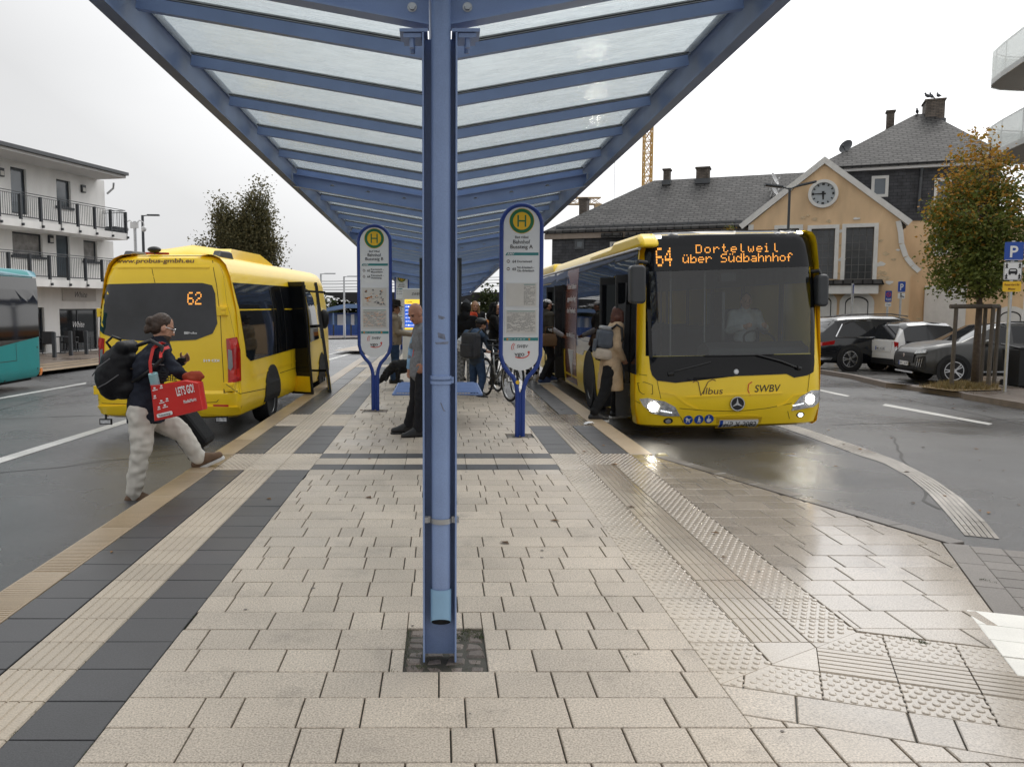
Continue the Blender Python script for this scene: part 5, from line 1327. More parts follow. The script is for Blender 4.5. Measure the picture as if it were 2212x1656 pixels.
k = MB(); k.cyl((0, 0, .70), (0, 0, .73), .36, n=24); k.build('tabletop', ANTH, t); k = MB(); k.cyl((0, 0, .03), (0, 0, .70), .03, n=8); k.cyl((0, 0, 0), (0, 0, .03), .24, n=16); k.build('leg', ANTH, t)
bo = None
for u, v, lab in ((118, 772, 'dark square bollard nearest the teal bus by the cafe'), (153.5, 768, 'dark square bollard in front of the cafe window'), (187, 765, 'dark square bollard just left of the minibus')):
    p = gp(u, v); k = MB(p); k.box(p.x-.065, p.x+.065, p.y-.065, p.y+.065, p.z, p.z+.98); k.box(p.x-.05, p.x+.05, p.y-.05, p.y+.05, p.z+.98, p.z+1.0)
    tag(k.build('bollard', ANTH, bevel=.008), lab, 'bollard', 'bollards in front of the cafe')
# pavement before the cafe
k = MB(); Fz = lambda dz: (lambda x, y, o_: V((x, y, gz(x, y)+dz)))
g0 = [tuple(gp(u, v)[:2]) for u, v in ((-150, 846), (97, 811), (191, 797.5), (330, 779), (420, 768))]; g1 = [tuple(gp(u, v)[:2]) for u, v in ((420, 742), (97, 786), (-150, 812))]
panel(k, g0+[(-13, 70), (-60, 70), (-60, 20)], Fz(.12), 0, 3); k.build('pavement', T_PAVE, kind='structure')
k = MB()
for (f0, f1) in ((0, .30), (.42, .68), (.80, 1.0)):
    lo = [V((*gp(u, v)[:2], 0)).lerp(V((*gp(u, v2)[:2], 0)), f0) for u, v, v2 in ((-150, 846, 812), (97, 811, 786), (191, 797.5, 776), (330, 779, 756))]
    hi = [V((*gp(u, v)[:2], 0)).lerp(V((*gp(u, v2)[:2], 0)), f1) for u, v, v2 in ((-150, 846, 812), (97, 811, 786), (191, 797.5, 776), (330, 779, 756))]
    panel(k, [tuple(p[:2]) for p in lo]+[tuple(p[:2]) for p in hi[::-1]], Fz(.126), 0, 3, 0, False)
k.build('tactile_edging', T_KERB, kind='structure')
# ---- the old station: gabled hall, long slated wing, tall slated block
o = (17.1, 38, gz(17.1, 38)); SF = Facade(o, (.927, -.375), (-.375, -.927)); hit = SF.hit
stn = thing('station_building', 'apricot station hall with a clock gable, slate roofs and peeling paint', 'building', o)
def P4(x0, x1, y0, y1, d=0):
    a, b_ = hit(x0, y0, d), hit(x1, y1, d); c, e = hit(x0, y1, d), hit(x1, y0, d)
    return (min(a[0], c[0]), max(b_[0], e[0]), (c[1]+b_[1])/2, (a[1]+e[1])/2)
pk = hit(1781, 354); el = hit(1618, 484); er = hit(1946, 476); s0, s1 = el[0], er[0]; he = (el[1]+er[1])/2
W = [P4(1681, 1722, 494, 602), P4(1753, 1800, 494, 603), P4(1828, 1884, 491, 604)]
D_ = [P4(1755, 1794, 640, 700), P4(1826, 1874, 640, 700)]
for d in D_: pass
D_ = [(a, b_, 0, h1) for a, b_, h0, h1 in D_]
k = MB(o); SF.wall(k, s0, s1, 0, he, W+D_, .22); SF.poly(k, [(s0, he), (s1, he), pk], -.3, 0)
SF.box(k, s0, s1, 0, he, -9, -.23)
fr_ = [er, hit(1951, 500), hit(1953, 525), hit(1962, 552), hit(1976, 570), hit(1990, 582)]
k2 = [(s1, 0)]+[(s1, fr_[1][1])]+fr_[1:]+[(hit(1966, 600)[0], fr_[-1][1]-.3), (hit(1966, 600)[0], 0)]
SF.poly(k, k2, -.3, -.002); k.build('wall', OCH, stn)
k = MB(o)                                           # gable coping, eave quoin, flared buttress edge
for a, b_ in ((el, pk), (er, pk)):
    sg = 1 if b_[0] > a[0] else -1
    e0 = (a[0]-sg*.28, a[1]-.22)
    dx, dy = b_[0]-e0[0], b_[1]-e0[1]; l = math.hypot(dx, dy); nx, ny = -dy/l, dx/l
    if ny < 0: nx, ny = -nx, -ny
    SF.poly(k, [e0, b_, (b_[0], b_[1]+.3), (e0[0]+nx*.24, e0[1]+ny*.24)], -.35, .14)
for i in range(len(fr_)-1):
    a, b_ = fr_[i], fr_[i+1]; dx, dy = b_[0]-a[0], b_[1]-a[1]; l = math.hypot(dx, dy); nx, ny = -dy/l*.2, dx/l*.2
    SF.poly(k, [a, b_, (b_[0]-nx, b_[1]-ny) if nx < 0 else (b_[0]-nx, b_[1]-ny), (a[0]-nx, a[1]-ny)], -.32, .05)
SF.box(k, s0-.02, s0+.2, 0, he, -.1, .05)
k.build('gable_trim', TRIM, stn)
LEAD = mat('leaded glass', (.045, .05, .055), .12, var=.5, vs=1.6, spec=.6); MUNT = mat('iron muntin', (.12, .12, .12), .6)
for w_ in W:
    a0, a1, h0, h1 = w_
    k = MB(o); t_ = .16
    for q in ((a0-t_, a1+t_, h1, h1+t_), (a0-t_, a0, h0, h1), (a1, a1+t_, h0, h1)): SF.box(k, *q, -.05, .06)
    k.build('window_surround', TRIM, stn)
    window(SF, a0, a1, h0, h1, -.16, stn, .045, (MUNT, LEAD), [a0+(a1-a0)*i/4 for i in (1, 2, 3)], [h0+(h1-h0)*i/7 for i in range(1, 7)])
def arch_door(Fc, a0, a1, h1, d, parent, mt):
    r_ = (a1-a0)/2; c = (a0+a1)/2; hs = h1-r_*.62
    out = [(c+(r_+.22)*cos(R(t)), hs+(r_*.62+.22)*sin(R(t))) for t in range(0, 181, 12)]; inn = [(c+r_*cos(R(t)), hs+r_*.62*sin(R(t))) for t in range(0, 181, 12)]
    k = MB(o)
    for i in range(len(out)-1): Fc.poly(k, [out[i], out[i+1], inn[i+1], inn[i]], d-.02, d+.06)
    for (p, q) in ((a0-.22, a0), (a1, a1+.22)): Fc.box(k, p, q, 0, hs, d-.02, d+.06)
    k.build('door_surround', TRIM, parent)
    k = MB(o); Fc.poly(k, [(a0, 0), (a1, 0)]+inn, d-.01, d+.012); ko = k.build('door', PLAST, parent)
    k = MB(o); c2 = [(c+(r_-.04)*cos(R(t)), hs-.05+(r_*.60)*sin(R(t))) for t in range(0, 181, 12)]; Fc.poly(k, [(a0+.04, 0), (a1-.04, 0)]+c2, d+.01, d+.03); k.build('door_leaf', mt, ko)
for d_ in D_: arch_door(SF, d_[0], d_[1], d_[3], .004, stn, TRIM)
c_ = hit(1778, 418.8); k = MB(o); ra = hit(1811, 418)[0]-c_[0]; cc_ = SF.T(*c_, .0)
k.ring(cc_, SF.n, ra*.79, ra, .14, 48); k.disc(cc_, SF.n, ra*.8, .05, 40, 1); ck = k.build('clock', [TRIM, mat('clock face', (.36, .39, .41), .4, var=.05)], stn, smooth=30)
k = MB(o); fc = lambda a, h, off: SF.T(c_[0]+a, c_[1]+h, .055+off)
for i in range(12):
    a = 2*pi*i/12; r0, r1, w_ = ra*.60, ra*.74, (.055 if i % 3 == 0 else .03); d = (sin(a), cos(a)); n_ = (d[1], -d[0])
    panel(k, [(d[0]*r0+n_[0]*w_, d[1]*r0+n_[1]*w_), (d[0]*r0-n_[0]*w_, d[1]*r0-n_[1]*w_), (d[0]*r1-n_[0]*w_, d[1]*r1-n_[1]*w_), (d[0]*r1+n_[0]*w_, d[1]*r1+n_[1]*w_)], fc, .004, .2, 0, False)
k.build('hour_marks', INK, ck)
k = MB(o)
for ang, ln, w_ in ((270, .68, .035), (178, .42, .055)):
    a = R(ang); d = (sin(a), cos(a)); n_ = (d[1], -d[0]); l0, l1 = -ra*.18, ra*ln
    panel(k, [(d[0]*l0+n_[0]*w_, d[1]*l0+n_[1]*w_), (d[0]*l0-n_[0]*w_, d[1]*l0-n_[1]*w_), (d[0]*l1-n_[0]*w_*.5, d[1]*l1-n_[1]*w_*.5), (d[0]*l1+n_[0]*w_*.5, d[1]*l1+n_[1]*w_*.5)], fc, .012, .3)
k.build('clock_hands', INK, ck)
k = MB(o); a0, a1, h0, h1 = P4(1786, 1911, 604, 615, .8); a0 = hit(1640, 610)[0]
SF.poly(k, [(a0, h0), (a1, h0), (a1-.1, h1), (a0, h1)], .002, .8); k.build('canopy_slates', SLATE, stn)
k = MB(o); SF.box(k, a0, hit(1898, 615, .7)[0], h0-.38, h0-.01, .55, .72); k.build('canopy_beam', TRIM, stn)
rr_ = random.Random(5)                               # flaking paint
for (u, v, s_) in ((1815, 500, .3), (1818, 560, .35), (1812, 530, .25), (1900, 570, .5), (1905, 590, .45), (1912, 548, .35), (1790, 478, .3), (1760, 474, .3), (1735, 470, .25), (1903, 520, .25), (1930, 560, .3), (1985, 688, .25), (1850, 472, .3), (1920, 610, .4), (1896, 628, .3), (1745, 465, .2), (1940, 540, .2), (1815, 590, .3), (1910, 600, .6)):
    a, h = hit(u, v); k = MB(o)
    SF.poly(k, [(a+s_*rr_.uniform(.5, 1)*cos(t)*.55, h+s_*rr_.uniform(.3, 1)*sin(t)*.32) for t in [2*pi*i/9 for i in range(9)]], -.01, .012+rr_.uniform(0, .02)); k.build('paint_flake', OCHP if rr_.random() < .7 else TRIM, stn)
# gable roof behind the front, and the wing
def roof(pts, mt, nm, th=.12):
    k = MB(o); n = len(pts); k.add([V(p) for p in pts]+[V(p)-V((0, 0, th)) for p in pts], [tuple(range(n)), tuple(range(n, 2*n))[::-1]]+[(i, (i+1) % n, n+(i+1) % n, n+i) for i in range(n)])
    return k.build(nm, mt, stn)
T = SF.T
roof([T(s0-.25, he-.2, -.36), T(pk[0], pk[1]+.2, -.36), T(pk[0], pk[1]+.2, -9), T(s0-.25, he-.2, -9)], SLATE, 'roof'); roof([T(s1+.25, he-.2, -.36), T(pk[0], pk[1]+.2, -.36), T(pk[0], pk[1]+.2, -9), T(s1+.25, he-.2, -9)], SLATE, 'roof')
we0, we1 = hit(1180, 504, -.2), hit(1612, 480, -.2); hw_ = (we0[1]+we1[1])/2; r0, r1 = hit(1412.6, 392, -5), hit(1748, 370, -5); hr = (r0[1]+r1[1])/2
SWP = roof([T(we0[0]-.1, hw_, -.1), T(s0+.1, hw_, -.1), T(r1[0], hr, -5), T(r0[0], hr, -5)], SLATE, 'roof')
roof([T(we0[0]-.1, hw_, -.1), T(r0[0], hr, -5), T(we0[0]-.1, hw_, -10)], SLATE, 'roof'); roof([T(we0[0]-.1, hw_, -10), T(r0[0], hr, -5), T(r1[0], hr, -5), T(s0+.1, hw_, -10)], SLATE, 'roof')
k = MB(o); SF.box(k, we0[0]+.25, s0-.003, 2.6, hw_-.13, -9.5, -.4); k.build('slate_hung_wall', SLATEW, stn)
k = MB(o); SF.box(k, we0[0]+.25, s0-.003, 0, 2.6, -9.5, -.45); k.build('lower_wall', OCH, stn)
k = MB(o); SF.box(k, we0[0]-.1, s0, hw_-.40, hw_-.14, -.40, -.2); k.build('eaves_board', mat('weathered board', (.28, .23, .19), .8, var=.15), stn)
for (u0, u1, v0, v1) in ((1242, 1262, 517, 538), (1318, 1352, 522, 552), (1420, 1460, 515, 552)):
    a0, a1, h0, h1 = P4(u0, u1, v0, v1, -.4); window(SF, a0, a1, h0, h1, -.36, stn, .10, (TRIM if u0 > 1300 else ROOFD, GREYW))
k = MB(o)
for u in range(1300, 1610, 52): a, h = hit(u, 500, -.1); SF.poly(k, [(a, hw_-.42), (a+1.0, hw_-.42), (a+1.0, hw_-.2), (a, hw_-.2)], -.2, .1)
k.build('slate_hood', SLATE, stn)
k = MB(o); d_ = T(we0[0], hw_, -.1)
for j in (0, .12): k.tube([T(we0[0]+.5, hw_+.12+j*.6, -.28-j*.8), T(s0-.3, hw_+.12+j*.6, -.28-j*.8)], .02, 5)
x = we0[0]+.5
while x < s0-.4: k.bar(T(x, hw_, -.2), T(x, hw_+.3, -.34), .03, .03); x += .7
k.build('snow_guard', ANTH, stn)
def chimney(u0, u1, v0, v1, d, dep, nm='chimney'):
    a0, a1, h0, h1 = P4(u0, u1, v0, v1, d); k = MB(o); SF.box(k, a0, a1, h0-1.4, h1-.08, d-dep, d); SF.box(k, a0-.05, a1+.05, h1-.08, h1, d-dep-.05, d+.05); c = k.build(nm, BRICKC, stn)
    k = MB(o); SF.box(k, a0-.06, a1+.06, h0-.12, h0+.12, d-dep-.06, d+.06); k.build('flashing', ROOFD, c); return (a0, a1, h1)
chimney(1433, 1446, 364, 394, -4.4, .6); chimney(1504, 1531, 360, 391, -4.4, .8); chimney(1251, 1267, 427, 470, -6, .7)
# tall block to the right
db = -3.2; bl = hit(1800, 366, db); br_ = hit(2150, 345, db); hb = hit(2005, 362, db)[1]; A0, A1 = hit(1770, 400, db)[0], hit(2160, 400, db)[0]; hs_ = hit(1985, 476, db)[1]
k = MB(o); SF.box(k, A0, A1, hs_, hb, -12, db); k.build('slate_hung_wall', SLATEW, stn)
k = MB(o); SF.box(k, A0, hit(2300, 500, db)[0], 0, hs_-.003, -12, db-.05); k.build('lower_wall', OCH, stn)
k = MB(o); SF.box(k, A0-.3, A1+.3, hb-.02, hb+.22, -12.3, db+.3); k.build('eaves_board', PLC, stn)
ap = hit(1978, 247, -7.6); ap2 = hit(2060, 272, -7.6)
roof([T(A0-.35, hb+.22, db+.35), T(A1+.35, hb+.22, db+.35), T(ap[0]+.6, ap[1], -7.6), T(ap[0], ap[1], -7.6)], SLATE, 'roof')
roof([T(A0-.35, hb+.22, -12.3), T(A0-.35, hb+.22, db+.35), T(ap[0], ap[1], -7.6)], SLATE, 'roof'); roof([T(A1+.35, hb+.22, db+.35), T(A1+.35, hb+.22, -12.3), T(ap[0]+.6, ap[1], -7.6)], SLATE, 'roof'); roof([T(A1+.35, hb+.22, -12.3), T(A0-.35, hb+.22, -12.3), T(ap[0], ap[1], -7.6), T(ap[0]+.6, ap[1], -7.6)], SLATE, 'roof')
bc = chimney(2001, 2040, 213, 262, -7.2, 1.3); chimney(1917, 1931, 238, 284, -8.2, .5)
a0, a1, h0, h1 = P4(1883, 1918, 380, 426, db); window(SF, a0, a1, h0, h1, db+.03, stn, .13, (TRIM, GREYW))
for (v0, v1) in ((385, 450), (490, 552)): a0, a1, h0, h1 = P4(2019, 2052, v0, v1, db); window(SF, a0, a1, h0, h1, db+.03, stn, .13, (TRIM, GREYW), cross=[(h0+h1)/2+.25])
k = MB(o); a, h = hit(1990, 362, db); k.tube([T(a, hb, db+.25), T(a, hb-.4, db+.1), T(a-.05, hs_+.4, db+.1)], .06, 8); k.tube([T(a-.6, hs_-.1, db+.1), T(a-.6, .1, db+.1)], .07, 8, 1); k.build('downpipe', [ROOFD, OCH], stn)
a0, a1, h0, h1 = P4(1998, 2083, 617, 720, db); k = MB(o); SF.box(k, a0, a1, 0, h1, db-.04, db+.06); k.build('garage_door', TRIM, stn)
a0, a1, h0, h1 = P4(2160, 2203, 672, 720, db); arch_door(SF, a0, a1, h1, db, stn, TRIM)
a0, h0 = hit(2140, 574, db); k = MB(o); SF.box(k, a0, a0+6, h0-.1, h0+.12, db, db+.4); k.build('ledge', TRIM, stn)
a0, a1, h0, h1 = P4(1975, 1992, 304, 314, -5.2); k = MB(o); SF.box(k, a0, a1, h0-.1, h1, -6, -5); k.build('roof_vent', ROOFD, stn)
DISH = mat('white dish', (.6, .6, .6), .4); 
def dish(u, v, d, r_, az, mt, lab):
    a, h = hit(u, v, d); p = T(a, h, d); n_ = V((sin(az), -cos(az), .45)).normalized(); k = MB(o)
    k.lathe([(.01, 0), (r_*.5, .05*r_), (r_*.85, .17*r_), (r_, .26*r_), (r_*.98, .27*r_), (r_*.5, .08*r_), (.01, .02)], p, n_, 20); k.tube([p-n_*.02, p-n_*.15+V((0, 0, -.3)), p-n_*.15+V((0, 0, -1.1))], .03, 6); k.tube([p+V((0, 0, -r_*.9)), p+n_*r_*.9+V((0, 0, -.1))], .015, 5); k.ell(p+n_*r_*.9+V((0, 0, -.1)), (.05, .05, .07), 8, 5)
    k.build('satellite_dish', mt, stn, smooth=40)
dish(1671, 388, -3.2, .33, R(50), DISH, ''); dish(1670, 412, -2.6, .32, R(50), DISH, ''); dish(1829, 318, -4.5, .34, R(-60), ANTH, '')
PG = mat('slate grey feathers', (.06, .065, .075), .8, var=.3, vs=30)
def pigeon(u, v, d, rz, lab):
    p = T(*hit(u, v, d), d); t = thing('pigeon', lab, 'bird', p, rz, 'pigeons on the roof')
    k = MB(); k.ell((0, 0, .13), (.075, .15, .08), M=Matrix.Rotation(R(25), 3, 'X')); k.ell((0, .11, .26), (.04, .05, .045)); k.cap((0, .08, .18), (0, .11, .25), .045, .035); k.tube([(0, -.1, .1), (0, -.27, .04)], [.05, .02], 6); k.tube([(0, .15, .26), (0, .19, .25)], [.012, .003], 5)
    for s_ in (-1, 1): k.tube([(s_*.03, .0, .08), (s_*.03, .01, 0)], .008, 5)
    organic(k, 'body', PG, t, .016, 2)
for u, v, d, rz, lab in ((2004, 213, -7.5, 1, 'pigeon on the left corner of the big brick chimney'), (2012, 213.5, -7.9, 2, 'pigeon crouching second from left on the big chimney'), (2027, 212, -7.8, 0, 'pigeon upright near the right end of the big chimney'), (1981, 247, -7.6, 2.5, 'pigeon on the roof peak left of the big chimney')): pigeon(u, v, d, rz, lab)
# ---- white building with swept balconies, right edge
rb_ = thing('modern_building', 'white modern building with swept glass-fronted balconies at the right edge', 'building', (20.9, 30.8, gz(20, 30)))
O2 = rb_.location
k = MB(O2); k.box(20.9, 34, 20, 30.8, O2.z, 15); k.build('wall', PLW, rb_)
PARA = glassmat('frosted white balcony panel', (.93, .95, .94), refl=.0, rough=.1, dirt=.95, dcol=(.86, .89, .88), ds=.01)
crv = [(17.0, 22), (17.35, 24.6), (17.85, 27), (18.3, 28.7), (18.62, 29.7), (18.9, 30.15), (19.4, 30.45), (20.2, 30.6), (20.95, 30.65)]
for zt in (10.12, 7.62):
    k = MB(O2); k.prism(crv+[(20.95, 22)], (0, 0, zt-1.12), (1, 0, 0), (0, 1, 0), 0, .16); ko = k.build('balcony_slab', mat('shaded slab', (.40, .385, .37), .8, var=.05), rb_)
    k = MB(O2)
    for i in range(len(crv)-1):
        a, b_ = V((*crv[i], 0)), V((*crv[i+1], 0)); d = (b_-a).normalized(); n_ = V((-d.y, d.x, 0))*.015
        k.add([a+n_+V((0, 0, zt-1.14)), b_+n_+V((0, 0, zt-1.14)), b_+n_+V((0, 0, zt-.06)), a+n_+V((0, 0, zt-.06)), a-n_+V((0, 0, zt-1.14)), b_-n_+V((0, 0, zt-1.14)), b_-n_+V((0, 0, zt-.06)), a-n_+V((0, 0, zt-.06))], [(0, 1, 2, 3), (7, 6, 5, 4), (3, 2, 6, 7), (0, 4, 5, 1)])
    k.build('balcony_panel', PARA, ko)
    k = MB(O2); k.tube([(x+.12, y, zt) for x, y in crv], .022, 6); 
    for x, y in crv: k.cyl((x+.12, y, zt-1.0), (x+.12, y, zt), .016, n=6)
    k.build('handrail', mat('white rail', (.6, .61, .61), .4), ko)
# ---------------------------------------------------------------- trees
BARK = mat('grey bark', (.085, .065, .05), .9, var=.3, vs=14, bump=.5, bs=40)
def leafmat(name, cols, trans=.3):
    m = bpy.data.materials.new(name); m.use_nodes = True; nt = m.node_tree; N = nt.nodes; L = nt.links; b = N['Principled BSDF']
    g = N.new('ShaderNodeNewGeometry'); r = N.new('ShaderNodeValToRGB'); L.new(g.outputs['Random Per Island'], r.inputs[0])
    while len(r.color_ramp.elements) < len(cols): r.color_ramp.elements.new(.5)
    for i, (e, c) in enumerate(zip(r.color_ramp.elements, cols)): e.position = i/(len(cols)-1); e.color = (*c, 1)
    L.new(r.outputs[0], b.inputs['Base Color']); b.inputs['Roughness'].default_value = .55; b.inputs['Specular IOR Level'].default_value = .3
    t = N.new('ShaderNodeBsdfTranslucent'); L.new(r.outputs[0], t.inputs[0]); mx = N.new('ShaderNodeMixShader'); mx.inputs[0].default_value = trans
    out = [n for n in N if n.type == 'OUTPUT_MATERIAL'][0]; L.new(b.outputs[0], mx.inputs[1]); L.new(t.outputs[0], mx.inputs[2]); L.new(mx.outputs[0], out.inputs['Surface'])
    return m
LG = leafmat('green maple leaves', [(.085, .115, .022), (.12, .15, .03), (.17, .19, .045), (.10, .13, .026)])
LO = leafmat('orange maple leaves', [(.38, .17, .022), (.46, .25, .04), (.36, .24, .04), (.26, .21, .04)])
LB_ = leafmat('birch leaves', [(.095, .095, .045), (.13, .12, .055), (.18, .15, .065), (.07, .075, .035)])
LD = leafmat('dark hedge leaves', [(.025, .04, .012), (.04, .055, .018), (.055, .065, .02)])
LY = leafmat('yellowing leaves', [(.26, .15, .025), (.17, .12, .02), (.30, .20, .04)])
def leaf_(mb, p, s, rn, m=0, down=False):
    a = rn.uniform(0, 2*pi); t = rn.uniform(-.9, .9)
    d = V((cos(a)*cos(t), sin(a)*cos(t), sin(t)))
    if down: d = V((cos(a)*.35, sin(a)*.35, -1)).normalized()
    x = d.cross(V((rn.uniform(-1, 1), rn.uniform(-1, 1), rn.uniform(-1, 1)))).normalized(); n = d.cross(x)*s*.12
    mb.add([p, p+d*s*.45+x*s*.34+n, p+d*s, p+d*s*.45-x*s*.34+n], [(0, 1, 2), (0, 2, 3)], m)
def tree(name, label, loc, h, tr, blobs, ncl, per, ls, mats, pick, group=None, fork=.35, spread=.16, drape=0, seed=1, limbs=14):
    rn = random.Random(seed); t = thing(name, label, 'tree', loc, 0, group)
    k = MB(); top = max(b[0][2]+b[1][2]*.2 for b in blobs)*(.72 if drape else 1)
    ax = [V((0, 0, 0))]+[V((rn.uniform(-.02, .02)*top*i/5, rn.uniform(-.02, .02)*top*i/5, top*i/6)) for i in range(1, 7)]
    k.tube(ax, [tr*1.15, tr]+[tr*(1-.16*i) for i in range(1, 6)], 10)
    pts = []
    wts = [b[1][0]*b[1][1]*b[1][2] for b in blobs]
    for i in range(ncl):
        b = rn.choices(blobs, wts)[0]
        while True:
            q = V((rn.uniform(-1, 1), rn.uniform(-1, 1), rn.uniform(-1, 1)))
            if .25 < q.length < 1: break
        q = q*(q.length**-.35); q = q if q.length < 1.05 else q.normalized()*1.05
        pts.append(V(b[0])+V((q.x*b[1][0], q.y*b[1][1], q.z*b[1][2])))
    for i in range(limbs):
        e = rn.choice(pts); z0 = max(h*fork*.55, min(top*.9, e.z-rn.uniform(.2, .5)*max(.3, math.hypot(e.x, e.y))))
        s = V((0, 0, z0)); mid = s.lerp(e, .5)+V((0, 0, rn.uniform(-.05, .12)*h*.3)); k.tube([s, mid, e], [tr*.38, tr*.22, tr*.06], 6)
    k.build('trunk', BARK, t, smooth=True)
    c = MB()
    for p in pts:
        mi = pick(p, rn)
        for j in range(per):
            q = p+V((rn.gauss(0, spread), rn.gauss(0, spread), rn.gauss(0, spread*.75))); leaf_(c, q, ls*rn.uniform(.6, 1.3), rn, mi if rn.random() < .85 else pick(p, rn))
        if drape and rn.random() < .6:
            ln = rn.uniform(.3, 1)*drape; q = p.copy()
            for j in range(int(ln/.09)):
                q = q+V((rn.gauss(0, .02), rn.gauss(0, .02), -.09)); leaf_(c, q+V((rn.gauss(0, .04), rn.gauss(0, .04), 0)), ls*.9, rn, mi, True); 
                if rn.random() < .6: leaf_(c, q+V((rn.gauss(0, .06), rn.gauss(0, .06), 0)), ls*.9, rn, mi, True)
    c.build('crown', mats, t); return t
def gpt(u, v, dz=0):
    q = atZ(u, v, -.5)
    for _ in range(8): q = atZ(u, v, gz(q.x, q.y)+dz)
    return q
tb = gpt(2105, 836, .1); sy_ = tb.y
def rel(u, v): q = atY(u, v, sy_)-tb; return q.x, q.z
bl = []
for (u, v, rx, rz) in ((2108, 320, 36, 50), (2112, 385, 72, 62), (2108, 470, 100, 80), (2062, 540, 66, 66), (2140, 545, 78, 74), (2105, 600, 95, 44), (2185, 480, 50, 80), (2045, 470, 42, 60), (2190, 390, 34, 44)):
    x, z = rel(u, v); s_ = sy_/FP; bl.append(((x*.92, 0, z), (rx*s_*.88, rx*s_*.9, rz*s_)))
zt_ = rel(2108, 470)[1]
def pk_(p, rn):
    f = (p.z-zt_)/1.6+.12+.45*noise.noise(V((p.x*1.6, p.y*1.6, p.z*1.6)))+(.35 if math.hypot(p.x, p.y) > .95 else 0)
    return 1 if rn.random() < max(.04, min(.93, .16+f*.7)) else 0
tree('maple_tree', 'young maple turning orange at the top, tied between four wooden stakes', tb, 6.2, .075, bl, 900, 20, .086, [LG, LO], pk_, spread=.13, seed=4, fork=.5, limbs=26)
stk = None                                           # the stakes with their cross-rails
WOODG = mat('weathered stake', (.10, .085, .07), .85, var=.3, vs=12, aniso=(8, 8, 1))
sk = thing('tree_stake', 'weathered wooden tree guard with four stakes and top rails round the maple', 'tree guard', tb)
for (u, v0, v1, dy) in ((2055, 660, 834, -.35), (2104+14, 664, 832, .5), (2134, 664, 838, -.45), (2147, 660, 832, .4)):
    p = atY(u, v1-3, sy_+dy)-tb; z0 = -.05; k = MB(); zt = atY(u, v0, sy_+dy).z-tb.z; k.cyl((p.x, dy, z0), (p.x+.02, dy, zt), .045, .042, 10); k.build('stake', WOODG, sk, smooth=40)
xs = [atY(u, 700, sy_+dy).x-tb.x for u, dy in ((2055, -.35), (2118, .5), (2134, -.45), (2147, .4))]; zt = atY(2100, 662, sy_).z-tb.z
for a, b_ in (((xs[0]-.05, -.35), (xs[2]+.05, -.45)), ((xs[2], -.45), (xs[3]+.08, .4)), ((xs[1], .5), (xs[3]+.05, .4)), ((xs[0], -.35), (xs[1], .5))):
    k = MB(); k.tube([(a[0], a[1], zt), (b_[0], b_[1], zt+.01)], .05, 10); k.build('rail', WOODG, sk, smooth=40)
# kerbed bed with dry grass, right-hand kerb, car park
g_ = MB()
KP = [(1700, 795), (1775, 806), (1850, 818), (1930, 837), (2010, 849), (2100, 862), (2212, 881), (2300, 897)]
kp = [gpt(u, v) for u, v in KP]
kpts = []
for a, b_ in zip(kp, kp[1:]):
    n = max(1, round((b_-a).length/.8)); kpts += [a.lerp(b_, i/n) for i in range(n)]
kpts.append(kp[-1]); rings = []
for i, p in enumerate(kpts):
    d = (kpts[min(i+1, len(kpts)-1)]-kpts[max(i-1, 0)]); d.z = 0; d.normalize(); o_ = V((-d.y, d.x, 0)); o_ = o_ if o_.y > 0 else -o_; z0 = gz(p.x, p.y); q = V((p.x, p.y, z0))
    rings.append([q+V((0, 0, -.1)), q+V((0, 0, .09)), q+o_*.03+V((0, 0, .12)), q+o_*.18+V((0, 0, .12)), q+o_*.18+V((0, 0, -.1))])
g_.loft(rings, True, True)
g_.build('kerb', mat('brown kerb stone', (.16, .13, .11), .5, var=.2, vs=6), kind='structure')
k = MB(); pts = [tuple(gpt(2085, 858)[:2])]+[tuple(p[:2]) for p in kp[5:]]+[(tuple(gpt(2300, 862)[:2])), tuple(gpt(2150, 840)[:2]), tuple(gpt(2100, 846)[:2])]
panel(k, pts, Fz(.115), 0, 3, 0, False); k.build('pavement', T_PAVE, kind='structure')
k = MB(); bed = [gpt(u, v, .12) for u, v in ((1980, 836), (2040, 826), (2152, 830), (2165, 843), (2060, 846))]; panel(k, [tuple(p[:2]) for p in bed], Fz(.135), 0, 3, 0, False)
k.build('planting_bed', GRASS_D, kind='structure')
k = MB(); rn = random.Random(9); c0 = bed[0]
for i in range(3800):
    w4 = [rn.random() for _ in bed]; s_ = sum(x**2 for x in w4); p = V((0, 0, 0))
    for w_, b_ in zip(w4, bed): p += b_*(w_*w_/s_)
    a = rn.uniform(0, 2*pi); h_ = rn.uniform(.05, .17); z = gz(p.x, p.y)+.13
    k.add([(p.x-.008*sin(a), p.y+.008*cos(a), z), (p.x+.008*sin(a), p.y-.008*cos(a), z), (p.x+cos(a)*h_*.7, p.y+sin(a)*h_*.7, z+h_*.8)], [(0, 1, 2)])
tag(k.build('grass', leafmat('dry grass blades', [(.20, .13, .05), (.13, .11, .035), (.28, .19, .08)])), kind='stuff')
k = MB()
for (a, b_) in (((1790, 793), (1935, 790)), ((1935, 816), (1990, 814))): pass
lot = [tuple(gpt(u, v)[:2]) for u, v in ((1700, 792), (1775, 803), (1850, 815), (1905, 818), (1990, 826), (2300, 860))]+[(34, 30), (14, 36)]
panel(k, lot, Fz(.010), 0, 3, 0, False); k.build('car_park', T_LOT, kind='structure')
k = MB()
for i in range(7):
    a = gpt(1790+70*i, 812+3.6*i); d = V((.985, .17, 0)); n_ = V((-d.y, d.x, 0))*.05; q = a+d*5
    panel(k, [tuple((a-n_)[:2]), tuple((q-n_)[:2]), tuple((q+n_)[:2]), tuple((a+n_)[:2])], Fz(.014), 0, 2, 0, False)
k.build('bay_marking', T_GUTTER, kind='structure')
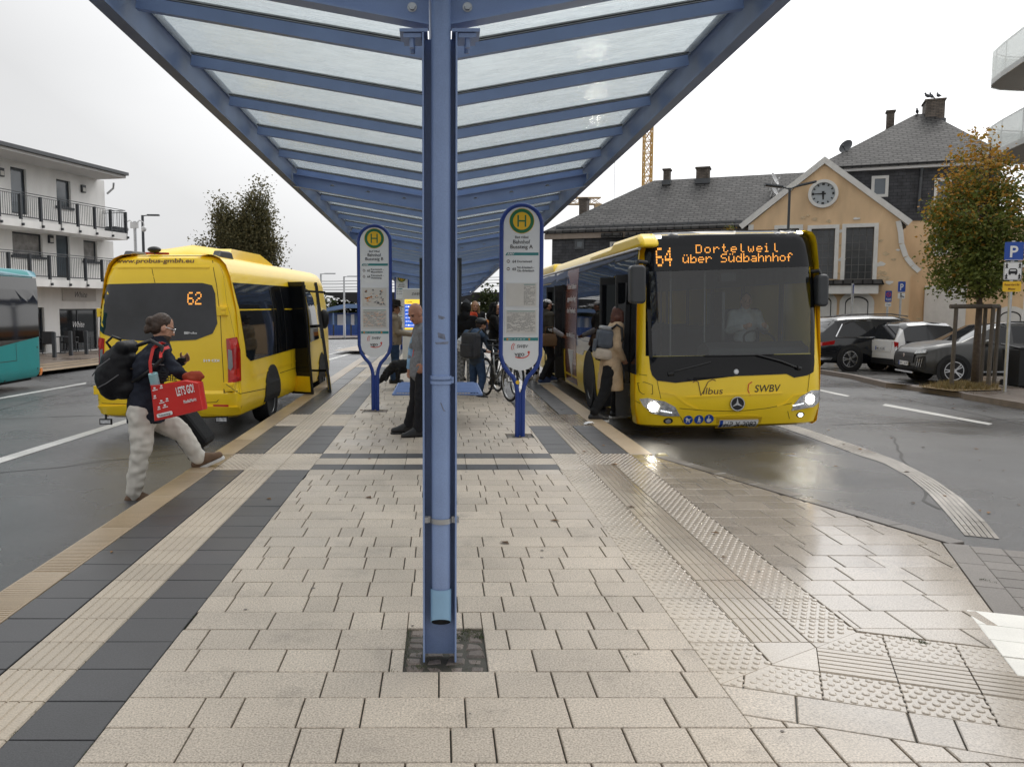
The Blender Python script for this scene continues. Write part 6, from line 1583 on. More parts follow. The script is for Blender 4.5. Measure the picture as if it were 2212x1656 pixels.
# birch behind the minibus, slim tree behind the city bus, far trees
bp = V((-10.2, 44, gz(-10.2, 44))); s_ = 44/FP
def rb2(u, v): q = atY(u, v, 44)-bp; return q.x, q.z
bl = [((rb2(u, v)[0], 0, rb2(u, v)[1]), (rx*s_, rx*s_*.8, rz*s_)) for u, v, rx, rz in ((448, 527, 22, 24), (478, 455, 19, 34), (497, 490, 32, 38), (547, 470, 32, 60), (563, 425, 17, 38), (577, 402, 8, 16), (520, 525, 52, 48), (577, 500, 20, 52), (586, 550, 26, 38), (604, 572, 10, 18))]
tree('birch_tree', 'drooping birch with dark hanging twigs behind the minibus', bp, 7.5, .16, bl, 1500, 8, .13, [LB_], lambda p, rn: 0, drape=1.3, spread=.27, seed=8, limbs=30)
p = V((10.05, 30, gz(10, 30))); s_ = 30/FP
tree('columnar_tree', 'slim yellowing tree whose tip shows above the bus roof', p, 6, .07, [((0, 0, 4.55), (.16, .16, .40)), ((0, 0, 3.9), (.32, .32, .55)), ((0, 0, 2.9), (.55, .55, .8))], 120, 12, .10, [LY, LG], lambda p, rn: 0 if rn.random() < .8 else 1, spread=.09, seed=3)
rn = random.Random(21)
for i, (u, v, Y, w_, lab) in enumerate(((655, 632, 84, 46, 'dark tree beyond the blue kiosk, nearest the minibus mirror'), (690, 640, 90, 30, 'dark tree under the left end of the railway platform roof'), (735, 642, 96, 26, 'dark round tree seen between the far lamp posts'), (775, 640, 98, 34, 'dark tree half behind the left stop sign'), (860, 640, 99, 30, 'dark tree seen between the stop sign and the display totem'), (905, 640, 102, 40, 'dark tree behind the display totem'), (1052, 620, 92, 13, 'narrow dark tree with a flat top beyond the canopy end'), (1100, 645, 100, 40, 'dark tree behind the right stop sign'))):
    p = atY(u, v, Y); z0 = gz(p.x, Y); h = p.z-z0; r_ = w_*Y/FP
    tree('background_tree', lab, (p.x, Y, z0), h, .15, [((0, 0, h*.62), (r_, r_, h*.38)), ((r_*.4, 0, h*.45), (r_*.8, r_, h*.3)), ((-r_*.4, 0, h*.5), (r_*.7, r_, h*.3))], 70, 12, .42, [LD], lambda p, rn: 0, 'trees in the far background', spread=.4, seed=30+i, limbs=6)
# ---------------------------------------------------------------- lamps, masts, crane
def lamp_post(name, lab, base, top, arms, mt, hl=.75, r=.055, grp=None):
    t = thing(name, lab, 'street lamp', base, 0, grp); h = top-base[2]
    k = MB(); k.tube([(0, 0, 0), (0, 0, 1.1), (0, 0, 1.15), (0, 0, h)], [r*1.3, r*1.3, r, r*.8], 10); k.build('pole', mt, t, smooth=40)
    for (dx, dy, tilt) in arms:
        d = V((dx, dy, 0)).normalized(); e = V((0, 0, h))+d*.25+V((0, 0, tilt*.25)); q = e+d*hl+V((0, 0, tilt*hl)); n_ = V((-d.y, d.x, 0))
        k = MB(); k.tube([(0, 0, h-.04), e], .028, 8); k.build('arm', mt, t)
        k = MB(); k.loft([[e+n_*w_+V((0, 0, z)), e-n_*w_+V((0, 0, z)), q-n_*w2+V((0, 0, z)), q+n_*w2+V((0, 0, z))] for w_, w2, z in ((.10, .13, -.03), (.12, .15, 0), (.10, .12, .05))]); k.build('lamp_head', mt, t, smooth=30)
    return t
ANL = ANTH
p = atY(310, 540, 46); lamp_post('street_lamp', 'tall dark lamp post with a flat head beside the white flats', (p.x, 46, gz(p.x, 46)), atY(310, 465, 46).z, [(1, .1, .0)], ANL, .62, .09)
for u, vt, Y, lab in ((693, 591, 62, 'grey lamp post by the blue kiosk, nearer the minibus door'), (743, 597, 64, 'grey lamp post just left of the left stop sign')):
    p = atY(u, vt, Y); lamp_post('street_lamp', lab, (p.x, Y, gz(p.x, Y)), p.z, [(1, .1, .0)], STEEL, .8, .075, 'grey lamp posts by the kiosk')
p = atY(1706, 406, 31); lamp_post('street_lamp', 'black lamp post with two outstretched flat heads before the clock gable', (p.x, 31, gz(p.x, 31)), p.z, [(-1, .1, .13), (1, -.1, .22)], ANL, .62, .055)
p = atY(293, 540, 44); t = thing('camera_mast', 'grey mast with white dome cameras beside the tall lamp post', 'camera mast', (p.x, 44, gz(p.x, 44))); zb = gz(p.x, 44); zt = atY(293, 478, 44).z-zb
k = MB(); k.cyl((0, 0, 0), (0, 0, zt), .09, .08, 10); k.build('pole', STEEL, t)
for s_ in (-1, 1):
    k = MB(); k.tube([(0, 0, zt-.15), (s_*.25, 0, zt+.05), (s_*.45, 0, zt-.05), (s_*.45, 0, zt-.25)], .03, 6); k.ell((s_*.45, 0, zt-.38), (.13, .13, .15), 12, 8); k.build('camera', DISH, t, smooth=True)
k = MB(); k.box(-.2, .2, -.12, .0, zt-.35, zt-.05); k.build('junction_box', DISH, t)
k = MB(); zc = zt-1.6
for a in range(0, 360, 60): k.tube([(0, 0, zc), (.45*cos(R(a)), .45*sin(R(a)), zc-.55)], .012, 4)
k.build('spike_guard', STEEL, t)
CRY = mat('crane yellow', (.62, .38, .10), .5, var=.1)
def lattice(k, p, q, w, seg, r):
    p, q = V(p), V(q); d = (q-p).normalized(); x, y = frame_of(d, V((0, 1, 0)) if abs(d.z) > .8 else V((0, 0, 1)))
    C = [(x*a+y*b_)*w/2 for a, b_ in ((-1, -1), (1, -1), (1, 1), (-1, 1))]
    for c in C: k.bar(p+c, q+c, r*2, r*2)
    n = max(2, int((q-p).length/seg))
    for i in range(n):
        a, b_ = p.lerp(q, i/n), p.lerp(q, (i+1)/n)
        for j in range(4):
            c, e = C[j], C[(j+1) % 4]; k.bar(a+c, b_+e, r, r); k.bar(a+e, b_+c, r, r); k.bar(a+c, a+e, r*1.3, r*1.3)
p = atY(1398, 380, 130); t = thing('tower_crane', 'yellow lattice tower crane mast rising behind the slate roof', 'crane', (p.x, 130, -1.6))
k = MB(); lattice(k, (0, 0, 0), (0, 0, 31), 1.15, 1.7, .09); k.build('mast', CRY, t)
k = MB(); lattice(k, (-.6, -10, 32), (2.6, 42, 32), 1.2, 2.2, .12); k.build('jib', CRY, t)
k = MB(); k.tube([(2.15, 35, 31.5), (2.15, 35, 16)], .05, 5); k.build('hoist_cable', STEEL, t)
p = atY(1262, 427, 150); q = atY(1297, 426, 150); t = thing('tower_crane', 'second crane, only the tip of its pale jib shows under the canopy edge', 'crane', (p.x-8, 152, -1.8))
k = MB(); lattice(k, (-2, -2, p.z+1.2), (q.x-p.x+8, -2, p.z+1.2), 1.1, 1.8, .10); k.box(q.x-p.x+7, q.x-p.x+8.2, -2.7, -1.3, p.z+.1, p.z+.7); k.build('jib', mat('pale crane paint', (.50, .36, .2), .5), t); k = MB(); lattice(k, (0, 0, 0), (0, 0, p.z+1), 1.1, 2.2, .12); k.build('mast', CRY, t)
# ---------------------------------------------------------------- far kiosk, fence, railway roof, wires, island
BLK = mat('kiosk blue', (.06, .12, .33), .45, var=.12, vs=1); BLKR = mat('kiosk roof blue', (.16, .26, .46), .4, var=.1, vs=.7)
KY = 76; a = atY(672, 700, KY); b_ = atY(848, 700, KY); zg = gz(a.x, KY); ze = atY(700, 661, KY).z; zr = atY(770, 659, KY).z
ki = thing('bus_shelter', 'blue glazed waiting shelter with a flat pitched roof across the road', 'shelter', (a.x, KY, zg)); O3 = ki.location
k = MB(O3); mid = a.x+(b_.x-a.x)*.45
k.prism([(a.x-.3, ze-.55), (mid, zr+.1), (b_.x+4, zr-.1), (b_.x+4, zr-.4), (mid, zr-.25), (a.x-.3, ze-.8)], (0, KY-1.6, 0), (1, 0, 0), (0, 0, 1), -4.5, 0); k.build('roof', BLKR, ki)
k = MB(O3); k.box(a.x, b_.x+4, KY-.1, KY, zg, ze-.6); k.build('wall', BLK, ki)
for i in range(6): x = a.x+.4+i*1.35; k = MB(O3); k.box(x, x+1.1, KY-.16, KY-.11, zg+.5, ze-.85); k.build('window', mat('blue tinted pane', (.10, .18, .34), .1, var=.3, vs=1), ki)
for x0, w_ in ((2.35, .75), (3.55, .3), (4.2, .25)): k = MB(O3); k.box(a.x+x0, a.x+x0+w_, KY-.2, KY-.165, zg+.9, zg+1.85); k.build('poster', WHITEP, ki)
for i in range(4): x = a.x-.2+i*2.3; k = MB(O3); k.box(x, x+.12, KY-1.5, KY-1.38, zg, ze-.6); k.build('post', BLKR, ki)
FY = 72; fa, fb = atY(690, 720, FY).x, atY(850, 720, FY).x; zg = gz(fa, FY); zf = atY(700, 702, FY).z
fn = thing('railing', 'blue barred railing in front of the far waiting shelter', 'railing', (fa, FY, zg)); k = MB(fn.location)
k.box(fa, fb, FY-.02, FY+.02, zf-.05, zf); k.box(fa, fb, FY-.02, FY+.02, zg+.1, zg+.15); x = fa
while x < fb: k.box(x, x+.05, FY-.015, FY+.015, zg+.1, zf); x += .13
k.build('bars', SIGNB, fn)
for u in (695, 719, 757): x = atY(u, 720, FY-1).x; k = MB(fn.location); k.box(x, x+.12, FY-1.06, FY-.94, zg-.02, zg+1.0); k.build('post', ANTH, fn)
rr = thing('platform_roof', 'long dark railway platform roof on posts in the far distance', 'roof', (-15, 95, gz(-15, 95)))
k = MB(rr.location); zt = atY(750, 632, 95).z; zb = atY(750, 640, 95).z
k.prism([(-14.6, zt), (16, zt), (16, zb-.6), (-9, zb-.7), (-11.5, zb)], (0, 95, 0), (1, 0, 0), (0, 0, 1), -3, 3); k.build('roof', mat('dark roof underside', (.02, .02, .022), .7, var=.2), rr)
for x in (-8.2, -5.5, 4.6, 5.6, 8.0): k = MB(rr.location); k.box(x-.15, x+.15, 94.8, 95.1, gz(x, 95), zb-.5); k.build('post', STEEL, rr)
for i, (va, vb) in enumerate(((602, 600), (608, 606), (616, 612), (620, 619))):
    a, b_ = atY(300, va+6, 110), atY(1150, vb-3, 110); k = MB(a); k.tube([a, a.lerp(b_, .5)-V((0, 0, .3)), b_], .035, 5); tag(k.build('overhead_wire', ANTH), 'thin overhead railway wire, number %s from the top, crossing the sky left of the signs' % ('one', 'two', 'three', 'four')[i], 'wire', 'overhead railway wires')
k = MB(); isl = [gpt(u, v, .12) for u, v in ((720, 757), (770, 746.5), (846, 744), (850, 757), (800, 758))]; panel(k, [tuple(p[:2]) for p in isl], Fz(.12), 0, 3); k.build('traffic_island', T_KERB, kind='structure')
k = MB(); pts = [tuple(gpt(u, v)[:2]) for u, v in ((600, 735), (700, 733), (850, 731))]; panel(k, pts+[(30, 90), (-60, 90)], Fz(.1), 0, 8); k.build('far_pavement', T_PAVE, kind='structure')
# far orange and white bus behind the crowd, and a direction sign
p = V((2.2, 52, gz(2, 52))); t = thing('parked_bus', 'far bus with an orange side band and dark windows behind the crowd', 'bus', p)
za, zb_ = atY(1040, 690, 52).z-p.z, atY(1040, 716, 52).z-p.z
k = MB(); k.box(-2.4, 7, 0, 2.4, .3, za+.35); k.build('body', DISH, t, bevel=.12); k = MB(); k.box(-2.38, 6.98, -.02, -.001, zb_+.12, za); k.build('side_band', mat('orange band', (.75, .27, .05), .4), t); k = MB(); k.box(-2.2, 6.9, -.025, -.002, .95, zb_+.08); k.build('window', WINDK, t)
for x in (-1, 4.6): wheel(t, (x, .12, .45), .45, .3, (0, -1, 0), RIMG)
p = atY(1033, 703, 40); t = thing('direction_sign', 'small dark sign with a white wheelchair symbol and arrow', 'sign', (p.x, 40, gz(p.x, 40))); z = p.z-t.location.z
k = MB(); k.box(-.45, .45, -.03, .03, z-.17, z+.17); so_ = k.build('panel', mat('navy sign', (.01, .015, .05), .4), t); k = MB(); k.cyl((0, .03, 0), (0, .03, z), .04, n=8); k.build('post', STEEL, t)
k = MB(); fs = lambda x, y, off: V((x, -.03-off, z+y)); line_on(k, [(.08, 0), (.34, 0)], .04, fs, .004); line_on(k, [(.24, .1), (.34, 0), (.24, -.1)], .04, fs, .004); line_on(k, [(-.25, .1), (-.25, -.02), (-.12, -.02), (-.08, -.1)], .035, fs, .004); panel(k, circ(-.25, .13, .03, 8), fs, .004, .2); k.build('arrow', WHITEP, so_)
# ---------------------------------------------------------------- traffic signs
def psign(lab, u, vb, vt, pw, panels, group=None, yaw=0, base=None):
    b0 = base or gpt(u, vb, .12); Y = b0.y; t = thing('parking_sign', lab, 'sign', b0, yaw, group); zt = atY(u, vt, Y).z-b0.z
    k = MB(); k.cyl((0, 0, 0), (0, 0, zt), .035, n=12); k.build('post', STEEL, t, smooth=40)
    for kind, v0, v1, wpx in panels:
        z0, z1 = atY(u, v1, Y).z-b0.z, atY(u, v0, Y).z-b0.z; w_ = wpx*Y/FP/2; fs = lambda x, y, off: V((x, -.045-off, y)); zc = (z0+z1)/2; h = z1-z0
        k = MB(); panel(k, rrect(-w_, w_, z0, z1, .03), lambda x, y, off: V((x, -.04-off, y)), .004, .5); m_ = SIGNB if kind in 'PT' else (YELP if kind == 'Y' else WHITEP); so_ = k.build('panel', [m_], t)
        k = MB()
        if kind == 'P': text_on(k, 'P', 0, zc, h*.62, fs, w_*.85, bold=.02); panel(k, [(-w_*.93, z0+h*.03), (w_*.93, z0+h*.03), (w_*.93, z0+h*.05), (-w_*.93, z0+h*.05)], fs, .003, .5, 0, False); k.build('letter', WHITEP, so_)
        elif kind == 'T': text_on(k, 'TAXI', 0, z0+h*.22, h*.22, fs, w_*1.6, bold=.02); k.build('letter', WHITEP, so_); k = MB(); k.ring(fs(0, z0+h*.66, .004), (0, -1, 0), w_*.55, w_*.72, .004, 28); line_on(k, [(-w_*.4, z0+h*.66+w_*.4), (w_*.4, z0+h*.66-w_*.4)], w_*.18, fs, .006); k.build('no_stopping_mark', REDP, so_)
        elif kind == 'W': text_on(k, 'reserved', 0, zc, h*.01, fs) if 0 else None; line_on(k, [(-.02, zc+h*.28), (-.02, zc-.02), (.06, zc-.02), (.1, zc-h*.3)], .03, fs, .004); k.ring(fs(-.01, zc-h*.15, .004), (0, -1, 0), h*.16, h*.22, .004, 20); panel(k, circ(-.02, zc+h*.34, .028, 8), fs, .004, .2); k.build('wheelchair_mark', INK, so_)
        elif kind == 'Z': text_on(k, '2 Taxen', 0, zc, h*.4, fs, w_*1.5, bold=.01); k.build('letter', INK, so_)
        elif kind == 'Y': text_on(k, 'Reserviert für', 0, zc+h*.2, h*.22, fs, w_*1.65, bold=.015); text_on(k, '2 Taxen' if 0 else 'Mieter', 0, zc-h*.22, h*.22, fs, w_*.8, bold=.015); k.build('letter', mat('brown sign ink', (.18, .05, .01), .5), so_)
        elif kind == 'C':
            for (a, c, d, e) in ((-.97, .97, .02, .035), (-.97, .97, .965, .98)): panel(k, [(w_*a, z0+h*d), (w_*c, z0+h*d), (w_*c, z0+h*e), (w_*a, z0+h*e)], fs, .003, .5, 0, False)
            for (a, c) in ((-.97, -.93), (.93, .97)): panel(k, [(w_*a, z0+h*.02), (w_*c, z0+h*.02), (w_*c, z0+h*.98), (w_*a, z0+h*.98)], fs, .003, .5, 0, False)
            P_ = lambda pts: panel(k, [(w_*a, zc+h*.5*b_) for a, b_ in pts], fs, .004, .4, 0, False)
            line_on(k, [(w_*a, zc+h*.5*b_) for a, b_ in ((-.45, -.05), (-.33, .22), (.33, .22), (.45, -.05))], .022, fs, .004); P_([(-.48, -.3), (.48, -.3), (.48, 0), (-.48, 0)])
            for a in (-.33, .33): P_([(a-.1, -.42), (a+.1, -.42), (a+.1, -.28), (a-.1, -.28)])
            for a, b_ in ((-.7, .6), (.72, .6), (-.7, -.6), (.72, -.6)):
                P_([(a+.06*cos(t_*pi/4), b_+.25+.06*sin(t_*pi/4)) for t_ in range(8)])
                for q in (((0, .2), (0, -.05)), ((0, -.05), (-.1, -.28)), ((0, -.05), (.1, -.28)), ((0, .15), (-.12, 0)), ((0, .15), (.12, 0))): line_on(k, [((a+q[0][0])*w_, zc+h*.5*(b_+q[0][1])), ((a+q[1][0])*w_, zc+h*.5*(b_+q[1][1]))], .022, fs, .004)
            k.build('car_sharing_mark', INK, so_)
    return t
psign('parking sign with car-pool plate and yellow plate on a steel post beside the maple', 2170, 846, 520, 38, [('P', 523, 563, 38), ('C', 566, 605, 37), ('Y', 608, 630, 37)], yaw=R(-6))
psign('blue parking sign with a wheelchair plate standing behind the black estate', 1946, 768, 606, 16, [('P', 608, 631, 16), ('W', 633, 645, 15)], base=V((16.6, 31.0, gz(16, 31))))
t = psign('blue taxi rank sign with a white plate before the station wall', 1915, 768, 628, 14, [('T', 628, 652, 14), ('Z', 654, 662, 13)], base=V((16.4, 31.5, gz(16, 31))))
psign('parking sign turned nearly edge-on in front of the arched white door', 1837, 768, 612, 10, [('P', 614, 635, 15), ('W', 637, 648, 14)], base=V((14.9, 31.1, gz(16, 31))), yaw=R(62))
# ---------------------------------------------------------------- bus stop signs
def stop_sign(lab, base, kind, group='bus stop signs'):
    t = thing('bus_stop_sign', lab, 'bus stop sign', base, 0, group)
    w_, zb_, zt_ = .235, .99, 2.495                      # straight sides between zb and zt, half circles above and below
    k = MB()
    top = [(w_*cos(R(a)), 0, zt_+w_*sin(R(a))) for a in range(0, 181, 10)]
    for s_ in (-1, 1):
        pts = [(s_*.035, 0, -.02), (s_*.035, 0, .52), (s_*.045, 0, .60), (s_*.085, 0, .70), (s_*.15, 0, .77), (s_*.205, 0, .85), (s_*w_, 0, .97), (s_*w_, 0, zb_+.1), (s_*w_, 0, zt_)]
        k.tube(pts, .026, 12)
    k.tube(top, .026, 12); k.box(-.034, .034, -.008, .008, 0, .52); k.build('frame', BLUE_D, t, smooth=50)
    out = [(.215*cos(R(a)), zt_+.215*sin(R(a))) for a in range(0, 181, 8)]+[(.215*cos(R(a)), zb_+.215*sin(R(a))*.95) for a in range(180, 361, 8)]
    k = MB(); k.prism(out, (0, 0, 0), (1, 0, 0), (0, 0, 1), -.012, .012); po = k.build('panel', WHITE, t)
    fs = lambda x, y, off: V((x, -.012-off, y))
    k = MB(); panel(k, circ(0, 2.545, .148, 40), fs, .002, .4); panel(k, circ(0, 2.545, .142, 40), fs, .003, .4, 1, False); panel(k, circ(0, 2.545, .103, 36), fs, .004, .4, 2, False)
    for q in ((-.052, -.034, -.068, .068), (.034, .052, -.068, .068), (-.034, .034, -.009, .009)): panel(k, [(q[0], 2.545+q[2]), (q[1], 2.545+q[2]), (q[1], 2.545+q[3]), (q[0], 2.545+q[3])], fs, .005, .4, 1, False)
    k.build('stop_emblem', [YELP, GREENP, YELP], po)
    k = MB(); text_on(k, 'Bad Vilbel', 0, 2.358, .027, fs, .155, bold=.01); text_on(k, 'Bahnhof', 0, 2.304, .046, fs, .20, bold=.007); text_on(k, 'Bussteig '+kind, 0, 2.247, .046, fs, .265, bold=.007)
    L_ = {'A': (('64', ('Dortelweil',)), ('65', ('Nd.-Erlenbach -', 'Ob.-Erlenbach'))), 'B': (('62', ('Kernstadt -', 'Massenheim')), ('64', ('Kernstadt -', 'Heilsberg'))), 'F': (('30', ('Bad Vilbel',)), ('65', ('Dortelweil',)))}[kind]
    for i, (n_, ln) in enumerate(L_):
        z = 2.075-i*.088; text_on(k, n_, -.085, z, .034, fs, .042, bold=.012)
        for j, s_ in enumerate(ln): text_on(k, s_, -.050, z+(.0 if len(ln) == 1 else .018-.038*j), .026, fs, min(.20, .0172*len(s_)), 'L', bold=.012)
    k.build('lettering', INK, po)
    k = MB(); panel(k, [(-.19, 2.145), (.20, 2.145), (.20, 2.178), (-.17, 2.178)], fs, .002, .5, 0, False); panel(k, [(-.205, 1.14), (.205, 1.14), (.205, 1.178), (-.205, 1.178)], fs, .002, .5, 0, False); text_on(k, 'RMV', -.125, 2.162, .026, fs, .085, bold=.02, m=1, shear=.3, off=.005); text_on(k, '069 / 24 24 80 24', -.05, 1.159, .014, fs, .2, m=1, off=.005)
    for x in (-.16, .10): panel(k, circ(x, 1.159, .012, 12), fs, .005, .4, 2, False)
    k.build('network_band', [TEALINK, WHITEP, ORP], po)
    k = MB()
    for i in range(2):
        z = 2.075-i*.088; panel(k, circ(-.155, z, .019, 20), fs, .002, .4, 0, False); panel(k, rrect(-.168, -.142, z-.008, z+.008, .004, 2), fs, .004, .4, 1, False)
    k.build('bus_symbol', [mat('brown sign print', (.07, .03, .02), .5, var=0), WHITEP], po)
    for (z0, z1) in ((1.535, 1.83), (1.215, 1.515)):
        k = MB(); panel(k, [(-.195, z0), (.195, z0), (.195, z1), (-.195, z1)], fs, .010, .5); co_ = k.build('timetable_case', mat('case white', (.66, .67, .67), .3), po)
        k = MB(); panel(k, [(-.178, z0+.015), (.178, z0+.015), (.178, z1-.015), (-.178, z1-.015)], fs, .012, .5, 0, False); pp = k.build('timetable', PAPER, co_)
        k = MB(); rn = random.Random(int(z0*100)+ord(kind))
        x0 = .03 if (kind != 'B' and z0 > 1.4) else -.165
        if kind == 'B' and z0 > 1.4:
            for i in range(46):
                x, y = rn.uniform(-.165, .12), rn.uniform(z0+.03, z1-.05); panel(k, [(x, y), (x+rn.uniform(.01, .06), y+rn.uniform(-.02, .02)), (x+rn.uniform(.01, .05), y+rn.uniform(.004, .03))], fs, .0135, .5, rn.choice((0, 0, 1)), False)
        else:
            y = z1-.03; panel(k, [(x0, y), (.165, y), (.165, y+.007), (x0, y+.007)], fs, .0135, .5, 2, False); y -= .022
            while y > z0+.03:
                x = x0
                while x < .16:
                    l = rn.uniform(.012, .05); 
                    if rn.random() < .8: panel(k, [(x, y), (min(.165, x+l), y), (min(.165, x+l), y+.0045), (x, y+.0045)], fs, .0135, .5, 1 if (kind == 'B' and rn.random() < .2) else 0, False)
                    x += l+.006
                y -= .0125 if z0 < 1.4 else .015
        k.build('print', [GREYINK, ORP, TEALINK], pp)
    k = MB(); text_on(k, 'SWBV', .02, 1.075, .040, fs, .135, shear=.2, bold=.004); text_on(k, 'vgo', -.015, .985, .052, fs, .12, bold=.02, m=1); k.build('operator_logo', [INK, GREYINK], po)
    k = MB(); line_on(k, [(-.085, 1.11), (-.105, 1.085), (-.11, 1.05), (-.10, 1.03)], .008, fs, .003); line_on(k, [(-.068, 1.105), (-.085, 1.08), (-.088, 1.055), (-.08, 1.035)], .006, fs, .003)
    ar = [(.0+.10*cos(R(a)), .99+.055*sin(R(a))) for a in range(230, 361, 13)]; panel(k, strip(ar, .012), fs, .003, .5, 0, False); panel(k, circ(.095, 1.003, .015, 12), fs, .003, .5, 0, False); k.build('logo_swoosh', REDP, po)
    return t
bA = atZ(1123, 944, -.02); bB = atZ(811, 887, -.02); 
stop_sign('stop sign reading Bussteig A on blue tubes beside the city bus', (bA.x, bA.y, 0), 'A'); stop_sign('stop sign reading Bussteig B on blue tubes behind the minibus', (bB.x, bB.y, 0), 'B'); stop_sign('far third stop sign half hidden by the man in the hat', (-1.36, 30.8, 0), 'F')
p = V((bA.x-.035, bA.y-.03, .645)); k = MB(p); k.disc(p, (0, -1, 0), .024, .002, 20); tag(k.build('round_sticker', YELP), 'small round yellow sticker on the leg of the Bussteig A sign', 'sticker')
# ---------------------------------------------------------------- bench, display totem, vitrine
be = thing('wire_bench', 'blue wire-mesh double bench round the second canopy post', 'bench', (-.03, 11.65, 0)); WB = mat('bench blue coating', (.16, .24, .46), .4, var=.1)
k = MB()
for i in range(26):
    y = -.72+1.44*i/25; k.tube([(-.56, y, .43), (-.52, y, .45), (.52, y, .45), (.56, y, .43)], .006, 5)
for i in range(30): x = -.53+1.06*i/29; k.tube([(x, -.74, .44), (x, .74, .44)], .005, 5)
k.build('seat', WB, be)
k = MB(); k.tube([(-.57, -.75, .425), (.57, -.75, .425), (.57, .75, .425), (-.57, .75, .425)], .016, 8, closed=True); k.build('seat_frame', WB, be)
for x in (-.22, .22):
    k = MB(); k.box(x-.03, x+.03, -.6, .6, .35, .42); k.build('bracket', ANTH, be)
for y in (-.1, .1): k = MB(); k.box(-.025, .025, y-.025, y+.025, 0, .35); k.build('leg', ANTH, be)
p = atZ(900, 775, 0); t = thing('departure_display', 'white totem with a blue and yellow departure screen behind the bald man', 'display', (-.6, 22.2, 0)); 
k = MB(); k.box(-.36, .36, -.12, .12, .0, 2.0); k.build('housing', WHITE, t, bevel=.02)
EMB = mat('lit blue screen', (.02, .09, .45), .3, emit=1.2); EMY = mat('lit yellow screen', (.95, .60, .06), .3, emit=1.0); EMW = mat('lit white text', (.9, .9, .95), .3, emit=.9)
for s_ in (-1, 1):
    fd = lambda x, y, off: V((-s_*x, s_*(.12+off), y))
    k = MB(); panel(k, [(-.30, .95), (.30, .95), (.30, 1.72), (-.30, 1.72)], fd, .004, .5); sc2 = k.build('screen', EMB, t)
    k = MB(); panel(k, [(-.30, 1.60), (.30, 1.60), (.30, 1.72), (-.30, 1.72)], fd, .007, .5); panel(k, [(-.30, .95), (.30, .95), (.30, 1.0), (-.30, 1.0)], fd, .007, .5); k.build('header', EMY, sc2)
    k = MB()
    for i, (a, b_) in enumerate((('62 Massenheim', '3'), ('64 Dortelweil', '0'), ('64 Heilsberg', '8'), ('65 Nd.-Erlenbach', '12'), ('30 Frankfurt', '15'), ('62 Massenheim', '33'))): text_on(k, a, -.28, 1.54-i*.095, .04, fd, .022*len(a), 'L', bold=.01, off=.008); text_on(k, b_, .28, 1.54-i*.095, .04, fd, None, 'R', bold=.01, off=.008)
    k.build('screen_text', EMW, sc2)
    k = MB(); text_on(k, 'Linie', -.18, 1.66, .05, fd, .14, bold=.01, off=.009); text_on(k, 'SWBV', .0, 1.86, .07, fd, .24, shear=.2, off=.006); k.build('print', INK, sc2)
t = thing('info_cabinet', 'dark framed information cabinet behind the canopy posts', 'cabinet', (.015, 16.4, 0))
k = MB(); k.box(-.40, .40, -.05, .05, .55, 2.46); k.build('frame', ANTH, t, bevel=.01)
k = MB(); k.box(-.35, .35, -.062, -.051, .6, 2.4); k.build('pane', GREYW, t)
for x in (-.33, .33): k = MB(); k.box(x-.03, x+.03, -.03, .03, 0, .55); k.build('leg', ANTH, t)
# wheelie bin at the right edge
p = gpt(2204, 838, .0); t = thing('wheelie_bin', 'dark wheeled bin at the right edge beside the grey car', 'bin', p)
k = MB(); k.loft([[(-.24, -.26, .06), (.24, -.26, .06), (.24, .2, .06), (-.24, .2, .06)], [(-.29, -.33, .95), (.29, -.33, .95), (.29, .33, .95), (-.29, .33, .95)]]); k.build('body', PLAST, t, bevel=.02)
k = MB(); k.prism([(-.36, .95), (.36, 1.02), (.38, 1.07), (-.36, 1.0)], (-.31, 0, 0), (0, 1, 0), (0, 0, 1), 0, .62); k.build('lid', PLAST, t, bevel=.02)
for x in (-.26, .26): k = MB(); k.cyl((x-.03, .25, .1), (x+.03, .25, .1), .1, n=16); k.build('wheel', BLACK, t)
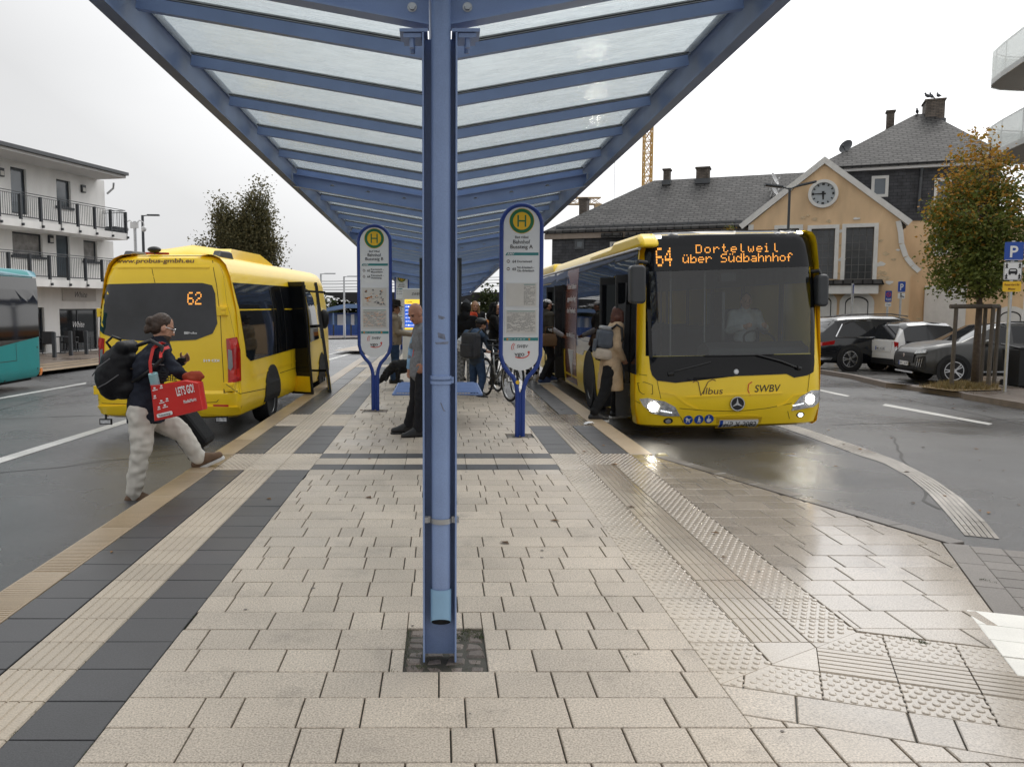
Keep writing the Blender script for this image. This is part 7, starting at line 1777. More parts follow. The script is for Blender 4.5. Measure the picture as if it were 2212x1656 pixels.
# ---------------------------------------------------------------- cars
def car(name, lab, loc, rz, st, paint, glz, wheels, roofm=None, arch=None, split=99, rim=RIMS, spokes=5, wr=.36, half=.9):
    """stations along x (rear to front): x, sill, belt, roof, belt half-width, roof half-width"""
    t = thing(name, lab, 'car', loc, rz); k = MB(); rings = []
    for (x, zb, zs_, zr, wb, wr_) in st:
        h = [(wb*.90, zb), (wb*.985, zb+.10), (wb, zb+(zs_-zb)*.55), (wb*.97, zs_), (wr_+(wb*.97-wr_)*.18, zr-(zr-zs_)*.16), (wr_*.80, zr-.012), (wr_*.4, zr)]
        rings.append([V((x, y, z)) for y, z in h]+[V((x, -y, z)) for y, z in h[::-1]])
    n = len(rings[0]); vs = [p for r_ in rings for p in r_]
    k.v = [V(p) for p in vs]; 
    for i in range(len(rings)-1):
        kind = glz[i]
        for j in range(n-1):
            m = 0; jj = j if j < 6 else n-2-j
            if kind in 'sS' and jj == 3: m = 1
            if kind in 'wS' and jj in (4, 5, 6): m = 1
            if kind in 'wS' and jj == 3 and kind == 'w': m = 0
            if (kind == 's' and jj >= 4) or (i >= split and m == 0): m = 2
            k.f.append((i*n+j, (i+1)*n+j, (i+1)*n+j+1, i*n+j+1)); k.m.append(m)
        k.f.append((i*n+n-1, (i+1)*n+n-1, (i+1)*n, i*n)); k.m.append(3)
    k.f.append(tuple(range(n))); k.m.append(0); k.f.append(tuple((len(rings)-1)*n+j for j in range(n))[::-1]); k.m.append(0)
    bo_ = k.build('body', [paint, CARG, roofm or paint, BLACK], t, smooth=42)
    for wx in wheels:
        for s_ in (-1, 1):
            a = MB(); a.disc((wx, s_*(half-.015), wr), (0, s_, 0), wr*1.2, .022, 30); a.build('wheel_arch', arch or PLAST, t)
            wheel(t, (wx, s_*(half-.09), wr), wr, .23, (0, s_, 0), rim, spokes, .66)
    return t
CARG = mat('car glass', (.012, .013, .015), .04, var=0, spec=.6)
CB = mat('black car paint', (.006, .007, .010), .18, var=.05, coat=.7); CW = mat('white car paint', (.75, .75, .75), .25, var=.02, coat=.5); CG = mat('grey car paint', (.075, .075, .074), .36, metal=.2, var=.06, coat=.35)
def cpos(u, v): return gpt(u, v, .012)
# black estate
p = cpos(1835, 801); rz = R(9); d = V((cos(rz), sin(rz), 0)); half = .97
loc = p-d*1.0+V((-d.y, d.x, 0))*half
SUV = [(-.02, .45, .85, .95, .80, .60), (.03, .30, .98, 1.10, .93, .74), (.28, .26, 1.03, 1.36, .965, .74), (.62, .24, 1.05, 1.64, .97, .70), (.95, .22, 1.05, 1.70, .975, .70), (1.75, .22, 1.05, 1.73, .975, .70), (1.84, .22, 1.05, 1.735, .975, .70), (2.7, .22, 1.03, 1.72, .975, .70), (2.78, .22, 1.03, 1.715, .975, .70), (3.3, .22, 1.02, 1.62, .97, .67), (3.95, .22, 1.0, 1.13, .965, .74), (4.6, .25, .92, 1.02, .95, .78), (4.95, .32, .78, .85, .86, .70), (5.03, .45, .68, .72, .78, .6)]
t = car('estate_car', 'black estate car with chrome window line and silver wheels parked behind the city bus', loc, rz, SUV, CB, 'b'+'bw'+'s'+'s'+'b'+'s'+'b'+'s'+'S'+'w'+'bbb', (1.0, 4.0), wr=.375, half=half)
k = MB()
fb_ = lambda x, z, off: V((x, -.975-off, z))
k.tube([(.5, -.955, 1.07), (.95, -.965, 1.06), (2.7, -.965, 1.045), (3.7, -.955, 1.05)], .018, 6); k.tube([(.5, -.955, 1.07), (.78, -.83, 1.46), (1.2, -.76, 1.56), (2.2, -.755, 1.60), (3.2, -.75, 1.53)], .018, 6); k.build('chrome_trim', CHROME, t)
k = MB(); k.tube([(.6, -.62, 1.71), (1.0, -.64, 1.76), (2.6, -.64, 1.775), (3.2, -.62, 1.70)], .022, 6); k.build('roof_rail', CHROME, t)
k = MB(); k.prism([(.02, .90), (.45, .96), (.42, .84), (.0, .80)], (0, -.975, 0), (1, 0, 0), (0, 0, 1), -.30, .02); k.build('tail_lamp', RED, t); k = MB(); k.prism([(.0, .42), (.4, .42), (.35, .36), (.0, .36)], (0, -.96, 0), (1, 0, 0), (0, 0, 1), -.6, .02); k.build('bumper_trim', CHROME, t)
# small white two-seater
p = cpos(1966, 806); rz = R(6); d = V((cos(rz), sin(rz), 0)); half = .82; loc = p-d*.42+V((-d.y, d.x, 0))*half
SM = [(-.02, .42, .72, .80, .70, .55), (.02, .28, .82, .98, .80, .66), (.22, .24, .96, 1.36, .83, .66), (.40, .22, .97, 1.50, .83, .64), (.95, .22, .95, 1.55, .83, .63), (1.03, .22, .95, 1.55, .83, .63), (1.75, .22, .93, 1.50, .83, .62), (2.2, .24, .92, 1.10, .82, .66), (2.6, .28, .75, .85, .78, .62), (2.69, .4, .62, .68, .7, .5)]
t = car('city_car', 'small white and black two-seater seen from behind between the dark cars', loc, rz, SM, CW, 'bbwbsb'+'Swb', (.42, 2.25), roofm=CB, split=2, wr=.31, half=half, spokes=0)
fr2 = lambda x, z, off: V((.02+max(0, z-.98)*.42-off, -x, z))
k = MB(); panel(k, [(-.58, 1.0), (.58, 1.0), (.50, 1.42), (-.50, 1.42)], fr2, .015, .4); k.build('rear_window', CARG, t); k = MB(); panel(k, [(-.72, .40), (.72, .40), (.72, .24), (-.72, .24)], lambda x, z, off: V((-.03-off, -x, z)), .02, .4); k.build('bumper', PLAST, t)
k = MB(); panel(k, [(-.56, .96), (.56, .96), (.50, .62), (-.50, .62)], lambda x, z, off: V((-.015-off, -x, z)), .02, .4); tgo = k.build('tailgate', CW, t)
plate(t, -.24, .24, .66, .78, lambda x, z, off: V((-.03-off, -x, z)), 'MKK AS 203')
for s_ in (-1, 1): k = MB(); panel(k, [(s_*.60, .95), (s_*.79, .93), (s_*.79, .78), (s_*.66, .76)], lambda x, z, off: V((.02-off, -x, z)), .03, .3); k.build('tail_lamp', RED, t)
k = MB(); k.add([(.25, -.835, .97), (1.0, -.838, .96), (1.0, -.838, .28), (.75, -.838, .28), (.55, -.838, .62)], [(0, 1, 2, 3, 4)]); k.build('safety_cell', CB, t)
# grey crossover facing left
p = cpos(2059, 831); rz = R(180-5); d = V((cos(rz), sin(rz), 0)); half = .89; loc = p-d*3.50+V((-d.y, d.x, 0))*(-half)*-1
loc = p-d*3.50-V((-d.y, d.x, 0))*half
PG_ = [(-.02, .5, .85, .92, .74, .55), (.04, .32, 1.0, 1.10, .86, .68), (.32, .26, 1.05, 1.40, .885, .68), (.62, .24, 1.05, 1.52, .89, .66), (1.3, .22, 1.03, 1.56, .89, .66), (1.38, .22, 1.03, 1.56, .89, .66), (2.1, .22, 1.01, 1.55, .89, .66), (2.18, .22, 1.01, 1.545, .89, .66), (2.6, .22, 1.0, 1.47, .89, .64), (3.25, .22, .98, 1.08, .885, .72), (3.8, .24, .93, 1.01, .87, .74), (4.12, .28, .82, .92, .83, .70), (4.27, .36, .70, .80, .74, .6), (4.30, .45, .62, .68, .68, .52)]
t = car('crossover_car', 'dark grey crossover with claw-like lights facing left behind the staked maple', loc, rz, PG_, CG, 'bbw'+'s'+'b'+'s'+'b'+'S'+'w'+'bbbb', (.80, 3.50), wr=.35, half=half, spokes=5)
ff = lambda y, z, off: V((4.31+off-.35*max(0, abs(y)-.55)**1.3*1.6-.25*max(0, z-.72), y, z))
k = MB(); panel(k, [(-.50, .52), (.50, .52), (.56, .78), (-.56, .78)], ff, .02, .12); k.build('grille', PLAST, t); k = MB()
for s_ in (-1, 1): panel(k, [(s_*.56, .76), (s_*.86, .80), (s_*.87, .88), (s_*.60, .84)], ff, .03, .1)
k.build('headlight', LENS, t)
k = MB()
for s_ in (-1, 1): panel(k, [(s_*.60, .40), (s_*.86, .40), (s_*.86, .72), (s_*.62, .66)], ff, .02, .1)
k.build('lamp_recess', PLAST, t); k = MB()
for s_ in (-1, 1):
    for j in range(3): line_on(k, [(s_*(.66+.06*j), .44), (s_*(.70+.06*j), .66)], .016, ff, .035)
k.build('running_light', CHROME, t)
plate(t, -.26, .26, .44, .55, lambda x, z, off: ff(x, z, .02+off), 'FB L 5678'); k = MB(); panel(k, [(-.5, .26), (.5, .26), (.5, .30), (-.5, .30)], ff, .02, .2); k.build('skid_plate', CHROME, t)
k = MB(); panel(k, [(-.03, .66), (.03, .66), (.035, .75), (-.035, .75)], ff, .03, .2); k.build('badge', CHROME, t)
k = MB(); s1 = lambda x, z, off: V((x, .89+off, z)); k.tube([(.6, .91, .34), (3.0, .91, .32)], .03, 6); k.build('sill_trim', STEEL, t); k = MB(); k.ell((2.75, .98, 1.06), (.13, .10, .08)); k.build('mirror', CG, t, smooth=True); k = MB(); k.tube([(.5, .56, 1.52), (1.0, .6, 1.585), (2.1, .6, 1.57)], .02, 6); k.build('roof_rail', PLAST, t)
# ---------------------------------------------------------------- people
SKIN = mat('skin', (.50, .27, .18), .5, var=.08, vs=14); SKIN_D = mat('dark skin', (.12, .06, .04), .5, var=.08, vs=14); SKIN_T = mat('tanned skin', (.46, .22, .14), .5, var=.1, vs=14)
HAIR_B = mat('brown hair', (.045, .025, .015), .55, var=.4, vs=30, bump=.5, bs=90, aniso=(1, 1, .25)); HAIR_R = mat('red-brown hair', (.09, .028, .016), .5, var=.35, vs=30, bump=.4, bs=90, aniso=(1, 1, .25)); HAIR_K = mat('black hair', (.008, .007, .007), .45, var=.3, vs=30, bump=.4, bs=90); HAIR_Y = mat('fair hair', (.30, .17, .07), .55, var=.3, vs=30, bump=.4, bs=90)
def cloth(n, c, rough=.85, var=.16, vs=11): return mat(n, c, rough, var=var, vs=vs, bump=.35, bs=260, spec=.25)
C_NAVY = cloth('navy jacket', (.018, .021, .032), var=.35, vs=6); C_CREAM = cloth('cream trousers', (.62, .59, .53), var=.07); C_BLK = cloth('black cloth', (.010, .010, .011)); C_GREY = cloth('grey melange', (.20, .205, .22), var=.22, vs=40); C_DKT = cloth('dark trousers', (.016, .016, .019)); C_TAN = cloth('beige jacket', (.33, .27, .20)); C_JEAN = cloth('blue jeans', (.035, .065, .13), var=.3, vs=9); C_COAT = cloth('beige trench coat', (.46, .34, .22)); C_SLATE = cloth('slate blue jacket', (.045, .06, .085)); C_LBL = cloth('light blue sleeve', (.25, .42, .62)); C_RED = cloth('orange red jacket', (.55, .06, .02)); C_WHT = cloth('white shirt', (.58, .59, .62)); C_CAMO = cloth('patterned trousers', (.25, .25, .25), var=.9, vs=26); C_BRN = cloth('brown leather', (.16, .09, .045), rough=.5); C_GBAG = cloth('grey rucksack', (.055, .057, .065)); C_BBAG = cloth('blue-grey rucksack', (.10, .115, .14)); C_OLV = cloth('olive trousers', (.06, .055, .035))
SHOE_B = mat('black shoe', (.012, .012, .013), .5, var=.2); SHOE_T = mat('brown hiking shoe', (.14, .085, .05), .7, var=.25, vs=14); SOLE_W = mat('white sole', (.6, .6, .58), .6); SOLE_K = mat('dark sole', (.03, .03, .03), .7)
LIP = mat('lips', (.33, .12, .09), .5); EYE_ = mat('dark eyes', (.015, .012, .01), .2, var=0)
def hvec(a): return V((sin(a), cos(a), 0))         # heading: 0 = away from camera, 90 deg = to the right
def template(loc, hd, H=1.72):
    """standing joints in world space; heading hd in radians"""
    k = H/1.72; f = hvec(hd); r = V((f.y, -f.x, 0)); loc = V(loc)
    J = {}
    for n, x, y, z in (('P', 0, 0, .94), ('W', 0, .01, 1.08), ('C', 0, .01, 1.28), ('N', 0, -.01, 1.46), ('H', 0, .025, 1.60)): J[n] = loc+(r*x+f*y+V((0, 0, z)))*k
    for s_, S_ in ((-1, 'L'), (1, 'R')):
        for n, x, y, z in (('sh', .175, -.01, 1.40), ('el', .23, -.04, 1.13), ('wr', .235, .06, .90), ('hp', .09, 0, .92), ('kn', .10, .02, .50), ('an', .10, -.03, .085)): J[n+S_] = loc+(r*x*s_+f*y+V((0, 0, z)))*k
    return J
def headM(hd, pitch=0, roll=0):
    return Matrix.Rotation(-hd, 3, 'Z') @ Matrix.Rotation(pitch, 3, 'X') @ Matrix.Rotation(roll, 3, 'Y')
def hand(mb, wr, d, pn, s_=1.0, curl=.5):
    """palm, four unequal bent fingers and a thumb; d along the hand, pn palm normal"""
    d = V(d).normalized(); pn = (V(pn)-d*V(pn).dot(d)).normalized(); x = d.cross(pn)
    c = V(wr)+d*.045*s_; Mx = Matrix((x, d, pn)).transposed(); mb.ell(c, (.042*s_, .052*s_, .017*s_), 12, 8, M=Mx); mb.cap(wr, c, .026*s_, .024*s_)
    for i, (o, l) in enumerate(((-.030, .066), (-.010, .078), (.010, .074), (.029, .058))):
        b0 = V(wr)+d*.088*s_+x*o*s_; d1 = (d+pn*curl*.6).normalized(); b1 = b0+d1*l*.5*s_; d2 = (d+pn*curl*1.8).normalized(); mb.cap(b0, b1, .0098*s_, .009*s_, 8); mb.cap(b1, b1+d2*l*.5*s_, .009*s_, .0075*s_, 8)
    t0 = V(wr)+d*.03*s_-x*.03*s_; t1 = t0+(d*.6-x*.7+pn*.4).normalized()*.04*s_; mb.cap(t0, t1, .013*s_, .011*s_, 8); mb.cap(t1, t1+(d*.9-x*.1+pn*.4).normalized()*.032*s_, .011*s_, .009*s_, 8)
def person(label, loc, J, hd, head=None, skin=None, top=None, bottom=None, shoe=None, sole=None, hair=None, hairkind='short', k=1.0, girth=1.0, loose=1.0, sleeve='wr', topk=None, toes=None, voxel=.011, fine=False, fold=.006, hem=None, hoodmat=None, group=None, curl=.5, bare_face=True, coat=None):
    loc = V(loc); t = thing('person', label, 'person', loc, 0, group); skin = skin or SKIN
    J = {n: V(p)-loc for n, p in J.items()}; f = hvec(hd); r = V((f.y, -f.x, 0)); HM = headM(*(head or (hd, 0)))
    hp = lambda x, y, z: J['H']+(HM @ V((x, y, z)))*k
    def he(mb, c, rr): mb.ell(hp(*c), tuple(q*k for q in rr), 16, 10, M=HM)
    b = MB(); g = girth
    TM = Matrix((r, f, V((0, 0, 1)))).transposed()
    bl_ = .80 if bottom else 1.0; tl_ = .84 if top else 1.0
    def torso(mb, e, lo=True):
        a, c = J['P'], J['C']; ax = (c-a); up = ax.normalized(); xx = (J['shR']-J['shL']).normalized(); yy = up.cross(xx); M_ = Matrix((xx, yy, up)).transposed()
        if lo: mb.ell(a+up*.0, (.155*k*g+e, .115*k*g+e, .12*k+e), 18, 12, M=M_)
        mb.ell(J['W'], (.140*k*g+e, .108*k*g+e, .15*k+e), 18, 12, M=M_); mb.ell(c, (.160*k*g+e, .118*k*g+e, .18*k+e), 18, 12, M=M_)
        mb.cap(J['shL'], J['shR'], .062*k+e, .062*k+e)
        mb.cap(c, J['N'], .10*k+e, .07*k+e*.6)
    torso(b, -.016*k if top else 0)
    for S_ in 'LR':
        b.cap(J['hp'+S_], J['kn'+S_], .085*k*g*bl_, .058*k*bl_); b.cap(J['kn'+S_], J['an'+S_], .056*k*bl_, .038*k*bl_); 
        b.cap(J['sh'+S_], J['el'+S_], .052*k*tl_, .040*k*tl_); b.cap(J['el'+S_], J['wr'+S_], .040*k*tl_, .027*k)
        d = (J['wr'+S_]-J['el'+S_]); inn = (J['C']-J['wr'+S_]); hand(b, J['wr'+S_], d, inn if inn.length > .01 else f, k, curl)
        tv = (toes or {}).get(S_, f); b.cap(J['an'+S_]-V((0, 0, .03)), J['an'+S_]+V(tv)*.14*k-V((0, 0, .055*k)), .034*k, .026*k)
    b.cap(J['N'], hp(0, -.015, -.06), .058*k, .054*k)
    he(b, (0, -.01, .03), (.075, .095, .093)); he(b, (0, .018, -.03), (.061, .074, .085)); he(b, (0, .052, -.088), (.034, .03, .026)); he(b, (0, .072, .026), (.052, .020, .012))
    b.cap(hp(0, .088, .005), hp(0, .106, -.030), .010*k, .015*k, 8)
    for s_ in (-1, 1): he(b, (s_*.076, -.002, -.008), (.012, .024, .032))
    organic(b, 'body', skin, t, voxel, 3)
    if fine:
        for s_ in (-1, 1):
            m = MB(); he(m, (s_*.031, .083, .004), (.013, .010, .007)); m.build('eye', EYE_, t, smooth=True); m = MB(); m.cap(hp(s_*.018, .092, .022), hp(s_*.048, .082, .022), .005*k, .004*k, 6); m.build('eyebrow', hair or HAIR_B, t, smooth=True)
        m = MB(); he(m, (0, .088, -.060), (.024, .008, .006)); m.build('mouth', LIP, t, smooth=True)
    if top:
        m = MB(); e = .022*k; torso(m, e, lo=hem is not None)
        if hem: 
            hz = ([(.16, .165)]+list(hem)+[(hem[-1][0]-.06, hem[-1][1])])[::-1]
            m.loft([[J['P']+V((0, 0, z_*k))+(r*cos(2*pi*q/20)*rr+f*sin(2*pi*q/20)*rr*.78)*k*g for q in range(20)] for z_, rr in hz])
        for S_ in 'LR':
            m.cap(J['sh'+S_], J['el'+S_], .070*k, .060*k)
            if sleeve == 'wr': m.cap(J['el'+S_], J['wr'+S_], .059*k, .046*k)
        m.cap(J['N'], J['N']+V((0, 0, .035)), .068*k, .064*k)
        organic(m, 'jacket' if coat is None else 'coat', top, t, .013, 3, fold, 13)
    if bottom:
        m = MB(); e = .016*k; m.ell(J['P'], (.165*k*g, .128*k*g, .13*k), 18, 12, M=TM)
        for S_ in 'LR': m.cap(J['hp'+S_], J['kn'+S_], .102*k*g*loose, .080*k*loose); m.cap(J['kn'+S_], J['an'+S_]+V((0, 0, .02)), .079*k*loose, .064*k*loose)
        organic(m, 'trousers', bottom, t, .013, 3, fold*1.1, 12)
    if shoe:
        for S_ in 'LR':
            tv = V((toes or {}).get(S_, f)).normalized(); a = J['an'+S_]; sd = tv.cross(V((0, 0, 1))).normalized(); up = sd.cross(tv)
            m = MB(); hl = a-tv*.045*k-up*.042*k; to = a+tv*.185*k-up*.052*k
            m.cap(a-up*.005, hl, .046*k, .042*k); m.cap(hl, to, .042*k, .034*k); m.cap(a+tv*.03*k, to-tv*.02, .046*k, .036*k); m.cap(a+tv*.07*k-up*.04*k, to, .048*k, .036*k)
            so_ = organic(m, 'shoe', shoe, t, .011, 2)
            m = MB(); pl = []
            for q, w_ in ((-.085, .028), (-.07, .040), (0, .043), (.08, .044), (.15, .048), (.20, .040), (.222, .02)): pl.append((q*k, w_*k))
            out = pl+[(q, -w_) for q, w_ in pl[::-1]]; m.prism(out, a-up*.088*k, tv, sd, -.012*k, .016*k); m.build('sole', sole or SOLE_K, so_, bevel=.004)
    if hair:
        m = MB()
        if hairkind != 'stubble': he(m, (0, -.024, .042), (.083, .094, .090)); he(m, (0, -.05, .0), (.078, .066, .085))
        if hairkind == 'bob':
            for s_ in (-1, 1): m.cap(hp(s_*.072, -.01, .03), hp(s_*.078, .0, -.085), .03*k, .034*k)
            m.cap(hp(0, -.075, 0), hp(0, -.07, -.10), .055*k, .06*k); m.cap(hp(-.05, -.05, -.05), hp(.05, -.05, -.05), .055*k, .055*k)
        if hairkind == 'bun':
            he(m, (0, -.125, .02), (.042, .04, .05)); he(m, (.01, -.125, -.05), (.03, .034, .045)); m.cap(hp(.01, -.13, -.06), hp(.03, -.14, -.10), .016*k, .006*k)
        if hairkind == 'long':
            for s_ in (-1, 1): m.cap(hp(s_*.07, 0, .03), hp(s_*.085, .01, -.20), .034*k, .04*k); m.cap(hp(s_*.085, .01, -.20), hp(s_*.08, .03, -.30), .04*k, .025*k)
            m.cap(hp(0, -.07, 0), hp(0, -.07, -.22), .06*k, .07*k)
        if m.v: organic(m, 'hair', hair, t, .010, 2, .004, 40)
    t['_'] = 0; del t['_']
    return t, hp, J, HM, f, r
def part(t, nm, mb, mt, vox=None, fold=0, smooth=None, bevel=0):
    return organic(mb, nm, mt, t, vox, 2, fold, 14) if vox else mb.build(nm, mt, t, smooth=smooth, bevel=bevel)
W3 = lambda u, v, Y: atY(u, v, Y)
z3 = lambda a, b_: (172.8+.2956*a, 633.6+.2956*b_)
def q3(a, b_, Y): return atY(*z3(a, b_), Y)
# ---- the man stepping up on to the platform
loc = V((-2.62, 7.95, -.25)); hd = R(72)
J = template(loc, hd, 1.76)
J.update(P=q3(480, 850, 8.02), W=q3(478, 720, 8.02), C=q3(510, 560, 8.02), N=q3(585, 352, 8.03), H=q3(606, 252, 8.03), shR=q3(590, 425, 7.86), shL=q3(600, 410, 8.2), elR=q3(700, 560, 7.80), wrR=q3(800, 640, 7.86), elL=q3(640, 560, 8.36), wrL=q3(735, 500, 8.28),
         hpR=q3(455, 880, 7.92), hpL=q3(520, 890, 8.12), knR=q3(447, 1130, 7.86), anR=q3(395, 1472, 7.88), knL=q3(735, 1010, 8.16), anL=q3(862, 1205, 8.20))
SKW = SKIN
t, hp, Jl, HM, f, r = person('man with tied-up hair stepping on to the kerb with a red shopping bag', loc, J, hd, (R(64), R(-18)), top=C_NAVY, bottom=C_CREAM, shoe=SHOE_T, sole=SOLE_W, hair=HAIR_B, hairkind='bun', girth=1.16, loose=1.13, toes={'R': (.985, .12, -.02), 'L': (.92, .2, .40)}, fine=True, hem=[(.02, .185), (-.05, .185)], fold=.015, k=1.04, voxel=.010)
m = MB(); m.ell(hp(0, .03, -.085), (.063, .066, .062), M=HM); m.ell(hp(0, .06, -.12), (.04, .04, .04), M=HM); part(t, 'beard', m, HAIR_B, .010, .004)
m = MB()
for s_ in (-1, 1): m.tube([hp(s_*.055, .09, .008), hp(s_*.075, .05, .012), hp(s_*.078, .0, .012)], .003, 5); m.ring(hp(s_*.032, .098, .004), HM @ V((0, 1, 0)), .017, .021, .003, 16)
part(t, 'spectacles', m, CHROME)
m = MB(); a = Jl['C']; 
for z_ in (0.02, -.10): m.ell(a+V((-.02, 0, z_)), (.19, .165, .022), 20, 6)
part(t, 'jacket_stripe', m, cloth('dull brown stripe', (.05, .037, .028)), None, smooth=True)
# his rucksack, red bag, suitcase (held or worn: things of their own)
bl = q3(270, 575, 8.0); rk = thing('rucksack', 'bulging black rucksack on the back of the man with tied-up hair', 'rucksack', bl)
M_ = Matrix.Rotation(R(-14), 3, 'Y'); k = MB()
def rp(x, y, z): return M_ @ V((x, y, z))
k.ell(rp(.02, 0, -.02), (.175, .19, .25), M=M_); k.ell(rp(-.09, 0, -.06), (.12, .17, .19), M=M_); k.ell(rp(.08, 0, .08), (.13, .18, .18), M=M_); k.ell(rp(.06, 0, -.17), (.16, .17, .10), M=M_); k.cap(rp(.14, -.1, .2), rp(.16, .1, .2), .07, .07)
organic(k, 'bag', cloth('black nylon', (.009, .009, .011), rough=.55), rk, .014, 2, .006, 12)
k = MB(); k.tube([rp(.02, -.02, .22), rp(-.01, -.02, .29), rp(.06, -.02, .33), rp(.13, -.02, .28)], .014, 8); k.build('handle', PLAST, rk, smooth=True)
k = MB(); k.tube([rp(-.17, -.155, .02), rp(-.08, -.195, .08), rp(.05, -.205, .13)], .006, 6); k.tube([rp(-.16, -.15, -.10), rp(-.05, -.2, -.08), rp(.08, -.19, -.03)], .005, 6); k.build('zip', GREYINK, rk)
k = MB(); k.tube([V(p)-bl for p in (q3(420, 380, 7.84), q3(520, 345, 7.76), q3(600, 390, 7.74), q3(600, 480, 7.74), q3(520, 560, 7.76), q3(400, 640, 7.84))], .019, 8); k.build('shoulder_strap', PLAST, rk, smooth=True)
bl = q3(700, 790, 7.72); rbg = thing('shopping_bag', 'large red shopping bag lettered LET\'S GO! hanging from the shoulder of the stepping man', 'bag', bl)
BR = mat('red bag plastic', (.62, .022, .016), .35, var=.10, vs=5, bump=.25, bs=14)
k = MB(); outl = [(515, 672), (600, 668), (770, 635), (868, 652), (885, 760), (903, 850), (720, 895), (545, 935), (530, 800)]
fr_ = [q3(a, b_, 7.66+.0004*(700-a)*0)-bl for a, b_ in outl]; n_ = V((0, 1, 0)); ce = sum(fr_, V())/len(fr_)
bk_ = [p+n_*.17+(ce-p)*.04 for p in fr_]; md = [p+n_*.085+(p-ce)*.03 for p in fr_]; ft = [p+(ce-p)*.03-n_*.01 for p in fr_]
k.loft([ft, fr_, md, bk_], True, True); k.build('bag', BR, rbg, smooth=30)
e1 = (q3(903, 850, 7.66)-q3(545, 935, 7.66)); ub = e1.normalized(); p0 = q3(545, 935, 7.66)-bl; vb = V((0, -1, 0)).cross(ub)*-1
if vb.z < 0: vb = -vb
fb2 = lambda x, y, off: p0+ub*x+vb*y+V((0, -.018-off, 0)); L_ = e1.length
k = MB(); text_on(k, "LET'S GO!", L_*.76, .215, .075, fb2, L_*.36, bold=.03, shear=.1); text_on(k, 'MediaMarkt', L_*.80, .112, .030, fb2, L_*.26, bold=.02, shear=.1)
for (x, y, w_) in ((.06, .27, .05), (.13, .275, .03), (.05, .20, .03), (.09, .145, .05), (.15, .15, .03), (.06, .095, .03), (.11, .10, .05)): panel(k, rrect(x, x+w_, y, y+.008, .003, 2), fb2, .003, .3, 0, False); panel(k, rrect(x+w_*.3, x+w_*.3+.02, y+.014, y+.03, .004, 2), fb2, .003, .3, 0, False)
panel(k, rrect(.04, .185, .025, .06, .012), fb2, .003, .3, 0, False); k.build('print', WHITEP, rbg)
k = MB(); text_on(k, 'Tuttoenergy', .112, .042, .018, fb2, .11, bold=.01, off=.006); k.build('label_print', INK, rbg)
for pts in ([(525, 672, 7.70), (512, 500, 7.72), (535, 400, 7.75), (590, 362, 7.80), (620, 372, 7.86)], [(590, 470, 7.68), (590, 440, 7.72), (610, 405, 7.74), (650, 392, 7.84)]):
    k = MB(); P_ = [q3(*p)-bl for p in pts]
    for a, c in zip(P_, P_[1:]): k.bar(a, c, .028, .006, 0, V((0, -1, 0)))
    k.build('handle', BR, rbg)
p = q3(563, 640, 7.74); k = MB(p); k.lathe([(.020, 0), (.040, 0), (.042, .01), (.042, .20), (.018, .20), (.018, .01)], p-V((0, 0, .12)), V((-.1, -.25, 1)), 24); tag(k.build('paper_roll', mat('pale cyan roll', (.30, .52, .55), .6), smooth=40), 'pale cyan roll sticking out of the red shopping bag', 'roll')
p = q3(625, 590, 7.80); t = thing('wire_basket', 'black wire basket poking out of the top of the red bag', 'basket', p); k = MB(p)
for i in range(9): a = q3(552+18*i, 565+4*i, 7.78); c = q3(565+16*i, 640, 7.78); k.tube([a, c], .004, 5)
for j in range(4): k.tube([q3(550+3*j, 562+22*j, 7.775), q3(708, 596+14*j, 7.775)], .004, 5)
k.build('wires', PLAST, t); k = MB(p); k.tube([q3(512, 515, 7.76), q3(690, 528, 7.8), q3(700, 545, 7.86)], .005, 5); k.build('rim', STEEL, t)
p = q3(825, 610, 7.78); k = MB(); k.ell(V((0, 0, 0)), (.10, .07, .05)); k.ell(V((.05, 0, .02)), (.07, .05, .03), M=Matrix.Rotation(R(20), 3, 'Y')); k.cap((.0, -.03, -.02), (.03, -.04, -.14), .05, .02); k.cap((.06, 0, 0), (.05, -.02, -.10), .03, .02)
t = thing('scarf', 'rust red cloth bundled over the front of the red bag', 'scarf', p); organic(k, 'cloth', cloth('rust red cloth', (.30, .05, .025)), t, .012, 2, .010, 20)
p = q3(740, 492, 8.22); k = MB(p); k.box(p.x-.03, p.x+.045, p.y-.02, p.y+.02, p.z-.012, p.z+.03); tag(k.build('phone', PLAST, bevel=.006), 'small dark phone in the far hand of the man stepping up', 'phone')
bs = atY(412, 932, 8.5); t = thing('suitcase', 'black wheeled suitcase dragged behind the legs of the man stepping up', 'suitcase', bs); M_ = Matrix.Rotation(R(-36), 3, 'Y')
k = MB(M=M_.to_4x4()); k.box(-.13, .13, -.2, .2, -.20, .24); k.build('shell', C_BLK, t, bevel=.05)
k = MB(M=M_.to_4x4()); k.tube([(-.10, -.12, .24), (-.10, -.12, .46), (-.10, .12, .46), (-.10, .12, .24)], .010, 6); k.build('pull_handle', STEEL, t)
for y in (-.15, .15): k = MB(M=M_.to_4x4()); k.cyl((-.09, y-.02, -.21), (-.09, y+.02, -.21), .04, n=14); k.build('wheel', BLACK, t)
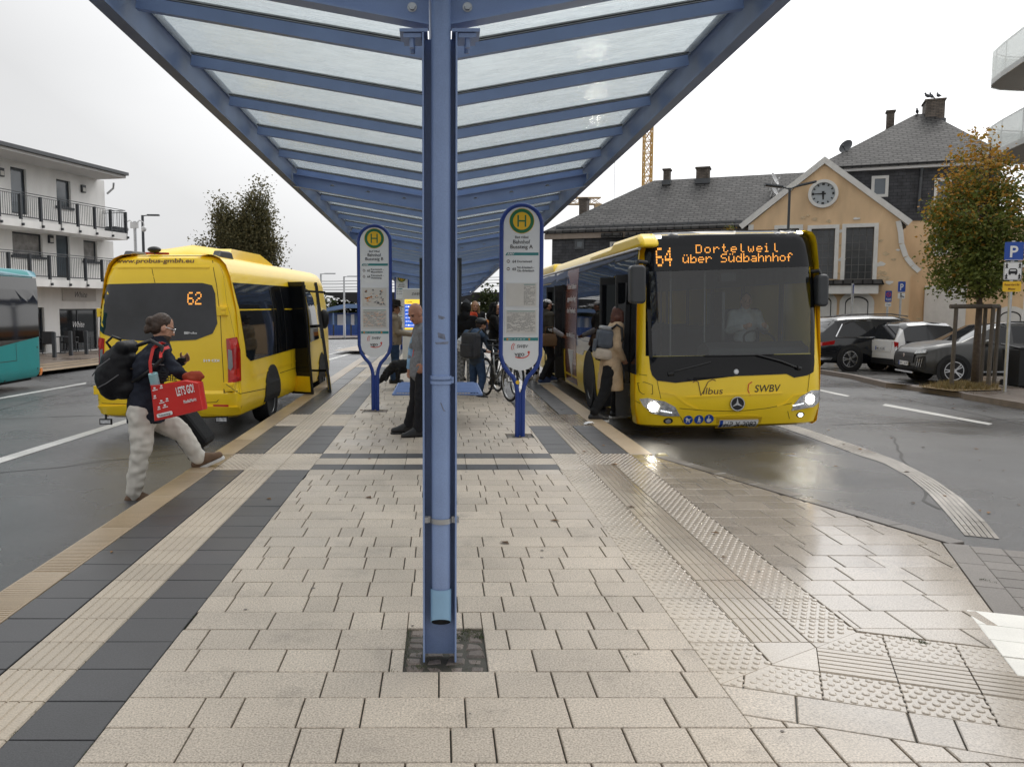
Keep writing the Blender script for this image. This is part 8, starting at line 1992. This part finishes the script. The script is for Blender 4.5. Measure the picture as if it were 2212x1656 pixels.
# ---- the bald man by the post
z4 = lambda a, b_, Y: atY(720+.3304*a, 432+.3304*b_, Y)
loc = V((-.27, 10.2, 0)); hd = R(-112); J = template(loc, hd, 1.66)
J.update(H=z4(538, 742, 10.18), N=z4(572, 822, 10.25), C=z4(590, 920, 10.25), W=z4(585, 1030, 10.25), P=z4(575, 1120, 10.25), shL=z4(600, 860, 10.02), shR=z4(560, 860, 10.46), elL=z4(618, 985, 9.98), wrL=z4(592, 1060, 10.0), elR=z4(520, 980, 10.56), wrR=z4(505, 1090, 10.5),
         hpL=z4(590, 1130, 10.15), hpR=z4(556, 1130, 10.32), knL=z4(575, 1320, 10.10), knR=z4(540, 1310, 10.32), anL=z4(556, 1505, 10.12), anR=z4(492, 1475, 10.36))
t, hp, Jl, HM, f, r = person('bald man in a grey zip jacket looking down beside the nearest post', loc, J, hd, (R(-136), R(-26)), skin=SKIN_T, top=C_GREY, bottom=C_DKT, shoe=SHOE_B, hair=HAIR_B, hairkind='stubble', fine=True, girth=1.02, hem=[(.0, .175)], toes={'L': (-.93, -.35, -.02), 'R': (-.95, -.2, 0)}, voxel=.009)
m = MB(); a = Jl['elR']; m.cap(Jl['shR'], a, .070, .062); m.cap(a, Jl['wrR'], .062, .05); part(t, 'sleeve', m, C_LBL, .012, .006)
m = MB(); m.cap(Jl['N']+f*.05, Jl['W']+f*.128, .008, .008); part(t, 'zip', m, REDP)
# ---- man in the hat, and the black dog
loc = V((-.92, 17.3, 0)); hd = R(86); J = template(loc, hd, 1.60); 
for S_, dy in (('L', .08), ('R', -.08)): J['wr'+S_] = loc+V((.30, dy*.8, .98)); J['el'+S_] = loc+V((.06, dy*2.6, 1.03))
t, hp, Jl, HM, f, r = person('man in a dark brimmed hat and beige jacket waiting behind sign B', loc, J, hd, (R(80), R(-12)), top=C_TAN, bottom=C_JEAN, shoe=SHOE_B, hair=HAIR_B, girth=1.1, hem=[(.05, .18), (-.04, .18)], voxel=.011, fine=True)
m = MB(); m.lathe([(.172, .0), (.176, .008), (.105, .018), (.098, .08), (.08, .125), (.01, .13)], hp(0, -.01, .065), HM @ V((0, -.05, 1)), 28); part(t, 'hat', m, cloth('dark felt hat', (.022, .019, .017)), None, smooth=40)
FUR = mat('black fur', (.007, .007, .008), .7, var=.3, vs=40, bump=.8, bs=160)
p = V((-.84, 16.1, 0)); t = thing('dog', 'black shaggy dog sniffing the ground behind the bench', 'dog', p); k = MB()
k.ell((.13, 0, .42), (.17, .115, .135)); k.ell((.36, 0, .43), (.18, .10, .12)); k.ell((.24, 0, .44), (.2, .10, .115)); k.cap((.0, 0, .44), (-.15, -.02, .30), .10, .08); k.ell((-.20, -.03, .22), (.085, .07, .075)); k.cap((-.24, -.03, .19), (-.33, -.05, .10), .048, .034)
for s_ in (-1, 1):
    k.cap((-.15, s_*.06-.03, .27), (-.17, s_*.085-.03, .17), .025, .03); k.cap((.06, s_*.075, .36), (.05, s_*.08, .19), .058, .036); k.cap((.05, s_*.08, .19), (.07, s_*.08, .04), .034, .03); k.cap((.07, s_*.08, .03), (.02, s_*.08, .025), .032, .028)
    k.cap((.46, s_*.07, .38), (.41, s_*.085, .24), .075, .045); k.cap((.41, s_*.085, .24), (.50, s_*.085, .15), .042, .03); k.cap((.50, s_*.085, .15), (.48, s_*.085, .035), .030, .028); k.cap((.48, s_*.085, .03), (.43, s_*.085, .025), .032, .026)
k.tube([(.52, 0, .46), (.62, .02, .42), (.66, .03, .30)], [.035, .03, .015], 8); organic(k, 'body', FUR, t, .013, 1, .012, 30)
# ---- woman boarding the big bus
z5 = lambda a, b_, Y: atY(1152+.2957*a, 489.6+.2957*b_, Y)
loc = V((2.14, 11.75, 0)); hd = R(66); J = template(loc, hd, 1.66)
J.update(H=z5(630, 645, 12.05), N=z5(610, 705, 12.05), C=z5(590, 800, 12.02), W=z5(575, 910, 12.0), P=z5(565, 1000, 12.0), shR=z5(622, 735, 11.88), shL=z5(590, 735, 12.2), elR=z5(615, 880, 11.82), wrR=z5(655, 960, 11.92), elL=z5(590, 870, 12.3), wrL=z5(650, 880, 12.3),
         hpR=z5(560, 1040, 11.92), hpL=z5(580, 1040, 12.1), knR=z5(520, 1210, 11.82), anR=z5(445, 1368, 11.74), knL=z5(610, 1190, 12.25), anL=z5(595, 1345, 12.3))
t, hp, Jl, HM, f, r = person('woman in a beige trench coat with a two-tone backpack boarding the front door', loc, J, hd, (R(74), R(-4)), top=C_COAT, bottom=C_BLK, shoe=SHOE_B, sole=SOLE_W, hair=HAIR_R, hairkind='bob', fine=True, hem=[(.08, .155), (-.02, .18), (-.12, .195), (-.22, .205), (-.31, .21)], toes={'R': (.95, .2, -.05), 'L': (.9, .4, 0)}, coat=True, voxel=.010, fold=.007)
p = z5(520, 855, 11.98); bk = thing('rucksack', 'grey and cream roll-top backpack worn by the boarding woman', 'rucksack', p); M_ = Matrix.Rotation(R(8), 3, 'Y')
k = MB(M=M_.to_4x4()); k.box(-.12, .12, -.14, .14, -.06, .20); k.build('upper', C_BBAG, bk, bevel=.05)
k = MB(M=M_.to_4x4()); k.box(-.13, .12, -.145, .145, -.22, -.062); k.build('lower', cloth('cream canvas', (.52, .45, .37)), bk, bevel=.05)
k = MB(M=M_.to_4x4()); k.box(-.10, .10, -.12, .12, .19, .25); k.build('roll_top', cloth('pale grey canvas', (.35, .36, .37)), bk, bevel=.03); k = MB(M=M_.to_4x4()); k.box(-.145, -.12, -.10, .10, -.12, .05); k.build('pocket', C_BBAG, bk, bevel=.012)
k = MB(); k.tube([V(q)-p for q in (z5(575, 745, 11.85), z5(610, 715, 11.8), z5(645, 740, 11.8), z5(650, 820, 11.8), z5(600, 900, 11.84))], .018, 8); k.build('shoulder_strap', PLAST, bk, smooth=True)
# ---- cyclist pushing a bicycle
loc = V((.66, 14.75, 0)); hd = R(48); J = template(loc, hd, 1.46)
J.update(H=z4(968, 815, 14.9), N=z4(945, 865, 14.85), C=z4(925, 920, 14.8), W=z4(930, 990, 14.78), P=z4(938, 1045, 14.75), shL=z4(885, 880, 14.95), shR=z4(985, 890, 14.7), elR=z4(1020, 960, 14.68), wrR=z4(1062, 985, 14.75), elL=z4(900, 960, 15.1), wrL=z4(985, 985, 15.2),
         hpL=z4(920, 1060, 14.85), hpR=z4(958, 1060, 14.7), knL=z4(915, 1165, 14.85), knR=z4(975, 1165, 14.7), anL=z4(915, 1268, 14.85), anR=z4(958, 1262, 14.62))
t, hp, Jl, HM, f, r = person('cyclist in a black helmet and slate jacket pushing a silver bicycle', loc, J, hd, (R(64), R(-8)), top=C_SLATE, bottom=C_JEAN, shoe=SHOE_B, sole=SOLE_W, hair=HAIR_B, k=.86, hem=[(.0, .17)], toes={'L': (.5, .85, 0), 'R': (.75, -.5, -.2)})
m = MB(); m.ell(hp(0, -.015, .055), (.088, .112, .075), M=HM); ho = part(t, 'helmet', m, PLAST, None, smooth=True); m = MB()
for x in (-.045, 0, .045): m.tube([hp(x, .085, .085), hp(x, .0, .128), hp(x, -.10, .09)], .011, 6)
m.build('helmet_rib', GREYINK, ho, smooth=True)
m = MB(); m.cap(Jl['shL']-f*.05+V((0, 0, .03)), Jl['shR']-f*.05+V((0, 0, .03)), .062, .062); m.ell(Jl['N']-f*.06, (.13, .10, .07)); part(t, 'hood', m, cloth('faded blue hood', (.07, .11, .18)), .013, .006)
p = z4(905, 950, 14.6); bk = thing('rucksack', 'dark grey rucksack on the back of the cyclist', 'rucksack', p); k = MB(M=Matrix.Rotation(-hd, 4, 'Z')); k.box(-.17, .17, -.12, .08, -.22, .22); k.build('bag', C_GBAG, bk, bevel=.06); k = MB(M=Matrix.Rotation(-hd, 4, 'Z')); k.box(-.13, .13, -.16, -.11, -.19, .03); k.build('pocket', C_GBAG, bk, bevel=.02)
k = MB(); 
for s_ in (-.12, .12): k.tube([r*s_+V((0, 0, .2)), r*s_+f*.12+V((0, 0, .28)), r*s_+f*.28+V((0, 0, .15))], .016, 6)
k.build('shoulder_strap', PLAST, bk)
p = z4(838, 945, 14.9); k = MB(); k.ell((0, 0, 0), (.09, .07, .13)); k.cap((0, 0, .1), (.03, 0, .2), .03, .012); t = thing('carrier_bag', 'white plastic carrier bag beside the grey rucksack', 'bag', p); organic(k, 'bag', mat('white film', (.6, .6, .62), .35), t, .013, 1, .018, 22)
def bicycle(lab, a, b_, r_, mt, lean=0):
    a, b_ = V(a), V(b_); t = thing('bicycle', lab, 'bicycle', ((a.x+b_.x)/2, (a.y+b_.y)/2, 0)); o = t.location; d = (b_-a); d.z = 0; d.normalize(); s_ = V((d.y, -d.x, 0)); wb = (b_-a).length; up = V((0, 0, 1))
    A, B = V((a.x, a.y, r_))-o, V((b_.x, b_.y, r_))-o
    for c in (A, B):
        k = MB(); n = 32; k.tube([c+(d*cos(2*pi*i/n)+up*sin(2*pi*i/n))*(r_-.018) for i in range(n)], .020, 8, closed=True); wo = k.build('wheel', BLACK, t, smooth=True)
        k = MB(); k.tube([c+(d*cos(2*pi*i/n)+up*sin(2*pi*i/n))*(r_-.042) for i in range(n)], .010, 6, closed=True)
        for i in range(14): k.tube([c+s_*.02*(1 if i % 2 else -1), c+(d*cos(2*pi*i/14)+up*sin(2*pi*i/14))*(r_-.045)], .0022, 4)
        k.cyl(c-s_*.04, c+s_*.04, .018, n=10); k.build('rim', STEEL, wo)
    bb = A+d*wb*.42-up*.03; st_ = A+d*wb*.30+up*.48; hd_ = B-d*.16+up*.44; hl = B-d*.12+up*.30
    k = MB()
    for p, q, rr in ((bb, st_, .017), (bb, hl, .020), (st_+(bb-st_)*.12, hd_, .017), (A, bb, .012), (A, st_+(bb-st_)*.15, .010), (hd_, hl, .022), (hl, B+s_*.05, .013), (hl, B-s_*.05, .013)): k.tube([p, q], rr, 8)
    k.build('frame', mt, t, smooth=True)
    k = MB(); k.tube([st_, st_+up*.12], .013, 8); k.build('seat_post', STEEL, t); k = MB(); k.loft([[st_+up*.13+d*x+s_*y*w_ for y in (-1, 1)]+[st_+up*.17+d*x+s_*y*w_ for y in (1, -1)] for x, w_ in ((-.12, .07), (0, .05), (.14, .015))]); k.build('saddle', PLAST, t, bevel=.01)
    hb = hd_+up*.14-d*.02; k = MB(); k.tube([hd_, hb], .014, 8); k.tube([hb-s_*.29-d*.06, hb-s_*.12, hb+s_*.12, hb+s_*.29-d*.06], .012, 8); k.build('handlebar', PLAST, t, smooth=True)
    k = MB(); k.lathe([(.085, -.002), (.09, 0), (.085, .002)], bb+s_*.05, s_, 24)
    for q in (1, -1): k.tube([bb+s_*.06*q, bb+s_*.07*q+(d*.6-up*.8)*.16*q], .010, 6); k.obox(bb+s_*.11*q+(d*.6-up*.8)*.16*q, s_*.045, d*.035, up*.010)
    k.build('crank', PLAST, t); return t
bicycle('silver bicycle with its front wheel turned towards the Bussteig A sign', (.80, 14.85, 0), (1.14, 13.88, 0), .33, mat('silver frame', (.35, .36, .37), .3, metal=.7))
bicycle('dark bicycle behind the silver one, half hidden by sign A', (1.05, 15.5, 0), (1.32, 14.6, 0), .32, mat('black frame', (.015, .016, .018), .3, coat=.5))
# ---- the group under the canopy
def simple(lab, x, y, hd, H, **kw):
    loc = V((x, y, 0)); J = template(loc, hd, H)
    for n_, p in (kw.pop('pose', None) or {}).items():
        f = hvec(hd); r = V((f.y, -f.x, 0)); J[n_] = loc+r*p[0]+f*p[1]+V((0, 0, p[2]))
    return person(lab, loc, J, hd, kw.pop('head', None), k=H/1.72, **kw)
t, hp, Jl, HM, f, r = simple('person in a black hooded coat and patterned trousers behind the cyclist', .48, 16.0, R(15), 1.60, top=C_BLK, bottom=C_CAMO, shoe=SHOE_B, hair=HAIR_K, girth=1.25, hem=[(.0, .2), (-.08, .2)])
m = MB(); m.ell(hp(0, -.02, .02), (.105, .115, .125), M=HM); m.cap(hp(0, -.04, -.08), Jl['N']-f*.05, .09, .10); part(t, 'hood', m, C_BLK, .013, .006)
t, hp, Jl, HM, f, r = simple('person in a grey beanie and orange-red jacket facing the camera', .56, 18.0, R(160), 1.66, head=(R(120), R(-5)), skin=SKIN_D, top=C_RED, bottom=C_JEAN, shoe=SHOE_B, fine=True, hem=[(.0, .17)])
m = MB(); m.ell(hp(0, -.015, .055), (.085, .10, .075), M=HM); m.cap(hp(0, -.02, .1), hp(0, -.03, .135), .05, .03); part(t, 'beanie', m, cloth('grey beanie', (.07, .072, .08)), .012, .003)
simple('fair-haired woman in a dark coat at the back of the crowd', .80, 19.6, R(172), 1.66, top=C_DKT, bottom=C_DKT, shoe=SHOE_B, hair=HAIR_Y, hairkind='long', fine=True, hem=[(.0, .17), (-.1, .18)])
t, hp, Jl, HM, f, r = simple('girl in a black hooded top holding her hands to her chest', 1.08, 17.0, R(98), 1.60, head=(R(118), R(-4)), top=C_BLK, bottom=C_BLK, shoe=SHOE_B, hair=HAIR_K, hairkind='long', fine=True, hem=[(.0, .165)], pose={'elR': (.21, .10, 1.10), 'wrR': (.06, .25, 1.23), 'elL': (-.21, .10, 1.10), 'wrL': (-.05, .25, 1.23)}, curl=1.0, voxel=.009)
m = MB(); m.ell(hp(0, -.04, .035), (.098, .10, .108), M=HM)
for s_ in (-1, 1): m.cap(hp(s_*.075, .01, .06), hp(s_*.085, .02, -.10), .03, .035)
m.cap(hp(0, -.07, -.05), Jl['N']-f*.05, .09, .11); part(t, 'hood', m, C_BLK, .012, .005)
t, hp, Jl, HM, f, r = simple('passenger in a white cap and olive jacket climbing through the rear door', 2.13, 17.2, R(62), 1.68, head=(R(62), R(-12)), top=cloth('olive jacket', (.055, .05, .04)), bottom=C_DKT, shoe=mat('blue trainer', (.03, .06, .16), .6), sole=SOLE_W, hair=HAIR_K, hem=[(.0, .17)], pose={'knL': (-.10, .22, .52), 'anL': (-.10, .14, .12), 'knR': (.10, .06, .5), 'anR': (.10, -.16, .10), 'wrR': (.22, .22, .98)})
m = MB(); m.ell(hp(0, -.015, .06), (.084, .10, .065), M=HM); m.ell(hp(0, .10, .045), (.06, .07, .012), M=HM); part(t, 'cap', m, cloth('white cap', (.7, .7, .7)), .011, .002)
m = MB(); m.cap(Jl['elR'], Jl['wrR'], .06, .05); part(t, 'cuff', m, C_WHT, .012, .004)
p = V((2.16, 16.95, .90)); bk = thing('handbag', 'brown leather handbag on the arm of the passenger in the white cap', 'handbag', p); k = MB(); k.loft([[(-.15, -.07, -.14), (.15, -.07, -.14), (.15, .07, -.14), (-.15, .07, -.14)], [(-.16, -.075, .0), (.16, -.075, 0), (.16, .075, 0), (-.16, .075, 0)], [(-.12, -.03, .11), (.12, -.03, .11), (.12, .03, .11), (-.12, .03, .11)]]); k.build('bag', C_BRN, bk, bevel=.02, smooth=30)
for y in (-.03, .03): k = MB(); k.tube([(-.08, y, .10), (-.06, y, .24), (.06, y, .24), (.08, y, .10)], .009, 6); k.build('handle', C_BRN, bk, smooth=True)
t, hp, Jl, HM, f, r = simple('person in white boots and a pale skirt seen below sign A', 1.95, 17.9, R(40), 1.64, top=C_DKT, bottom=C_BLK, shoe=mat('white boot', (.6, .58, .55), .6), sole=SOLE_W, hair=HAIR_K, hairkind='long', hem=[(.0, .165)])
m = MB(); 
for z_, rr in ((-.05, .17), (-.18, .19), (-.28, .20)): m.ell(Jl['P']+V((0, 0, z_)), (rr, rr*.8, .1))
part(t, 'skirt', m, C_WHT, .014, .006)
m = MB()
for S_ in 'LR': m.cap(Jl['an'+S_], Jl['an'+S_].lerp(Jl['kn'+S_], .45), .062, .066)
part(t, 'boot_shaft', m, _mats['white boot'], .013, .003)
# ---- the bus driver
loc = V((4.52, 12.72, .45)); hd = R(180); J = template(loc-V((0, 0, .41)), hd, 1.72); b0 = loc
for n_ in ('P', 'W', 'C', 'N', 'H', 'shL', 'shR'): J[n_] = J[n_]+V((0, 0, -.02))
for S_, s_ in (('L', 1), ('R', -1)):
    J['hp'+S_] = b0+V((s_*.09, 0, .50)); J['kn'+S_] = b0+V((s_*.14, -.42, .46)); J['an'+S_] = b0+V((s_*.14, -.45, .06)); J['el'+S_] = b0+V((s_*.26, -.10, .74)); J['wr'+S_] = b0+V((s_*.16, -.38, .80))
person('bus driver in a white shirt behind the windscreen', loc, J, hd, (R(186), R(-5)), top=C_WHT, bottom=C_DKT, shoe=SHOE_B, hair=HAIR_B, fine=True, curl=1.2)
